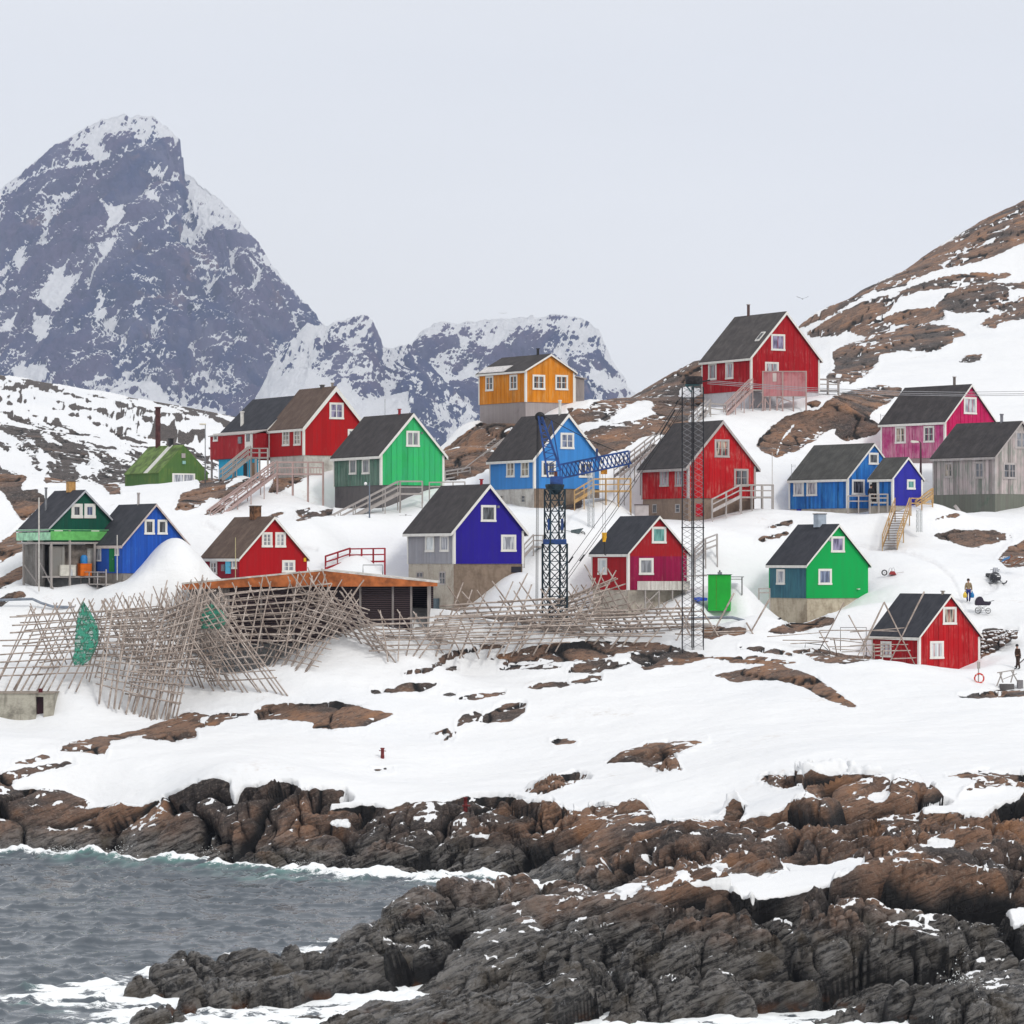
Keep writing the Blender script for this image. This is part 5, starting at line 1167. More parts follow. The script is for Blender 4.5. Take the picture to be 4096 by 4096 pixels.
def rack(label, t0, t1, f0, f1, b0, b1, N, M, ext=.5, over=.5, jit=.30, r=0.072, skipb=0, rt=(0.12, 1.0)):
    T0, T1, F0_, F1_, B0, B1 = [at(*v) for v in (t0, t1, f0, f1, b0, b1)]
    org = (F0_ + F1_ + B0 + B1) / 4
    org.z = ground(org.x, org.y)
    o = empty("drying_rack", org, 0, label, "drying rack", RG)
    J = lambda s=jit: Vector((rr.uniform(-s, s), rr.uniform(-s, s), rr.uniform(-s, s) * .6))
    cnt = 0
    for i in range(N):
        s = i / max(1, N - 1); T = lerp(T0, T1, s) + J()
        for a, b_ in ((F0_, F1_), (B0, B1)):
            f = lerp(a, b_, s) + J(); g_ = ground(f.x, f.y) - .25
            d = (T - f); d.normalize()
            f2 = f + d * max(-.6, (g_ - f.z) / d.z)
            pole(f2, T + d * (rr.uniform(ext * .4, ext * 1.7) + (ext * 1.5 if rr.random() < .12 else 0)), o, org, r, "crossed_pole")
    for k in range(M):
        s = rt[0] + (rt[1] - rt[0]) * k / M
        for side, (a, b_) in enumerate(((F0_, F1_), (B0, B1))):
            if side and k < skipb: continue
            p = lerp(a, T0, s) + J(.1); q = lerp(b_, T1, s) + J(.1); d = (q - p).normalized()
            p = p - d * rr.uniform(over * .4, over * 1.4); q = q + d * rr.uniform(over * .4, over * 1.4)
            gz_ = max(0, ground(p.x, p.y) + .1 - p.z); p.z += gz_; gz_ = max(0, ground(q.x, q.y) + .1 - q.z); q.z += gz_
            off = Vector((0, -.11 if not side else .11, .05))
            if (q - p).length > 7:
                m_ = lerp(p, q, rr.uniform(.42, .58)); pole(p + off, m_ + off + d * .4 + J(.08), o, org, r * .95, "rail"); pole(m_ + off - d * .4 + J(.08), q + off, o, org, r * .95, "rail")
            else: pole(p + off, q + off, o, org, r * .95, "rail")
    return o
rack("leftmost pole rack with the long green net hung on it", (118, 2440, 252), (470, 2415, 252), (-30, 2745, 248.5), (300, 2735, 248.5), (235, 2700, 255), (590, 2660, 255), 13, 9, .45, 1.2, r=0.060)
rack("big dense pole rack left of centre reaching nearest the shore rocks", (440, 2435, 250.5), (770, 2400, 249.5), (395, 2780, 247.5), (690, 2870, 244.5), (610, 2740, 252.5), (930, 2800, 249.5), 15, 13, .5, .5, r=.06, skipb=1)
rack("tall tent shaped pole rack beside the big dense one with its right side facing out", (640, 2430, 249), (835, 2340, 248.5), (510, 2830, 246.5), (700, 2875, 244.5), (880, 2790, 249.5), (1150, 2795, 246.5), 13, 14, .6, .5, r=.06, skipb=1)
rack("small low rack between the net rack and the dense rack", (420, 2415, 253), (620, 2400, 253), (340, 2690, 250), (520, 2690, 250), (540, 2660, 255.5), (740, 2640, 255.5), 7, 7, .4, .5, r=0.055)
rack("dense tent shaped pole rack in front of the middle of the long shed", (1215, 2345, 253.5), (1425, 2415, 250.5), (1045, 2665, 252), (1225, 2700, 249), (1400, 2600, 255), (1590, 2650, 251), 12, 11, .7, .6, r=0.062, skipb=1)
rack("pole rack standing close against the left half of the long shed", (885, 2360, 253.6), (1300, 2312, 253.6), (850, 2600, 251.3), (1230, 2600, 251.3), (980, 2560, 254.4), (1400, 2560, 254.4), 9, 8, .3, .4, r=0.065)
rack("tangled low rack around the left corner of the long shed", (730, 2390, 251.5), (930, 2400, 251), (660, 2650, 249.5), (860, 2700, 248.5), (840, 2620, 253.5), (1040, 2670, 252.5), 9, 8, .5, .5, r=0.058)
rack("open fence like rack of long level rails at the right end of the shed", (1520, 2462, 252.5), (1825, 2450, 254), (1540, 2625, 251), (1700, 2622, 252), (1620, 2610, 254), (1900, 2600, 255), 5, 7, .25, 1.6, r=0.058)
rack("sprawling rack of tall crossed poles left of the crane foot", (1830, 2400, 258), (2180, 2380, 259), (1740, 2610, 254), (2080, 2590, 255), (1960, 2590, 261), (2330, 2580, 261), 7, 9, .9, .9, r=0.072)
rack("tall pole rack between the crane and the two tone red house", (2250, 2385, 262), (2440, 2300, 262), (2150, 2570, 259), (2330, 2560, 259), (2370, 2560, 264), (2590, 2570, 263), 8, 10, .5, .5, r=0.068)
rack("low rack of stacked rails below the two tone red house", (2400, 2430, 261), (2720, 2420, 261), (2300, 2570, 258.5), (2600, 2565, 258.5), (2520, 2560, 263), (2800, 2560, 263), 7, 8, .45, 1.1, r=0.072)
rack("low pole rack in front of the crane foot", (2030, 2450, 258), (2330, 2440, 258), (1960, 2600, 256), (2240, 2590, 256), (2120, 2590, 260), (2420, 2580, 260), 7, 6, .5, .8, r=0.065)
def xrack(label, Y, poles, rails, r=0.072):
    x0 = sum(p[0] for p in poles) / len(poles); y0 = max(max(p[1], p[3]) for p in poles)
    org = at(x0, y0, Y); o = empty("drying_rack", org, 0, label, "drying rack", RG)
    for i, (a, b, c, d) in enumerate(poles):
        p, q = at(a, b, Y + (.12 if i % 2 else -.12)), at(c, d, Y + (.5 if i % 2 else -.5)); dd = (q - p).normalized(); pole(p, q + dd * .45, o, org, r, "crossed_pole", .03)
    for i, (a, b, c, d) in enumerate(rails): pole(at(a, b, Y - .2 - .06 * (i % 2)), at(c, d, Y + .25), o, org, r * .8, "rail", .05)
Zl = lambda z, a: [(*zc(z, q[0], q[1]), *zc(z, q[2], q[3])) for q in a]
xrack("pair of bare crossed poles with thin rails right of the black mast", 259, Zl(20, [(500, 1130, 940, 1830), (1140, 830, 620, 1800), (1380, 1400, 1640, 1840), (1820, 960, 1330, 1820), (380, 1010, 20, 1760), (60, 1200, 370, 1780)]),
      Zl(20, [(300, 1550, 850, 1530), (560, 1590, 1500, 1560), (860, 1625, 1500, 1625), (0, 1620, 950, 1665), (850, 1690, 1900, 1700), (700, 1735, 1500, 1735), (0, 1740, 720, 1810), (1560, 1640, 1900, 1780), (500, 1830, 1100, 1790)]))
xrack("thin crossed poles with level rails between the green and the small red house", 257, Zl(12, [(890, 1520, 1040, 1790), (1210, 1160, 920, 1720), (1270, 1320, 1560, 1840), (1725, 1160, 1480, 1660), (1500, 1600, 1400, 1820), (1080, 1620, 1110, 1780), (1480, 1640, 1465, 1830)]),
      Zl(12, [(220, 1600, 1000, 1540), (900, 1520, 1900, 1530), (890, 1610, 1570, 1640), (420, 1645, 1010, 1660), (1030, 1635, 1450, 1680), (520, 1690, 1000, 1665), (1010, 1730, 1450, 1715), (1060, 1755, 1420, 1775), (1180, 1795, 1560, 1790)]), .05)
xrack("tall crossed poles standing in front of the small faded red house", 252.5, Zl(13, [(378, 715, 712, 1395), (826, 600, 470, 1325), (380, 720, 160, 1200), (262, 1180, 268, 1310), (375, 1240, 360, 1340)]),
      Zl(13, [(0, 1048, 605, 1002), (0, 1135, 560, 1115), (0, 1205, 645, 1188), (260, 1228, 480, 1212), (240, 1268, 670, 1255), (280, 1310, 480, 1300), (470, 1345, 735, 1335)]), .062)
# nets hanging on the poles
def netmat():
    m = NT("green_fishing_net")
    g = m.n("ShaderNodeTexCoord").outputs["Object"]
    n = m.noise(g, 2.6, 5, .7); n2 = m.noise(g, 16, 3, .7)
    b = m.bsdf(m.mix(m.rng(n, .4, .6), (.015, .16, .10), (.06, .30, .21)), .8, spec=.2)
    m.setin(b, "Alpha", m.math('MAXIMUM', m.rng(n, .46, .56, .30, .95), m.rng(n2, .56, .6, 0, .9)))
    return m.m
NET = netmat()
def net(label, Y0, Y1, ctr, wid, name="fishing_net"):
    """ctr: list of (px, py), wid: half width px at each; hung as two folds with depth"""
    org = at(ctr[-1][0], ctr[-1][1], Y1); vs = []; fs = []; n = 9
    for i, ((x, y), w) in enumerate(zip(ctr, wid)):
        Y = Y0 + (Y1 - Y0) * i / (len(ctr) - 1)
        for k in range(n):
            u = k / (n - 1) * 2 - 1; v = at(x + u * w, y + abs(u) * 6 + rr.uniform(-2, 2), Y + .16 * math.sin(u * 7 + i * .8)) - org; vs.append(v)
    for i in range(len(ctr) - 1):
        for k in range(n - 1): fs.append((i * n + k, i * n + k + 1, (i + 1) * n + k + 1, (i + 1) * n + k))
    mb = MB(); mb.add(vs, fs); o = mb.build(name, NET, None, True, org)
    sm = o.modifiers.new("thick", 'SOLIDIFY'); sm.thickness = .05
    return tag(o, label, "fishing net", "green fishing nets")
net("long dark green net hanging down the leftmost rack", 251.5, 248.9, [(333, 2405), (338, 2440), (345, 2480), (348, 2520), (345, 2560), (338, 2600), (325, 2630), (315, 2655)], [4, 22, 38, 46, 46, 40, 36, 16])
net("tattered green net caught in the poles by the left corner of the shed", 249.6, 248.4, [(845, 2415), (850, 2440), (855, 2465), (850, 2490), (840, 2510)], [14, 40, 52, 50, 34])

# ------------------------------------------------------------------ long open drying shed
def shed():
    Y = 255.0; s = Y / F
    a = at(745, 2345, Y); x0, x1 = kx(757) * Y, kx(1725) * Y; org = at(757, 2520, Y)
    o = empty("drying_shed", org, 0, "long low shed with rust brown gable board and dark slatted walls", "shed")
    ox, oy, oz = org
    zc_ = lambda py: CH + ky(py) * Y - oz
    W = x1 - x0; D_ = 7.5
    zl, zr, zp = zc_(2336), zc_(2330), zc_(2283); xp = kx(1301) * Y - ox; zb = -1.2
    orange = plain("rust_brown_board", (.40, .12, .035), .75, .3, 1.2); edge = plain("pale_roof_edge", (.55, .53, .50), .7, .2, 2)
    e = .5
    MB().prism([(-e, zl - .02), (xp, zp), (W + e, zr - .02), (W + e, zr + .10), (xp, zp + .12), (-e, zl + .10)], -.7, D_).build("roof", edge, o)
    MB().prism([(-e + .03, zl - .42), (xp * .45, zc_(2347)), (W + e - .03, zc_(2345)), (W + e - .03, zr - .03), (xp, zp - .01), (-e + .03, zl - .03)], -.68, -.62).build("gable_board", orange, o)
    rib = NT("dark_slats"); g = rib.n("ShaderNodeTexCoord").outputs["Object"]; sz = rib.sep(g)[2]
    fr = rib.math('FRACT', rib.math('MULTIPLY', sz, 1 / .155)); ln = rib.rng(rib.math('ABSOLUTE', rib.math('SUBTRACT', fr, .5)), .2, .42)
    rib.bsdf(rib.mix(ln, (.085, .055, .06), (.008, .006, .008)), .8, rib.bump(ln, .6, .03))
    xs = [2.9, 5.3, 7.7, 10.2, 12.6, 15.0, 16.35]
    zt = zc_(2346)
    # slats are real boards with gaps
    for i in range(len(xs) - 1):
        mb = MB(); z = -.9 + (.0 if i < 3 else .05)
        zz = z
        while zz < zt - .1:
            mb.box((xs[i] + .08, 0, zz), (xs[i + 1] - .08, .035, zz + .105)); zz += .155
        mb.box((xs[i] + .02, .30, -1.0), (xs[i + 1] - .02, .34, zt)); mb.build("slatted_wall", rib.m, o)
    pm = paint((.36, .34, .35), (.20, .17, .15), .4, 3, .1, .2)
    for x in xs: MB().box((x - .08, -.08, -1.6), (x + .08, .02, zt + .1)).build("post", pm, o)
    mb = MB(); x = 0.1
    while x < 2.75: mb.box((x, 0, -1.2), (x + .15, .05, zt + .05)); x += .25
    mb.box((0.02, .12, -1.2), (2.8, .16, zt)); mb.build("board_wall", GREYWOOD, o)
    MB().box((-.02, .2, -1.6), (.1, D_ - .4, zt)).build("end_wall", GREYWOOD, o); MB().box((W - .3, .2, -1.6), (W - .18, D_ - .4, zt)).build("end_wall", GREYWOOD, o)
    MB().box((0, D_ - .5, -1.6), (W, D_ - .4, zt)).build("rear_wall", rib.m, o)
shed()

# ------------------------------------------------------------------ stairs, decks, railings
SG = "outdoor wooden stairs between the houses"
def stair(label, p, q, w=1.1, mat=GREYWOOD, rail=.95, wd=(0, 1, 0), posts=4, down=1.5, rh=True, group=SG, both=True, treadm=None):
    """from p (bottom, front edge) up to q; steps run back along wd"""
    p = Vector(p); q = Vector(q); wd = Vector(wd).normalized() * w; org = p.copy()
    o = empty("staircase", org, 0, label, "stairs", group)
    d = q - p; n = max(3, int(abs(d.z) / .21)); z_ = Vector((0, 0, 1))
    hor = Vector((d.x, d.y, 0)); L_ = hor.length / n; hd = hor.normalized()
    mb = MB()
    for i in range(n):
        c = d * ((i + .5) / n) + z_ * .02
        a = c - hd * L_ * .5; b_ = c + hd * L_ * .5
        mb.add([a, b_, b_ + wd, a + wd] + [v - z_ * .05 for v in (a, b_, b_ + wd, a + wd)], [(0, 1, 2, 3), (7, 6, 5, 4), (0, 4, 5, 1), (1, 5, 6, 2), (2, 6, 7, 3), (3, 7, 4, 0)])
    mb.build("treads", treadm or mat, o)
    for off in (Vector((0, 0, 0)) - wd * .03, wd * 1.03):
        MB().bar(off, off + d, .06, .26).build("stringer", mat, o)
        if rail and (both or off.length < .2):
            MB().bar(off + z_ * rail, off + d + z_ * rail, .07, .11).build("handrail", mat, o)
            if rh: MB().bar(off + z_ * rail * .55, off + d + z_ * rail * .55, .05, .09).build("lower_rail", mat, o)
            for i in range(posts):
                c = off + d * (i / (posts - 1)) if posts > 1 else off
                gr_ = ground(org.x + c.x, org.y + c.y) - org.z - .2
                MB().bar((c.x, c.y, max(min(gr_, c.z - .1), c.z - 4)), c + z_ * (rail + .02), .08).build("post", mat, o)
    return o
def deck(label, p, q, depth, mat=GREYWOOD, rail=.95, name="deck", nposts=3, legs=True, pickets=False, cat="deck", down=3.0, both=True, ends=(0, 1)):
    """level platform with front edge p to q and a railing"""
    p = Vector(p); q = Vector(q); org = p.copy(); o = empty(name, org, 0, label, cat, "raised wooden decks with railings")
    d = q - p; back = Vector((0, depth, 0)); z_ = Vector((0, 0, 1))
    if depth > .05:
        a, b_ = Vector((0, 0, 0)), d
        MB().add([a, b_, b_ + back, a + back] + [v - z_ * .14 for v in (a, b_, b_ + back, a + back)], [(0, 1, 2, 3), (7, 6, 5, 4), (0, 4, 5, 1), (1, 5, 6, 2), (2, 6, 7, 3), (3, 7, 4, 0)]) if 0 else None
        mb = MB(); mb.add([a, b_, b_ + back, a + back] + [v - z_ * .14 for v in (a, b_, b_ + back, a + back)], [(0, 1, 2, 3), (7, 6, 5, 4), (0, 4, 5, 1), (1, 5, 6, 2), (2, 6, 7, 3), (3, 7, 4, 0)]); mb.build("deck_boards", mat, o)
    MB().bar(z_ * rail, d + z_ * rail, .07, .1).build("handrail", mat, o); MB().bar(z_ * rail * .5, d + z_ * rail * .5, .05, .1).build("lower_rail", mat, o)
    if 1 in ends and depth > .3: MB().bar(d + z_ * rail, d + back + z_ * rail, .07, .1).build("handrail", mat, o)
    if both and depth > .3: MB().bar(back + z_ * rail, d + back + z_ * rail, .07, .1).build("handrail", mat, o)
    for i in range(nposts):
        for bk in ((0, 1) if depth > .3 else (0,)):
            c = d * (i / (nposts - 1)) + back * bk; g_ = ground(org.x + c.x, org.y + c.y) - org.z - .2
            MB().bar((c.x, c.y, max(min(g_, c.z - .2), -down) if legs else -.1), c + z_ * (rail + .03), .10).build("post", mat, o)
    if pickets:
        mb = MB(); n = int(d.length / .28)
        for i in range(n): c = d * (i / n); mb.box((c.x - .02, c.y - .02, c.z), (c.x + .02, c.y + .02, c.z + rail * .5))
        mb.build("pickets", mat, o)
    return o
A2 = lambda z, x, y, Y: at(*zc(z, x, y), Y)
stair("long faded red staircase climbing to the deck of the double red house", A2(2, 115, 1640, 281), A2(2, 850, 1090, 291.5), 1.3, PINKWOOD, 1.05, (-.3, 1, 0), 6)
deck("faded red deck with pickets in front of the double red house", A2(2, 850, 1085, 291.5), A2(2, 1355, 1085, 294), 1.2, PINKWOOD, .95, nposts=4, pickets=True)
stair("grey steep stairs to the white door of the double red house", A2(2, 245, 1160, 300), A2(2, 560, 900, 303), 1.0, GREYWOOD, .9, (-.3, 1, 0), 3)
deck("small grey landing with crossed railing at the white door", A2(2, 560, 905, 303), A2(2, 745, 905, 302), .9, GREYWOOD, .75, nposts=3, both=False)
stair("grey wooden stairs below the mint green house", A2(3, 140, 1590, 284), A2(3, 965, 1165, 286.5), 1.1, GREYWOOD, 1.0, (-.2, 1, 0), 6)
deck("grey landing with railing in front of the mint green house", A2(3, 965, 1165, 286.5), A2(3, 1210, 1165, 287.5), 1.3, GREYWOOD, .98, nposts=2)
deck("thin grey railing running right from the mint green house", A2(3, 1290, 1140, 289), A2(3, 1682, 1135, 290), .02, GREYWOOD, .7, name="railing", cat="railing", nposts=4)
stair("weathered stairs up the dark rock to the orange house", A2(3, 1640, 930, 304), A2(5, 460, 1120, 314), 1.7, GREYWOOD, 0, (-.5, 1, 0))
deck("grey plank walkway at the foot of the rock stairs", A2(3, 1465, 1000, 302), A2(3, 1740, 955, 304), 1.2, GREYWOOD, .6, nposts=3, name="walkway", cat="walkway")
stair("short tan timber stairs beside the sky blue house", A2(6, 800, 1310, 290.5), A2(6, 1045, 1165, 291.5), 1.2, TANWOOD, .95, (0, 1, 0), 3)
deck("tan timber deck right of the sky blue house", A2(6, 1045, 1165, 291.5), A2(6, 1525, 1160, 293), 1.7, TANWOOD, .98, nposts=4)
stair("grey stairs rising to the balcony of the highest red house", A2(7, 432, 1330, 325.5), A2(7, 720, 1045, 328), 1.0, PINKWOOD, 1.05, (-.2, 1, 0), 4)
deck("half way landing of the stairs to the highest red house", A2(7, 245, 1310, 325), A2(7, 430, 1330, 325.5), 1.2, GREYWOOD, 1.0, nposts=2)
stair("lowest flight of stairs on the rock below the highest red house", A2(8, 750, 290, 320), A2(8, 945, 100, 324), 1.2, GREYWOOD, .9, (-.3, 1, 0), 3)
deck("grey railing behind the right corner of the highest red house", A2(7, 1320, 1040, 334), A2(7, 1672, 1045, 336), 1.2, GREYWOOD, 1.0, nposts=4)
# the faded balcony screen of the highest red house
PS = paint((.36, .06, .075), (.52, .30, .31), .40, .34, .18, .4); o_ = empty("balcony", A2(7, 830, 1120, 328.3), 0, "faded red balcony screen on stilts before the highest house", "balcony")
bx = lambda x, y: A2(7, x, y, 328.3) - o_.location
for a, b_ in ((832, 1042), (1056, 1308)):
    p, q = bx(a, 1116), bx(b_, 848); MB().box((p.x, 0, p.z), (q.x, .06, q.z)).build("screen", PS, o_)
for a, b_, c, d_ in ((830, 838, 1312, 850), (830, 1116, 1312, 1122)): p, q = bx(a, d_), bx(c, b_); MB().box((p.x, -.05, p.z), (q.x, .08, q.z)).build("rail", PINKWOOD, o_)
for x_ in (832, 1050, 1310): p, q = bx(x_ - 8, 1240 if x_ > 1300 else 1290), bx(x_ + 8, 838); MB().box((p.x, -.06, p.z - .3), (q.x, .07, q.z)).build("post", PINKWOOD, o_)
for x_ in (858, 912, 990, 1170): p, q = bx(x_ - 8, 1250), bx(x_ + 8, 1120); MB().box((p.x, .1, p.z - .5), (q.x, .25, q.z)).build("post", PINKWOOD, o_)
for a, b_, c, d_ in ((850, 1130, 900, 1210), (1000, 1125, 1150, 1180), (1040, 1160, 990, 1230), (740, 1145, 690, 1240), (830, 1165, 770, 1240)): MB().bar(bx(a, b_) + Vector((0, .2, 0)), bx(c, d_) + Vector((0, .2, 0)), .09).build("brace", PINKWOOD, o_)
p, q = bx(700, 1050), bx(1312, 1030); MB().box((p.x, .08, p.z - .05), (q.x, 2.2, p.z + .07)).build("deck_boards", GREYWOOD, o_)
p, q = bx(940, 955), bx(982, 862); MB().box((p.x, -.04, p.z), (q.x, .0, q.z)).build("sign_board", plain("old_notice", (.55, .48, .46), .7, .1, 1), o_)

stair("lilac grey stairs at the right end of the red house behind the mast", A2(8, 965, 1225, 294), A2(8, 1275, 1065, 296.5), 1.2, OLDWHITE, 1.0, (0, 1, 0), 3)
deck("grey deck at the right corner of the red house behind the mast", A2(8, 1285, 1065, 296.5), A2(8, 1638, 1065, 299), 1.6, GREYWOOD, 1.0, nposts=4)
stair("tan timber stairs climbing to the small indigo annex", A2(10, 1190, 1900, 286), A2(10, 1330, 1490, 293.5), 1.15, TANWOOD, 1.0, (1, -.15, 0), 3, treadm=plain("wet_brown_treads", (.16, .10, .07), .7))
deck("tan railing between the indigo annex and the grey house", A2(10, 1500, 1470, 295), A2(10, 1740, 1480, 297), .02, TANWOOD, .85, nposts=3, name="railing", cat="railing")
stair("small tan stairs rising to the left corner of the grey house", A2(10, 1560, 1465, 297), A2(10, 1745, 1330, 300), .8, TANWOOD, .6, (0, 1, 0), 2)
deck("grey railing on the small porch of the bright blue house", A2(10, 805, 1450, 298.6), A2(10, 1040, 1450, 299), .02, OLDWHITE, .9, nposts=3, name="railing", cat="railing")
deck("weathered board fence beside the door of the bright blue house", A2(10, 1050, 1400, 296.2), A2(10, 1245, 1400, 296.4), .6, GREYWOOD, .65, nposts=3)
stair("dark red stairs behind the peak of the long shed", A2(16, 1290, 165, 268), A2(16, 1500, 95, 270.5), 1.0, REDWOOD, 1.0, (0, 1, 0), 3)
deck("dark red railed deck right of the brown roofed red house", A2(16, 1500, 95, 270.5), A2(16, 1800, 90, 272), 1.0, REDWOOD, .95, nposts=4)
stair("grey stairs behind the black mast above the green shed", A2(8, 775, 1750, 281), A2(8, 890, 1640, 283), .9, OLDWHITE, .8, (0, 1, 0), 2)
deck("grey railed landing right of the black mast", A2(8, 890, 1640, 283), A2(8, 1020, 1590, 283.5), .9, OLDWHITE, .8, nposts=2)
stair("grey stairs between the indigo house and the crane tower", A2(18, 150, 560, 277), A2(18, 270, 430, 279), .9, GREYWOOD, .9, (0, 1, 0), 2)
deck("grey railing left of the crane tower", A2(18, 270, 430, 279), A2(18, 395, 430, 280), .8, GREYWOOD, .85, nposts=2)
deck("two rail grey fence beside the left corner of the emerald house", A2(20, 1620, 900, 272), A2(20, 1830, 900, 272.5), .02, GREYWOOD, .62, nposts=2, name="railing", cat="railing")
stair("long grey hillside stairs between the sky blue and the red house", A2(6, 1380, 980, 300), A2(6, 1900, 560, 311), 1.2, GREYWOOD, .95, (-.4, 1, 0), 5)
o_ = stair("short plank stairs leaning on the grey house basement", A2(11, 1150, 1820, 303.3), A2(11, 1035, 1680, 303.4), .3, OLDWHITE, 0, (0, -1, 0))

# ------------------------------------------------------------------ blue lattice crane
CB = plain("crane_blue", (.012, .055, .22), .45, .35, 1.5, .2, .5); CD = plain("crane_dark_steel", (.008, .028, .042), .55, .4, 1.5, .2, .4)
def lattice(mb, c, w, z0, z1, n, rot=0, leg=.09, br=0.058, x=True):
    cs = []
    for i in range(4):
        a = rot + math.pi / 4 + i * math.pi / 2; cs.append(Vector((c[0] + w * .7071 * math.cos(a), c[1] + w * .7071 * math.sin(a), 0)))
    for v in cs: mb.bar((v.x, v.y, z0), (v.x, v.y, z1), leg)
    for k in range(n):
        a, b_ = z0 + (z1 - z0) * k / n, z0 + (z1 - z0) * (k + 1) / n
        for i in range(4):
            p, q = cs[i], cs[(i + 1) % 4]
            mb.bar((p.x, p.y, b_), (q.x, q.y, b_), br)
            m_ = (p + q) / 2
            if x == 'V': mb.bar((p.x, p.y, b_), (m_.x, m_.y, a), br); mb.bar((q.x, q.y, b_), (m_.x, m_.y, a), br)
            else: mb.bar((p.x, p.y, a), (q.x, q.y, b_), br); mb.bar((q.x, q.y, a), (p.x, p.y, b_), br)
def truss(mb, a, b, wdt, dep, n, chord=.07, br=0.046, dep2=None):
    """box truss from a to b: depth vertical, width along y"""
    a = Vector(a); b = Vector(b); d = (b - a).normalized(); up = Vector((0, 1, 0)).cross(d); up = up if up.z > 0 else -up; s = Vector((0, wdt / 2, 0)); dep2 = dep2 or dep
    R_ = lambda t, i, j: a.lerp(b, t) + up * ((dep + (dep2 - dep) * t) * (i - .5)) + s * (1 if j else -1)
    for i in (0, 1):
        for j in (0, 1): mb.bar(R_(0, i, j), R_(1, i, j), chord)
    for k in range(n):
        t0, t1 = k / n, (k + 1) / n
        for j in (0, 1): mb.bar(R_(t0, 0, j), R_(t1, 1, j), br); mb.bar(R_(t0, 1, j), R_(t1, 0, j), br)
        for i in (0, 1): mb.bar(R_(t0, i, 0), R_(t1, i, 1), br); mb.bar(R_(t0, i, 0), R_(t0, i, 1), br)
CY = 261.0
base = at(2219, 2460, CY); cr = empty("tower_crane", base, 0, "dark blue lattice crane with low jib and yellow hook", "crane")
cz = lambda py, Y=CY: CH + ky(py) * Y - base.z
ca = lambda px, py, dy=0: at(px, py, CY + dy) - base
mb = MB(); lattice(mb, (0, 0), 1.42, -.6, cz(2175), 9, .38, .15, .06, 'V'); mb.build("tower_base", CD, cr)
mb = MB(); lattice(mb, (0, 0), 1.18, cz(2175), cz(1958), 5, .38, .12, .06, 'V'); mb.build("tower_top", CD, cr)
MB().box((-.88, -.8, cz(2178)), (.88, .8, cz(2157))).build("collar", CB, cr, bevel=.03)
for dx in (-.55, .45): MB().box((dx, -.72, cz(2120)), (dx + .2, -.5, cz(2075))).build("collar_plate", CB, cr)
mb = MB(); mb.lathe([(.35, cz(1978)), (.66, cz(1955)), (.72, cz(1945)), (.72, cz(1938)), (.5, cz(1936))], n=16); mb.build("slew_ring", CD, cr)
MB().box((-.35, -.55, cz(1940)), (.62, .55, cz(1906))).build("cab", CB, cr, bevel=.05)
MB().box((-.05, -.4, cz(1906)), (.2, .4, cz(1887))).build("winch", RUST, cr)
mb = MB(); truss(mb, ca(2242, 1886), ca(2519, 1829), .9, 1.02, 17, .12, .062, .95); mb.bar(ca(2240, 1858, -.45), ca(2240, 1915, -.45), .09).bar(ca(2520, 1803, 0), ca(2514, 1862, 0), .08).bar(ca(2514, 1855), ca(2516, 1872), .12)
truss_o = mb.build("jib", CB, cr); MB().box(tuple(ca(2384, 1842, -.5)), tuple(ca(2392, 1842, -.5) + Vector((0, 1.0, .9)))).build("jib_joint", CB, cr)
mb = MB()
for dy in (-.42, .42):
    mb.bar(ca(2154, 1664, dy * .4), ca(2192, 1912, dy), .15); mb.bar(ca(2168, 1668, dy * .4), ca(2243, 1882, dy), .15)
    for k in range(9):
        t = (k + .6) / 9.5; t2 = (k + 1.5) / 9.5
        A_, B_ = ca(2154, 1664, dy * .4).lerp(ca(2192, 1912, dy), t), ca(2168, 1668, dy * .4).lerp(ca(2243, 1882, dy), t2); C_ = ca(2168, 1668, dy * .4).lerp(ca(2243, 1882, dy), t)
        mb.bar(A_, C_, .06); mb.bar(A_, B_, .065)
for k in range(9):
    t = (k + .6) / 9.5
    for P0, P1 in (((2154, 1664), (2192, 1912)), ((2168, 1668), (2243, 1882))): mb.bar(ca(*P0, -.17).lerp(ca(*P1, -.42), t), ca(*P0, .17).lerp(ca(*P1, .42), t), .05)
mb.build("mast", CB, cr)
mb = MB()
for dy in (-.3, .3): mb.bar(ca(2206, 1682, dy), ca(2240, 1872, dy), .09); mb.bar(ca(2206, 1684, dy), ca(2190, 1720, dy), .06)
mb.build("rear_strut", CB, cr)
sh_ = MB(); sh_.lathe([(.0, -.12), (.36, -.12), (.40, 0), (.36, .12), (.0, .12)], n=14); so = sh_.build("sheave", BLACKM, cr, True); so.rotation_euler = (R(90), 0, 0); so.location = ca(2160, 1668)
MB().box(tuple(ca(2151, 1700, -.2)), tuple(ca(2172, 1666, .2))).build("mast_head", plain("black_blue", (.008, .015, .035), .5), cr)
WIRE = BLACKM
mb = MB()
for dy in (-.12, .12): mb.tube([ca(2162, 1657, dy), ca(2250, 1705, dy), ca(2350, 1757, dy), ca(2470, 1806, dy)], .03, 5)
mb.build("tie_rope", WIRE, cr)
mb = MB()
for x_, x2 in ((2148, 2143), (2151, 2147), (2156, 2151)): mb.tube([ca(x_, 1668), ca(x2, 2448)], .018, 4)
mb.build("hoist_rope", WIRE, cr)
mb = MB(); mb.box(tuple(ca(2404, 1896, -.3)), tuple(ca(2428, 1874, .3))); mb.build("trolley", plain("crane_orange", (.62, .26, .02), .5, .3), cr)
mb = MB()
for x_ in (2411, 2421): mb.tube([ca(x_, 1892), ca(x_, 2134)], .012, 4)
mb.build("hook_rope", WIRE, cr)
YB = plain("hook_yellow", (.70, .36, .01), .45, .2)
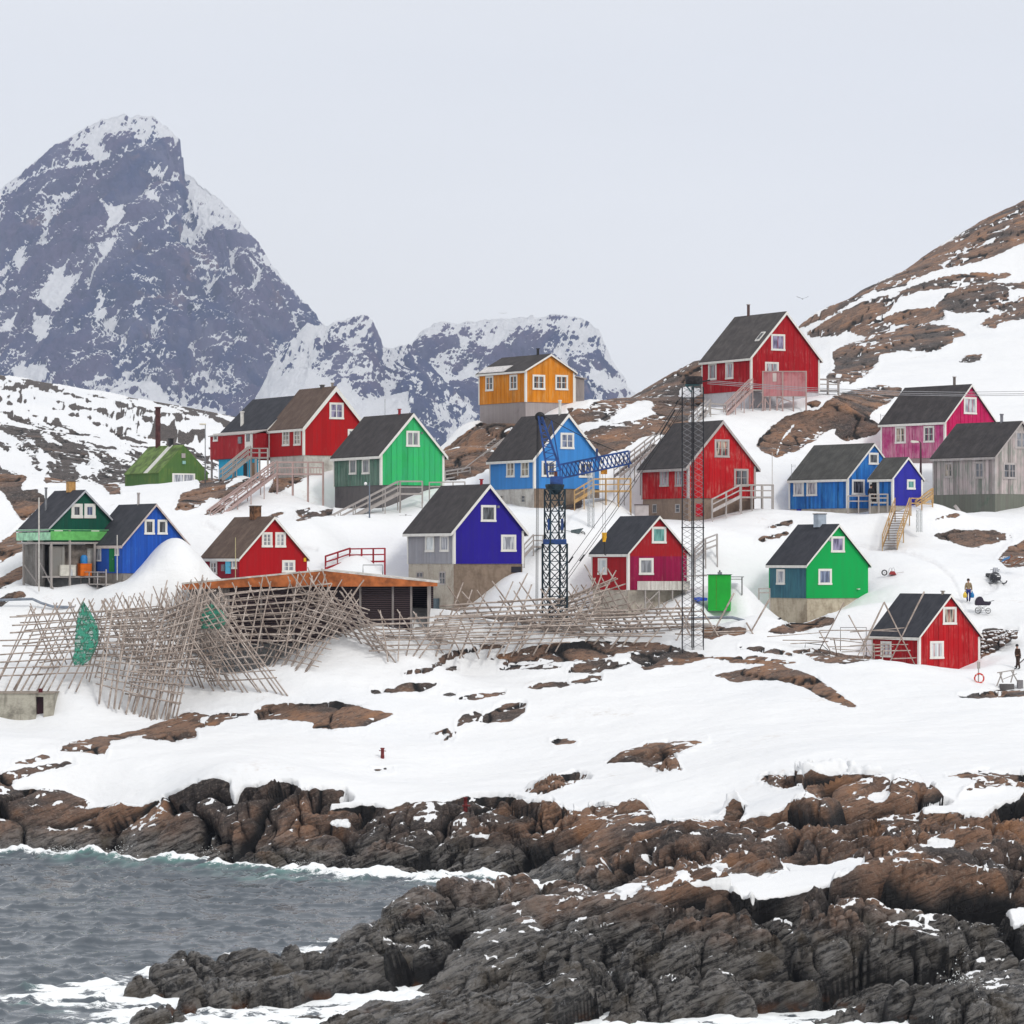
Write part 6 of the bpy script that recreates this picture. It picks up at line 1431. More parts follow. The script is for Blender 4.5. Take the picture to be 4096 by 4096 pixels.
hb = MB(); hb.lathe([(0, 0), (.14, .02), (.19, .2), (.16, .42), (.08, .52), (0, .54)], n=12); hb.box((-.19, -.08, .42), (.19, .08, .56)); ho = hb.build("hook_block", YB, cr, loc=ca(2417, 2160)); MB().box((-.12, -.1, -.14), (.12, .1, .02)).build("hook_weight", YB, ho)
MB().tube([Vector((0, 0, -.12)), Vector((.02, 0, -.6)), Vector((-.02, 0, -.9)), Vector((0, 0, -1.05)), Vector((.12, 0, -1.15)), Vector((.15, 0, -1.0))], .045, 6).build("hook", BLACKM, ho)
# ------------------------------------------------------------------ black lattice mast
MY = 256.5
mbase = at(2771, 2590, MY); mo = empty("lattice_mast", mbase, 0, "tall thin black lattice mast in front of the red house", "mast")
mz = lambda py: CH + ky(py) * MY - mbase.z
BK_ = plain("black_steel_tube", (.012, .012, .016), .5, .3, 2, .2); TH = plain("thin_galvanised_bar", (.22, .22, .24), .5)
for cx_, nm in ((-.42, "mast_section"), (.42, "mast_section")):
    mb = MB()
    for dx in (-.36, .36):
        for dy in (-.36, .36): mb.bar((cx_ + dx, dy, -.6), (cx_ + dx, dy, mz(1548)), .055)
    for k in range(5): z = mz(2112) - 4.8 + k * 4.8; mb.box((cx_ - .42, -.42, z), (cx_ + .42, .42, z + .06)) if k % 2 == 1 else None
    mb.build(nm, BK_, mo)
    mb = MB(); n = 46; H_ = mz(1548)
    for k in range(n):
        a, b_ = H_ * k / n, H_ * (k + 1) / n
        for p, q in (((-.36, -.36), (.36, -.36)), ((.36, .36), (-.36, .36))):
            if k % 2 == 0: mb.bar((cx_ + p[0], -.36, a), (cx_ + p[0], .36, a), .016)
            mb.bar((cx_ + p[0], p[1], a), (cx_ + q[0], q[1], b_), .016); mb.bar((cx_ + q[0], q[1], a), (cx_ + p[0], p[1], b_), .016)
    mb.build("lacing", TH, mo)
mb = MB(); mb.lathe([(.0, 0), (.62, 0), (.64, .1), (.64, .5), (.58, .56), (0, .56)], (.1, 0, mz(1536)), 18); mb.build("top_drum", plain("slotted_dark_steel", (.018, .014, .016), .7, .6, 6), mo, True)
MB().bar((-.55, 0, mz(1538)), (-.1, 0, mz(1568)), .10).bar((.1, 0, mz(1538)), (-.1, 0, mz(1568)), .08).bar((-.55, 0, mz(1540)), (.5, 0, mz(1540)), .12).build("bracket", plain("teal_steel", (.05, .13, .15), .5), mo)
MB().tube([(.7, 0, mz(1526)), (1.3, 0, mz(1521))], .06, 6).build("insulator", BLACKM, mo)
mb = MB()
for (a, b_, c, d_) in ((2735, 1572, 2190, 2362), (2745, 1600, 2170, 2440), (2752, 1600, 2262, 2330)):
    p, q = at(a, b_, MY) - mbase, at(c, d_, MY + 3) - mbase; m_ = p.lerp(q, .5) - Vector((0, 0, .35)); mb.tube([p, m_, q], .022, 5)
mb.build("guy_wire", BLACKM, mo)
for (a, b_, c, d_) in ((2702, 1616, 2712, 1602), (2274, 2252, 2292, 2226), (2318, 2244, 2338, 2218), (2700, 1640, 2640, 1740)):
    MB().tube([at(a, b_, MY + .6) - mbase, at(c, d_, MY + .6) - mbase], .055, 7).build("wire_coupling", BLACKM, mo)
# power lines running right from the mast
for i, (y0, y1, nm) in enumerate(((1522, 1552, "upper"), (1528, 1562, "middle"), (1535, 1568, "lower"))):
    p = at(2830, y0, MY); q = at(4400, y1, 312); ms = [p.lerp(q, t) - Vector((0, 0, 1.0 * 4 * t * (1 - t) * .6)) for t in (0, .2, .4, .6, .8, 1)]
    tag(MB().tube([v - p for v in ms], .022, 4).build("power_line", plain("aluminium_wire", (.28, .28, .30), .5), None, loc=p), nm + " wire of the three strung from the black mast to the right edge", "power line", "power lines")
# ------------------------------------------------------------------ people
def skin_body(name, joints, bones, mat, parent, sub=2):
    """one continuous surface grown round a skeleton of joints {name: (x,y,z,r)}"""
    names = list(joints); me = bpy.data.meshes.new(name)
    me.from_pydata([joints[n][:3] for n in names], [(names.index(a), names.index(b_)) for a, b_ in bones], [])
    o = bpy.data.objects.new(name, me); COL.objects.link(o); o.parent = parent
    sk = o.modifiers.new("skin", 'SKIN'); sk.use_smooth_shade = True
    sv = me.skin_vertices[0].data if me.skin_vertices else None
    if sv is None:
        bm = bmesh.new(); bm.from_mesh(me); bm.verts.layers.skin.verify(); bm.to_mesh(me); bm.free(); sv = me.skin_vertices[0].data
    for i, n in enumerate(names):
        r = joints[n][3]; sv[i].radius = (r, r * (joints[n][4] if len(joints[n]) > 4 else 1)); sv[i].use_root = (i == 0)
    sb = o.modifiers.new("smooth", 'SUBSURF'); sb.levels = sub; sb.render_levels = sub
    me.materials.append(mat)
    dg = bpy.context.evaluated_depsgraph_get(); dg.update()
    ev = o.evaluated_get(dg); nm = bpy.data.meshes.new_from_object(ev)
    o.modifiers.clear(); o.data = nm; nm.name = name
    if not nm.materials: nm.materials.append(mat)
    for p_ in nm.polygons: p_.use_smooth = True
    return o
SKINM = plain("skin", (.42, .24, .17), .6, .08)
def hand(mb_parent, side, wr, mat=SKINM):
    x, y, z = wr; J = {'w': (x, y, z, .026), 'p': (x + .003 * side, y - .01, z - .05, .034, .55)}; B_ = [('w', 'p')]
    for i, (dx, ln) in enumerate(((-.027, .070), (-.009, .080), (.009, .076), (.026, .060))):
        J[f'a{i}'] = (x + dx, y - .015, z - .085, .010); J[f'b{i}'] = (x + dx * 1.05, y - .035, z - .085 - ln * .5, .009); J[f'c{i}'] = (x + dx * .95, y - .010, z - .085 - ln * .75, .008)
        B_ += [('p', f'a{i}'), (f'a{i}', f'b{i}'), (f'b{i}', f'c{i}')]
    J['t1'] = (x - .030 * side, y - .03, z - .045, .012); J['t2'] = (x - .036 * side, y - .045, z - .085, .009); B_ += [('p', 't1'), ('t1', 't2')]
    return J, B_
def person(loc, rz, label, jacket, trousers, hat, stride=.10, lean=0, arms='down'):
    o = empty("person", loc, rz, label, "person")
    # legs and torso share one body mesh; clothes follow it
    J = {'pelvis': (0, 0, .96, .135, .85), 'waist': (0, .01, 1.10, .14, .8), 'chest': (0, .01 + lean * .3, 1.32, .175, .7), 'neck': (0, .02 + lean, 1.49, .065), 'head0': (0, .03 + lean, 1.58, .082), 'head1': (0, .04 + lean, 1.68, .092), 'head2': (0, .03 + lean, 1.75, .06),
         'shl': (.17, .01 + lean * .4, 1.42, .075), 'shr': (-.17, .01 + lean * .4, 1.42, .075), 'ell': (.25, .03, 1.15, .052), 'elr': (-.25, .03, 1.15, .052), 'wrl': (.27, -.02, .90, .036), 'wrr': (-.27, -.02, .90, .036),
         'hl': (.09, 0, .90, .105), 'hr': (-.09, 0, .90, .105), 'kl': (.11, -stride * .3, .50, .068), 'kr': (-.11, stride * .8, .50, .068), 'al': (.12, stride, .10, .048), 'ar': (-.12, -stride, .10, .048)}
    Bn = [('pelvis', 'waist'), ('waist', 'chest'), ('chest', 'neck'), ('neck', 'head0'), ('head0', 'head1'), ('head1', 'head2'), ('chest', 'shl'), ('chest', 'shr'), ('shl', 'ell'), ('shr', 'elr'), ('ell', 'wrl'), ('elr', 'wrr'),
          ('pelvis', 'hl'), ('pelvis', 'hr'), ('hl', 'kl'), ('hr', 'kr'), ('kl', 'al'), ('kr', 'ar')]
    skin_body("body", J, Bn, SKINM, o)
    g = lambda k, f: (*J[k][:3], J[k][3] + f, J[k][4] if len(J[k]) > 4 else 1)
    skin_body("jacket", {'pelvis': g('pelvis', .035), 'waist': g('waist', .035), 'chest': g('chest', .03), 'neck': (0, .02 + lean, 1.47, .085), 'shl': g('shl', .025), 'shr': g('shr', .025), 'ell': g('ell', .022), 'elr': g('elr', .022), 'wrl': g('wrl', .022), 'wrr': g('wrr', .022)},
              [('pelvis', 'waist'), ('waist', 'chest'), ('chest', 'neck'), ('chest', 'shl'), ('chest', 'shr'), ('shl', 'ell'), ('shr', 'elr'), ('ell', 'wrl'), ('elr', 'wrr')], jacket, o)
    skin_body("trousers", {'pelvis': (0, 0, .95, .15, .85), 'hl': g('hl', .018), 'hr': g('hr', .018), 'kl': g('kl', .022), 'kr': g('kr', .022), 'al': g('al', .022), 'ar': g('ar', .022)},
              [('pelvis', 'hl'), ('pelvis', 'hr'), ('hl', 'kl'), ('hr', 'kr'), ('kl', 'al'), ('kr', 'ar')], trousers, o)
    for k, s_ in (('al', 1), ('ar', -1)):
        x, y = J[k][0], J[k][1]; skin_body("boot", {'a': (x, y, .20, .062), 'b': (x, y, .07, .066), 'c': (x + .01 * s_, y + .13, .045, .048, .8), 'd': (x + .01 * s_, y + .19, .04, .036)}, [('a', 'b'), ('b', 'c'), ('c', 'd')], BLACKM, o)
    for k, s_ in (('wrl', 1), ('wrr', -1)):
        HJ, HB = hand(o, s_, J[k][:3]); skin_body("hand", HJ, HB, BLACKM if arms == 'gloves' else SKINM, o, 1)
    h = MB(); h.lathe([(.112, 0), (.118, .05), (.105, .12), (.06, .165), (0, .175)], (0, .035 + lean, 1.66), 14); h.build("hat", hat, o, True)
    # face: nose, eyes, mouth, ears (looks along +y)
    fy = .035 + lean
    MB().lathe([(.014, 0), (.016, .01), (.006, .04)], (0, fy + .10, 1.625), 8).build("nose", SKINM, o, True)
    for sx in (-.034, .034): MB().lathe([(0, -.010), (.011, 0), (0, .010)], (sx, fy + .088, 1.665), 8).build("eye", BLACKM, o, True)
    MB().box((-.024, fy + .080, 1.592), (.024, fy + .092, 1.600)).build("mouth", plain("lips", (.28, .10, .09), .6), o)
    for sx in (-.098, .098): MB().lathe([(0, -.03), (.016, -.01), (.018, .015), (0, .03)], (sx, fy, 1.64), 8).build("ear", SKINM, o, True)
    return o, J
pl = at(3874, 2402, 272); pl.z = ground(pl.x, pl.y) - .03
po, PJ = person(pl, R(8), "person in a tan jacket and blue trousers walking away uphill with two bags", plain("tan_jacket", (.26, .19, .11), .8, .2, 6), plain("blue_trousers", (.018, .03, .17), .8, .2, 6), plain("dark_brown_hat", (.04, .028, .02), .9), .12, .02, 'gloves')
def bag(label, side, mat):
    w = po.matrix_basis @ Vector((.27 * side + .02 * side, -.03, .80)); o = empty("shopping_bag", w, R(8), label, "bag", "bags carried by the walking person")
    MB().lathe([(0, -.50), (.13, -.49), (.17, -.36), (.15, -.20), (.06, -.06), (.015, 0)], n=12).build("sack", mat, o, True); MB().tube([(-.04, 0, -.08), (-.02, 0, .03), (.02, 0, .03), (.04, 0, -.08)], .008, 5).build("handle", mat, o)
bag("yellow bag in the left hand of the walking person", -1, plain("yellow_plastic", (.72, .50, .06), .5)); bag("blue bag in the right hand of the walking person", 1, plain("blue_plastic", (.01, .17, .42), .5))
p2_ = at(4072, 2676, 252.5)
person(p2_, R(120), "person in a dark brown coat standing at the right edge by a rail", plain("brown_coat", (.055, .028, .018), .85, .2, 6), plain("brown_trousers", (.05, .028, .02), .85), BLACKM, .05, .05, 'gloves')
p3_ = K2.off and (K2.o.matrix_basis @ K2.off @ Vector((0, 0, 0)))
dd = K2.rect('s', 1085, 1120, 1240, 1320); w_ = K2.o.matrix_basis @ (K2.off @ Vector((-.42, (dd[0] + dd[1]) / 2, .02)))
person(w_, R(150), "person in black standing in the doorway of the indigo annex", BLACKM, BLACKM, plain("dark_hair", (.02, .015, .012), .8), .03, .02)

# ------------------------------------------------------------------ pram, snow scooter, barrow, cart
def wheel(name, c, r, par, axis='x', w=.05, mat=BLACKM, spokes=8):
    t = []; n = 20
    for i in range(n + 1):
        a = 2 * math.pi * i / n; t.append((0, r * math.cos(a), r * math.sin(a)) if axis == 'x' else (r * math.cos(a), 0, r * math.sin(a)))
    mb = MB().tube(t, w / 2, 6, caps=False); o = mb.build(name, mat, par, True, c)
    mb = MB()
    for i in range(spokes // 2):
        a = math.pi * i / (spokes // 2); v = Vector((0, math.cos(a), math.sin(a)) if axis == 'x' else (math.cos(a), 0, math.sin(a))) * (r - .01); mb.bar(-v, v, .012)
    mb.build("rim", STEEL, o); return o
pb = at(3908, 2462, 269); pb.z = ground(pb.x, pb.y)
pr = empty("pram", pb, R(8), "dark purple old fashioned pram with four wheels on the snow", "pram")
DP = plain("dark_pram_cloth", (.030, .022, .040), .7, .2, 5); 
hullp = [(-.10, .62), (.95, .62), (1.08, .78), (1.06, .92), (.55, .95), (.50, .98), (.42, 1.18), (.28, 1.32), (.12, 1.28), (-.04, 1.15), (-.13, .92), (-.14, .72)]
MB().prism(hullp, -.23, .23).build("body", DP, pr, bevel=.035)
MB().tube([(.50, -.24, .95), (.8, -.25, .90), (1.06, -.24, .90)], .016, 6).build("trim", STEEL, pr); 
MB().tube([(1.02, -.2, .92), (1.32, -.2, 1.0), (1.34, 0, 1.01), (1.32, .2, 1.0), (1.02, .2, .92)], .016, 6).build("handle", STEEL, pr)
mb = MB()
for y_ in (-.22, .22): mb.bar((.15, y_, .60), (.75, y_, .24), .02).bar((.75, y_, .60), (.15, y_, .24), .02).bar((.0, y_, .22), (.95, y_, .22), .02)
mb.bar((.0, -.24, .22), (.0, .24, .22), .02).bar((.95, -.24, .22), (.95, .24, .22), .02).bar((.45, -.22, .42), (.45, .22, .42), .02); mb.build("chassis", STEEL, pr)
for x_, y_, r_ in ((0, -.27, .25), (.80, -.27, .20), (0.12, .27, .20), (.95, .27, .20)): wheel("wheel", (x_ + .02, y_, r_), r_, pr, 'y', .04)

sb = at(3982, 2335, 278); sb.z = ground(sb.x, sb.y)
sm_ = empty("snow_scooter", sb, R(14), "black snow scooter parked facing the sea on the right", "snow scooter")
SB = plain("black_cowling", (.020, .020, .028), .35, .2, 4, 0, .5)
skin_body("cowling", {'a': (0, .9, .45, .26), 'b': (0, .25, .55, .40, .8), 'c': (0, -.25, .50, .42, .7), 'd': (0, -.60, .38, .30, .7), 'e': (.42, -.1, .42, .16), 'f': (-.42, -.1, .42, .16), 't': (0, .05, .88, .20)}, [('b', 'a'), ('b', 'c'), ('c', 'd'), ('b', 'e'), ('b', 'f'), ('b', 't')], SB, sm_)
MB().box((-.20, .5, .55), (.20, 1.7, .85)).build("seat", BLACKM, sm_, bevel=.06); MB().prism([(.5, .0), (2.0, .0), (2.1, .25), (.5, .35)], -.22, .22, 'x').build("track", BLACKM, sm_, bevel=.03)
MB().prism([(-.26, .95), (.26, .95), (.20, 1.30), (-.20, 1.30)], -.02, .02).build("windscreen", glass('curtain'), sm_)
MB().tube([(-.42, .1, 1.12), (-.2, .05, 1.15), (.2, .05, 1.15), (.42, .1, 1.12)], .022, 6).build("handlebar", BLACKM, sm_)
for sx in (-.14, .14): MB().lathe([(0, -.02), (.09, -.02), (.10, .02), (0, .03)], n=12).build("headlight", plain("lamp_glass", (.75, .77, .8), .1), sm_, True, (sx, -.48, .72))
MB().box((-.12, -.64, .56), (.12, -.60, .64)).build("badge_plate", plain("pale_plate", (.7, .7, .72), .4), sm_)
for sx in (-.52, .52):
    MB().tube([(sx, .5, .04), (sx, -.7, .04), (sx, -1.0, .12), (sx, -1.12, .24)], .055, 6).build("ski", SB, sm_); MB().bar((sx, -.2, .06), (sx * .55, -.1, .40), .05).bar((sx, .1, .06), (sx * .55, 0, .42), .03).build("suspension", STEEL, sm_)

wb = at(2304, 2116, 281); wb.z = ground(wb.x, wb.y) - .1
w0 = empty("wheelbarrow", wb, 0, "grey wheelbarrow tray half sunk in the snow right of the crane", "wheelbarrow")
gs = plain("slate_grey_tray", (.09, .12, .13), .6, .2, 4)
MB().prism([(-.38, 0), (.25, 0), (.62, .48), (-.42, .30)], -.3, .3).build("tray", gs, w0, bevel=.02)
for y_ in (-.26, .26): MB().tube([(-.4, y_, .2), (-.9, y_, .30), (-1.15, y_, .32)], .02, 5).build("handle", STEEL, w0)
wheel("wheel", (.55, 0, .0), .17, w0, 'y', .07)
cb = at(3560, 2325, 280); cb.z = ground(cb.x, cb.y) + .1
c0 = empty("handcart", cb, 0, "small overturned red barrow with a black wheel beside the emerald house", "handcart")
wheel("wheel", (-.45, 0, .16), .20, c0, 'y', .10); MB().prism([(-.1, 0), (.5, 0), (.35, .28), (.05, .28)], -.25, .25).build("tray", plain("dull_red_tray", (.28, .03, .03), .6), c0, bevel=.02)
for y_, x_ in ((-.2, -.15), (.2, .12)): MB().tube([(x_, y_, .15), (x_ + .08, y_, .5), (x_ + .2, y_, .58), (x_ + .3, y_, .3)], .016, 5).build("frame", STEEL, c0)
MB().tube([(.5, -.15, .12), (1.1, -.15, .22)], .018, 5).build("handle", GREYWOOD, c0)

# ------------------------------------------------------------------ lifebuoy, trestles, crates, rail at the right edge
lb = at(3914, 2722, 248.6); l0 = empty("lifebuoy_post", lb, 0, "red lifebuoy on a grey post with a small board", "lifebuoy")
MB().box((-.04, -.04, -.8), (.04, .04, 1.25)).build("post", GREYWOOD, l0); MB().box((-.11, -.07, .85), (.12, -.045, 1.35)).build("board", GREYWOOD, l0)
MB().tube([(.04 + .33 * math.cos(a), -.09, .16 + .33 * math.sin(a)) for a in [2 * math.pi * i / 24 for i in range(25)]], .058, 8, caps=False).build("ring", plain("red_ring", (.60, .035, .02), .5, .1), l0, True)
for a in (.6, 2.2, 3.8, 5.4): MB().tube([(.04 + .33 * math.cos(a + t), -.09, .16 + .33 * math.sin(a + t)) for t in (-.14, 0, .14)], .062, 8).build("band", plain("pale_pink_band", (.72, .42, .38), .6), l0, True)
deck("grey railing behind the lifebuoy", at(3865, 2722, 252), at(3960, 2722, 252.5), .8, GREYWOOD, .35, name="railing", cat="railing", nposts=2)
tr_ = at(4015, 2745, 248); t0_ = empty("trestle_rack", tr_, 0, "grey trestle with a pole across it at the lower right", "trestle", "trestles at the right edge")
q_ = lambda x, y, dy=0: at(*zc(21, x, y), 248 + dy) - tr_
for a in ((1000, 1360, 1120, 1740), (1080, 1360, 880, 1870), (1450, 1290, 1730, 1780), (1540, 1290, 1420, 1740)): MB().bar(q_(a[0], a[1]), q_(a[2], a[3], -.3), .07).build("leg", GREYWOOD, t0_)
MB().bar(q_(890, 1365), q_(1600, 1250), .07).build("top_pole", GREYWOOD, t0_); MB().bar(q_(1120, 1610), q_(1660, 1395), .05).build("brace", GREYWOOD, t0_)
for a, nm, lb_, m_ in (((1020, 1800, 1560, 1932), "fish_crate", "brown crate standing under the trestle", DARKWOOD), ((1700, 1650, 1900, 1890), "fish_crate", "grey box at the right edge beside the trestle", plain("grey_box", (.20, .19, .20), .7))):
    p, q = at(*zc(21, a[0], a[3]), 247.6), at(*zc(21, a[2], a[1]), 247.6); c_ = empty(nm, p, 0, lb_, "crate", "crates at the right edge"); w, h = q.x - p.x, q.z - p.z
    MB().box((0, 0, -.3), (w, .05, h)).box((0, .55, -.3), (w, .6, h)).box((0, .05, -.3), (.05, .55, h)).box((w - .05, .05, -.3), (w, .55, h)).box((.05, .05, -.3), (w - .05, .55, -.2)).build("sides", m_, c_); MB().box((.06, .06, -.19), (w - .06, .54, h - .1)).build("snow_fill", plain("snow_white", (.84, .86, .88), .8), c_)
for i, (a, lb_) in enumerate((((1580, 1140, 1960, 820), "dark rail behind the person at the right edge"), ((1790, 1250, 1960, 1130), "short pale pole in the snow at the right edge"))):
    p = at(*zc(21, a[0], a[1]), 253); tag(MB().bar((0, 0, 0), at(*zc(21, a[2], a[3]), 254) - p, .07).build("rail_pole", GREYWOOD if i else DARKWOOD, None, loc=p), lb_, "pole", "loose poles at the right edge")

# ------------------------------------------------------------------ bollards, bunker, green shed, pipes
for x_, y_, lb_, Y_ in ((1530, 3022, "red iron bollard with a cross bar standing in the open snow", 235), (1862, 3222, "red iron bollard standing on the rock by the shore", 217.5)):
    p = at(x_, y_, Y_); gz0 = ground(p.x, p.y); b0 = empty("bollard", (p.x, p.y, p.z), 0, lb_, "bollard", "red mooring bollards")
    rm = plain("dark_red_iron", (.16, .018, .018), .6, .35, 8); MB().lathe([(.13, -.6), (.13, .02), (.115, .05), (.115, .44), (.15, .46), (.15, .52), (0, .53)], n=12).build("post", rm, b0, True)
    if x_ < 1600: MB().tube([(-.24, 0, .34), (.24, 0, .30)], .03, 6).build("cross_bar", rm, b0)
    else: MB().box((-.2, -.2, -.05), (.3, .2, .04)).build("foot", rm, b0)
bk = at(-60, 2880, 246); b1 = empty("bunker", bk, 0, "low concrete bunker with a dark doorway at the left edge", "bunker")
W1 = at(214, 2775, 246) - bk
WC = concrete((.40, .38, .32), (.12, .11, .09), .75)
dx0, dx1 = kx(143) * 246 - bk.x, kx(174) * 246 - bk.x
MB().box((0, 0, -1.2), (dx0, 3.5, W1.z)).box((dx1, 0, -1.2), (W1.x, 3.5, W1.z)).box((dx0, 0, W1.z - .22), (dx1, 3.5, W1.z)).box((dx0, .6, -1.2), (dx1, .7, W1.z - .22)).build("walls", WC, b1)
MB().box((-.05, -.08, W1.z + .002), (W1.x + .05, 3.6, W1.z + .08)).build("roof_slab", concrete((.30, .26, .22), (.14, .11, .09), .6), b1); MB().box((dx0 + .03, .45, -1.1), (dx1 - .03, .52, W1.z - .25)).build("door", plain("maroon_door", (.035, .008, .014), .6), b1)
MB().box((dx0 + .15, .3, W1.z + .08), (dx0 + .42, .6, W1.z + .36)).build("vent", plain("maroon_vent", (.11, .012, .018), .6), b1)
gb = at(2832, 2412, 268); g0 = empty("green_shed", gb, R(-6), "bright green flat roofed shed with a snow drift against it", "shed")
GW, GH_ = at(2921, 2412, 268).x - gb.x, (2412 - 2300) / F * 268
gp = plain("bright_green_sheet", (.008, .34, .030), .5, .06, 1.5)
MB().box((0, 0, -.6), (GW, 1.7, GH_)).build("walls", gp, g0); MB().box((-.08, -.08, GH_ + .002), (GW + .08, 1.8, GH_ + .05)).build("roof", plain("dark_green_roof", (.01, .10, .05), .6), g0)
mb = MB(); mb.box((.62, -.012, -.5), (.66, -.001, GH_ - .02)); mb.build("seam", plain("olive_seam", (.08, .22, .02), .6), g0); MB().box((.72, .5, GH_ + .05), (1.05, .8, GH_ + .24)).build("chimney", plain("grey_cap", (.28, .28, .32), .6), g0); MB().lathe([(.06, 0), (.06, .12), (0, .13)], (.88, .65, GH_ + .24), 8).build("cap", BLACKM, g0)
tb = at(2778, 2400, 267.6); t1 = tag(MB().prism([(0, .05), (.25, -.12), (1.0, -.05), (1.0, .16), (.4, .22), (0, .18)], 0, .9).build("tarpaulin", plain("blue_tarpaulin", (.01, .06, .42), .5, .2, 4), None, loc=tb, bevel=.03), "crumpled blue tarpaulin left of the green shed", "tarpaulin")
tb = at(2922, 2310, 270); t2 = empty("shelter", tb, 0, "thin grey awning on a dark post right of the green shed", "shelter"); MB().box((-.2, 0, .02), (1.05, .9, .08)).build("awning", STEEL, t2); MB().box((.86, .02, -1.35), (.94, .1, .02)).bar((-.2, .05, -.13), (.9, .05, -.13), .05).build("post", BLACKM, t2)
tb = at(2735, 2308, 271); t3 = tag(MB().prism([(0, 0), (1.85, .06), (1.85, .20), (.1, .10)], 0, .7).build("awning", OLDWHITE, None, loc=tb), "pale sheet awning between the two tone red house and the green shed", "awning")
PIP = plain("blue_grey_pipe", (.20, .23, .28), .5, .15, 2)
for pts, r_, lb_, Y_ in (([(2700, 2478), (2860, 2470), (2930, 2470), (2975, 2482), (3000, 2500), (3030, 2520), (3055, 2552)], .11, "thick grey pipe curving down the snow right of the black mast", 262.5), ([(-60, 2403), (60, 2398), (130, 2396), (165, 2412), (210, 2426), (310, 2430)], .10, "grey pipe bending across the snow below the house on stilts", 261.5)):
    p0 = at(*pts[0], Y_); V_ = []
    for i in range(len(pts) - 1):
        for t in (0, .5): V_.append(at(pts[i][0] + (pts[i + 1][0] - pts[i][0]) * t, pts[i][1] + (pts[i + 1][1] - pts[i][1]) * t, Y_) - p0)
    V_.append(at(*pts[-1], Y_) - p0); tag(MB().tube(V_, r_, 8).build("pipe", PIP, None, True, p0), lb_, "pipe", "grey pipes on the snow")
for a, Y_, lb_, r_ in (((3035, 2515, 3125, 2472), 268.5, "black pipe leaning at the foot of the emerald house", .07), ((2270, 2400, 2330, 2330), 262, None, .05), ((3160, 2494, 3330, 2500), 268, "dark beam lying along the emerald house basement", .06)):
    if lb_: p = at(a[0], a[1], Y_); tag(MB().tube([(0, 0, 0), at(a[2], a[3], Y_ - .3) - p], r_, 7).build("beam", BLACKM, None, True, p), lb_, "beam", "dark beams by the emerald house")
tk = at(2540, 2062, 291.5); t4 = empty("oil_tank", tk, 0, "pale grey square tank at the left corner of the red house", "tank"); MB().box((0, 0, -.8), (1.15, 1.0, .88)).build("body", plain("pale_grey_tank", (.42, .38, .38), .7, .1, 2), t4, bevel=.03); MB().box((-.04, -.04, .882), (1.19, 1.04, .95)).build("lid", plain("dark_lid", (.08, .06, .06), .8), t4)

# ------------------------------------------------------------------ lamps, poles, aerials
def lamp(label, pb_, Y, topy, kind='arm', r=.05, mat=STEEL, cat="street lamp"):
    p = at(pb_[0], pb_[1], Y); o = empty("street_lamp", p, 0, label, cat, "lamps of the village"); H_ = CH + ky(topy) * Y - p.z
    MB().tube([(0, 0, -.5), (0, 0, H_)], r * 1.4, 8, r * .8).build("pole", mat, o, True)
    if kind == 'arm': MB().tube([(0, 0, H_), (-.1, -.1, H_ + .12), (-.3, -.2, H_ + .12)], .03, 6).build("arm", mat, o); MB().prism([(-.95, .08), (-.88, .24), (-.25, .17), (-.2, .02), (-.75, 0)], -.36, -.08).build("lamp_head", plain("white_lamp", (.75, .72, .66), .5), o, loc=(.0, 0, H_)).rotation_euler = (0, 0, 0)
    elif kind == 'globe': MB().lathe([(.0, -.14), (.10, -.10), (.14, 0), (.10, .10), (0, .14)], (-.32, 0, H_ - .1), 10).build("lamp_head", plain("white_globe", (.85, .85, .85), .3), o, True); MB().tube([(0, 0, H_ - .3), (-.3, 0, H_ - .2)], .02, 5).build("arm", mat, o)
    elif kind == 'box': MB().box((-.5, -.15, H_), (.06, .15, H_ + .14)).build("lamp_head", plain("cream_lamp", (.66, .62, .52), .5), o, bevel=.03)
    return o
lamp("street lamp with a long white head before the pink house", (3683, 1890), 312, 1772, 'arm', .08, plain("maroon_pole", (.06, .025, .03), .6))
lamp("slim lamp post with a white globe below the mint green house", (1478, 2078), 283.5, 1930, 'globe', .05, plain("blue_grey_pole", (.14, .17, .22), .5))
lamp("tall thin lamp mast with a cream box head left of the double red house", (821, 1985), 300, 1700, 'box', .045, STEEL)
def aerial(label, pb_, Y, topy, kind='yagi', r=.018, mat=STEEL):
    p = at(pb_[0], pb_[1], Y); o = empty("aerial" if kind == 'yagi' else "flagpole", p, 0, label, "aerial" if kind == 'yagi' else "pole", "aerials and bare poles among the houses"); H_ = CH + ky(topy) * Y - p.z
    MB().tube([(0, 0, -.4), (0, 0, H_)], r, 5).build("pole", mat, o)
    if kind == 'yagi':
        mb = MB().bar((0, 0, H_ - .2), (.35, 0, H_ - .15), .018)
        for k in range(4): mb.bar((.05 + k * .1, -.15, H_ - .2), (.05 + k * .1, .15, H_ - .2), .01).bar((.05 + k * .1, 0, H_ - .35), (.05 + k * .1, 0, H_ - .02), .01)
        mb.build("elements", mat, o)
    return o
PW_ = plain("pale_pole", (.52, .50, .47), .6)
aerial("tall bare pale pole rising before the green house on stilts", (156, 2345), 263, 1990, 'pole', .06, PW_); aerial("short bare pole in front of the cobalt blue house", (469, 2300), 259.5, 2140, 'pole', .04, PW_)
aerial("pale yellow pole in front of the brown roofed red house", (942, 2300), 261, 2150, 'pole', .03, plain("yellow_pole", (.45, .40, .22), .6)); aerial("bare thin flagpole on the snow right of the red house behind the mast", (3089, 1960), 303, 1810, 'pole', .03, PW_)
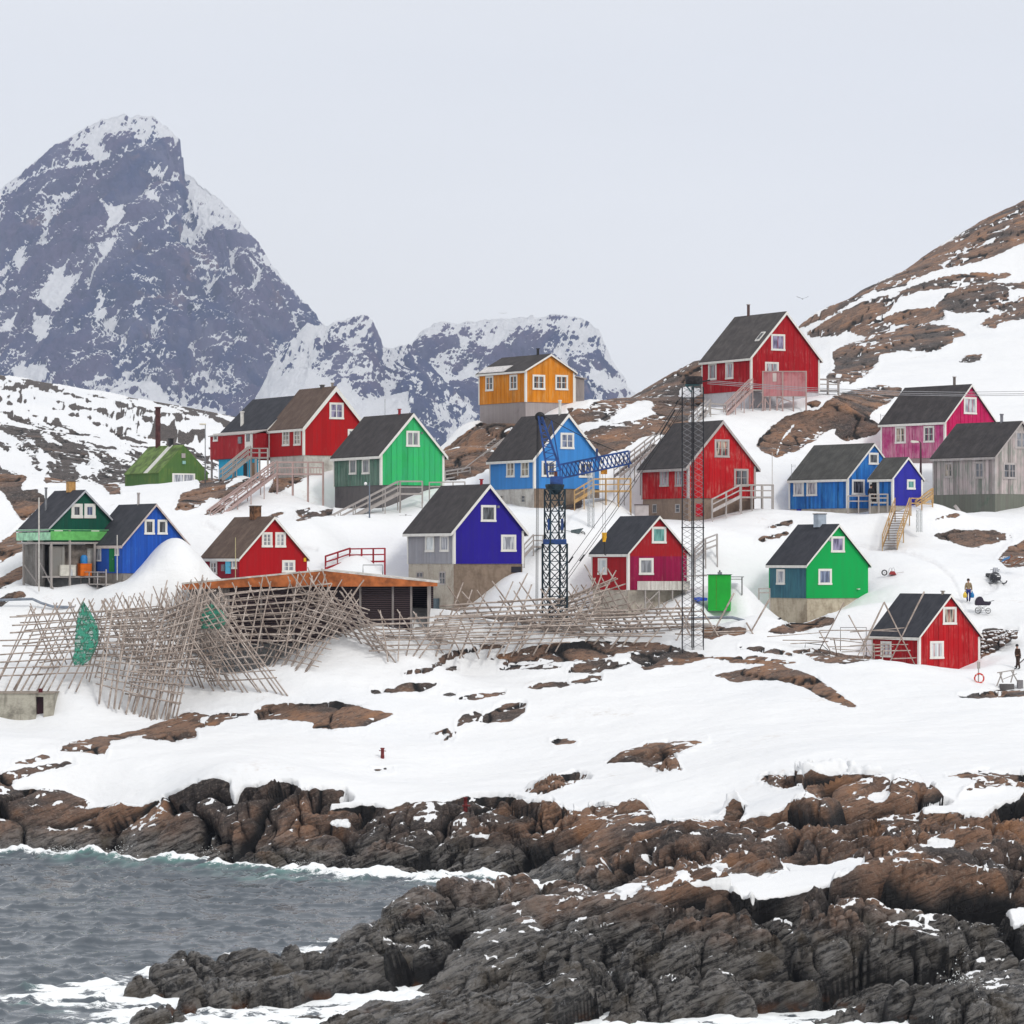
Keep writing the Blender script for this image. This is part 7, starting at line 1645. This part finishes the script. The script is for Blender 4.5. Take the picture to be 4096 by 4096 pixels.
aerial("thin white rod behind the mint green house roof", (1540, 1670), 296, 1596, 'pole', .02); aerial("small television aerial left of the bright blue house", (3166, 1895), 303, 1856); aerial("small television aerial beside the pink house", (3522, 1680), 327, 1655)
aerial("thin wire pole in the snow left of the indigo house", (1340, 2125), 283, 2060, 'pole', .03, GREYWOOD)
# pale lattice pole behind the crane
p = at(2364, 2165, 283); o = empty("lattice_pole", p, 0, "thin pale lattice pole behind the crane jib", "mast"); mb = MB(); lattice(mb, (0, 0), .42, -.5, CH + ky(1880) * 283 - p.z, 14, .3, .035, .018, True); mb.build("frame", plain("galvanised", (.45, .48, .50), .5), o)
p = at(3677, 2105, 291); o = empty("lattice_pole", p, 0, "thin pale lattice pole right of the tan timber stairs", "mast"); mb = MB(); lattice(mb, (0, 0), .36, -.5, CH + ky(2040) * 291 - p.z, 4, .3, .035, .018, True); mb.build("frame", plain("galvanised", (.45, .48, .50), .5), o)
# black frame poles in the snow
for a, Y_, lb_ in ((((1452, 2290), (1452, 2260), (1530, 2260), (1530, 2300)), 268, "thin black pipe frame behind the roof of the long shed"), (((3362, 2605), (3362, 2510), (3465, 2510), (3465, 2620)), 257.5, "thin black pipe frame between the crossed poles and the small red house"),
                   (((3220, 2590), (3222, 2572), (3290, 2580), (3312, 2600)), 256.5, "bent black pipe frame lying on the snow below the emerald house")):
    p = at(*a[0], Y_); tag(MB().tube([at(*q, Y_) - p for q in a], .03, 6).build("goal_frame", BLACKM, None, False, p), lb_, "pipe frame", "black pipe frames on the snow")

# ------------------------------------------------------------------ birds
def bird(label, px, py, Y, sp, up, rz=0.0, g="birds in flight"):
    p = at(px, py, Y); o = empty("bird", p, rz, label, "bird", g); m_ = plain("dark_plumage", (.02, .02, .022), .8)
    skin_body("body", {'a': (0, 0, 0, .07 * sp), 'b': (0, .18 * sp, .0, .05 * sp), 'c': (0, .28 * sp, .01, .02 * sp), 'd': (0, -.18 * sp, .02 * sp, .05 * sp), 'e': (0, -.27 * sp, .02 * sp, .018 * sp)}, [('a', 'b'), ('b', 'c'), ('a', 'd'), ('d', 'e')], m_, o, 1)
    for s_ in (-1, 1):
        vs = [(0, -.09, 0), (0, .10, 0), (.38 * s_, .12, up * .55), (.38 * s_, -.12, up * .55), (.85 * s_, .10, up), (.80 * s_, -.02, up)]
        mb = MB(); V0 = [tuple(c * sp for c in v) for v in vs]; V1 = [(v[0], v[1], v[2] - .018 * sp) for v in V0]
        mb.add(V0 + V1, [(0, 1, 2, 3), (3, 2, 4, 5), (9, 8, 7, 6), (11, 10, 8, 9), (0, 3, 9, 6), (3, 5, 11, 9), (5, 4, 10, 11), (4, 2, 8, 10), (2, 1, 7, 8), (1, 0, 6, 7)]); mb.build("wing", m_, o)
bird("dark gull flying above the hill right of the highest red house", 3210, 1196, 300, .62, .34); bird("tiny bird gliding over the flat topped mountain", 2012, 1253, 330, .42, .10)
bird("dark bird gliding low over the snow left of the indigo house", 1623, 2060, 262, .62, -.05, R(25))
bird("crow perched by the ochre chimney of the green house", 301, 1947, 267, .22, -.2)

# ------------------------------------------------------------------ stones, scrap
def stones(label, spots, cat="stones"):
    rs = random.Random(3)
    for i, (px, py, Y, r_) in enumerate(spots):
        p = at(px, py, Y); bm = bmesh.new(); bmesh.ops.create_icosphere(bm, subdivisions=2, radius=r_)
        k = [rs.uniform(.7, 1.3) for _ in range(3)]
        for v in bm.verts:
            n_ = 1 + .25 * math.sin(v.co.x * 7 / r_ * .4 + i) * math.cos(v.co.y * 5 / r_ * .4 + i * 2); v.co = Vector((v.co.x * k[0] * n_, v.co.y * k[1] * n_, v.co.z * k[2] * .75 * n_))
        me = bpy.data.meshes.new("stone"); bm.to_mesh(me); bm.free(); me.materials.append(STONEM); o = bpy.data.objects.new("stone", me); COL.objects.link(o); o.location = p
        tag(o, label, "stone", "stones of the rubble slope beside the small faded red house")
mm = NT("snow_dusted_stone"); g_ = mm.n("ShaderNodeTexCoord").outputs["Object"]; gn = mm.n("ShaderNodeNewGeometry").outputs["Normal"]; nzz = mm.sep(gn)[2]
mm.bsdf(mm.mix(mm.rng(mm.math('ADD', nzz, mm.math('MULTIPLY', mm.noise(g_, 5, 3, .6), .5)), .85, 1.0), mm.mix(mm.noise(g_, 4, 4, .6), (.045, .035, .03), (.17, .11, .085)), (.8, .82, .85)), .85, mm.bump(mm.noise(g_, 9, 4, .6), .6, .03)); STONEM = mm.m
sp_ = []; rs = random.Random(9)
for i in range(70):
    t = rs.random(); x = 1455 + 400 * t; ylo = 1035 + 20 * rs.random(); yhi = 1330 - 240 * t
    y = ylo + (yhi - ylo) * rs.random(); px, py = zc(13, x, y); sp_.append((px, py, 263 - (y - 1035) / 300 * 4, rs.uniform(.10, .26)))
stones("one of the loose snow dusted stones on the slope beside the small faded red house", sp_)
tb = at(4005, 2248, 281); o = empty("scrap_pile", tb, R(-10), "blue sheet and rusty boards piled under the rock at the right edge", "scrap pile")
MB().prism([(0, 0), (.65, .25), (.75, .5), (.15, .28)], 0, .7).build("blue_sheet", plain("faded_blue_sheet", (.07, .20, .42), .6), o)
for a in ((.1, -.1, .9, .5), (.5, -.1, .8, .6), (.3, -.1, 1.6, .35), (.8, -.35, 2.0, .45)): MB().bar((a[0], -.1, a[1]), (a[2], .2, a[3]), .09).build("board", plain("rusty_board", (.20, .09, .05), .8, .3, 4), o)

# ------------------------------------------------------------------ spray thrown up by the waves
def spray(label, spots, n=900):
    rs = random.Random(21); mb = MB(); o0 = at(*spots[0][:3])
    for (px, py, Y, sx, sy) in spots:
        for i in range(n):
            a = rs.gauss(0, 1); b_ = abs(rs.gauss(0, .8)); p = at(px + a * sx * (1 - .25 * b_), py - b_ * sy, Y + rs.gauss(0, .5)) - o0; r = rs.uniform(.01, .035) * (1.7 if b_ < .5 else 1)
            mb.add([p + Vector(v) * r for v in ((1, 0, 0), (-1, 0, 0), (0, 1, 0), (0, -1, 0), (0, 0, 1), (0, 0, -1))], [(0, 2, 4), (2, 1, 4), (1, 3, 4), (3, 0, 4), (2, 0, 5), (1, 2, 5), (3, 1, 5), (0, 3, 5)])
    tag(mb.build("sea_spray", plain("white_water_drops", (.86, .89, .91), .4), None, True, o0), label, kind='stuff')
spray("white spray bursting over the rock at the lower right", [(3840, 4085, 142.5, 62, 95), (3780, 4095, 142.5, 40, 50)], 1500)
spray("small splashes of spray along the far shore", [(500, 3425, 221, 60, 22), (860, 3440, 219, 50, 24), (250, 3418, 223, 60, 16), (1230, 3470, 214, 40, 14), (1000, 3480, 214, 60, 8)], 420)
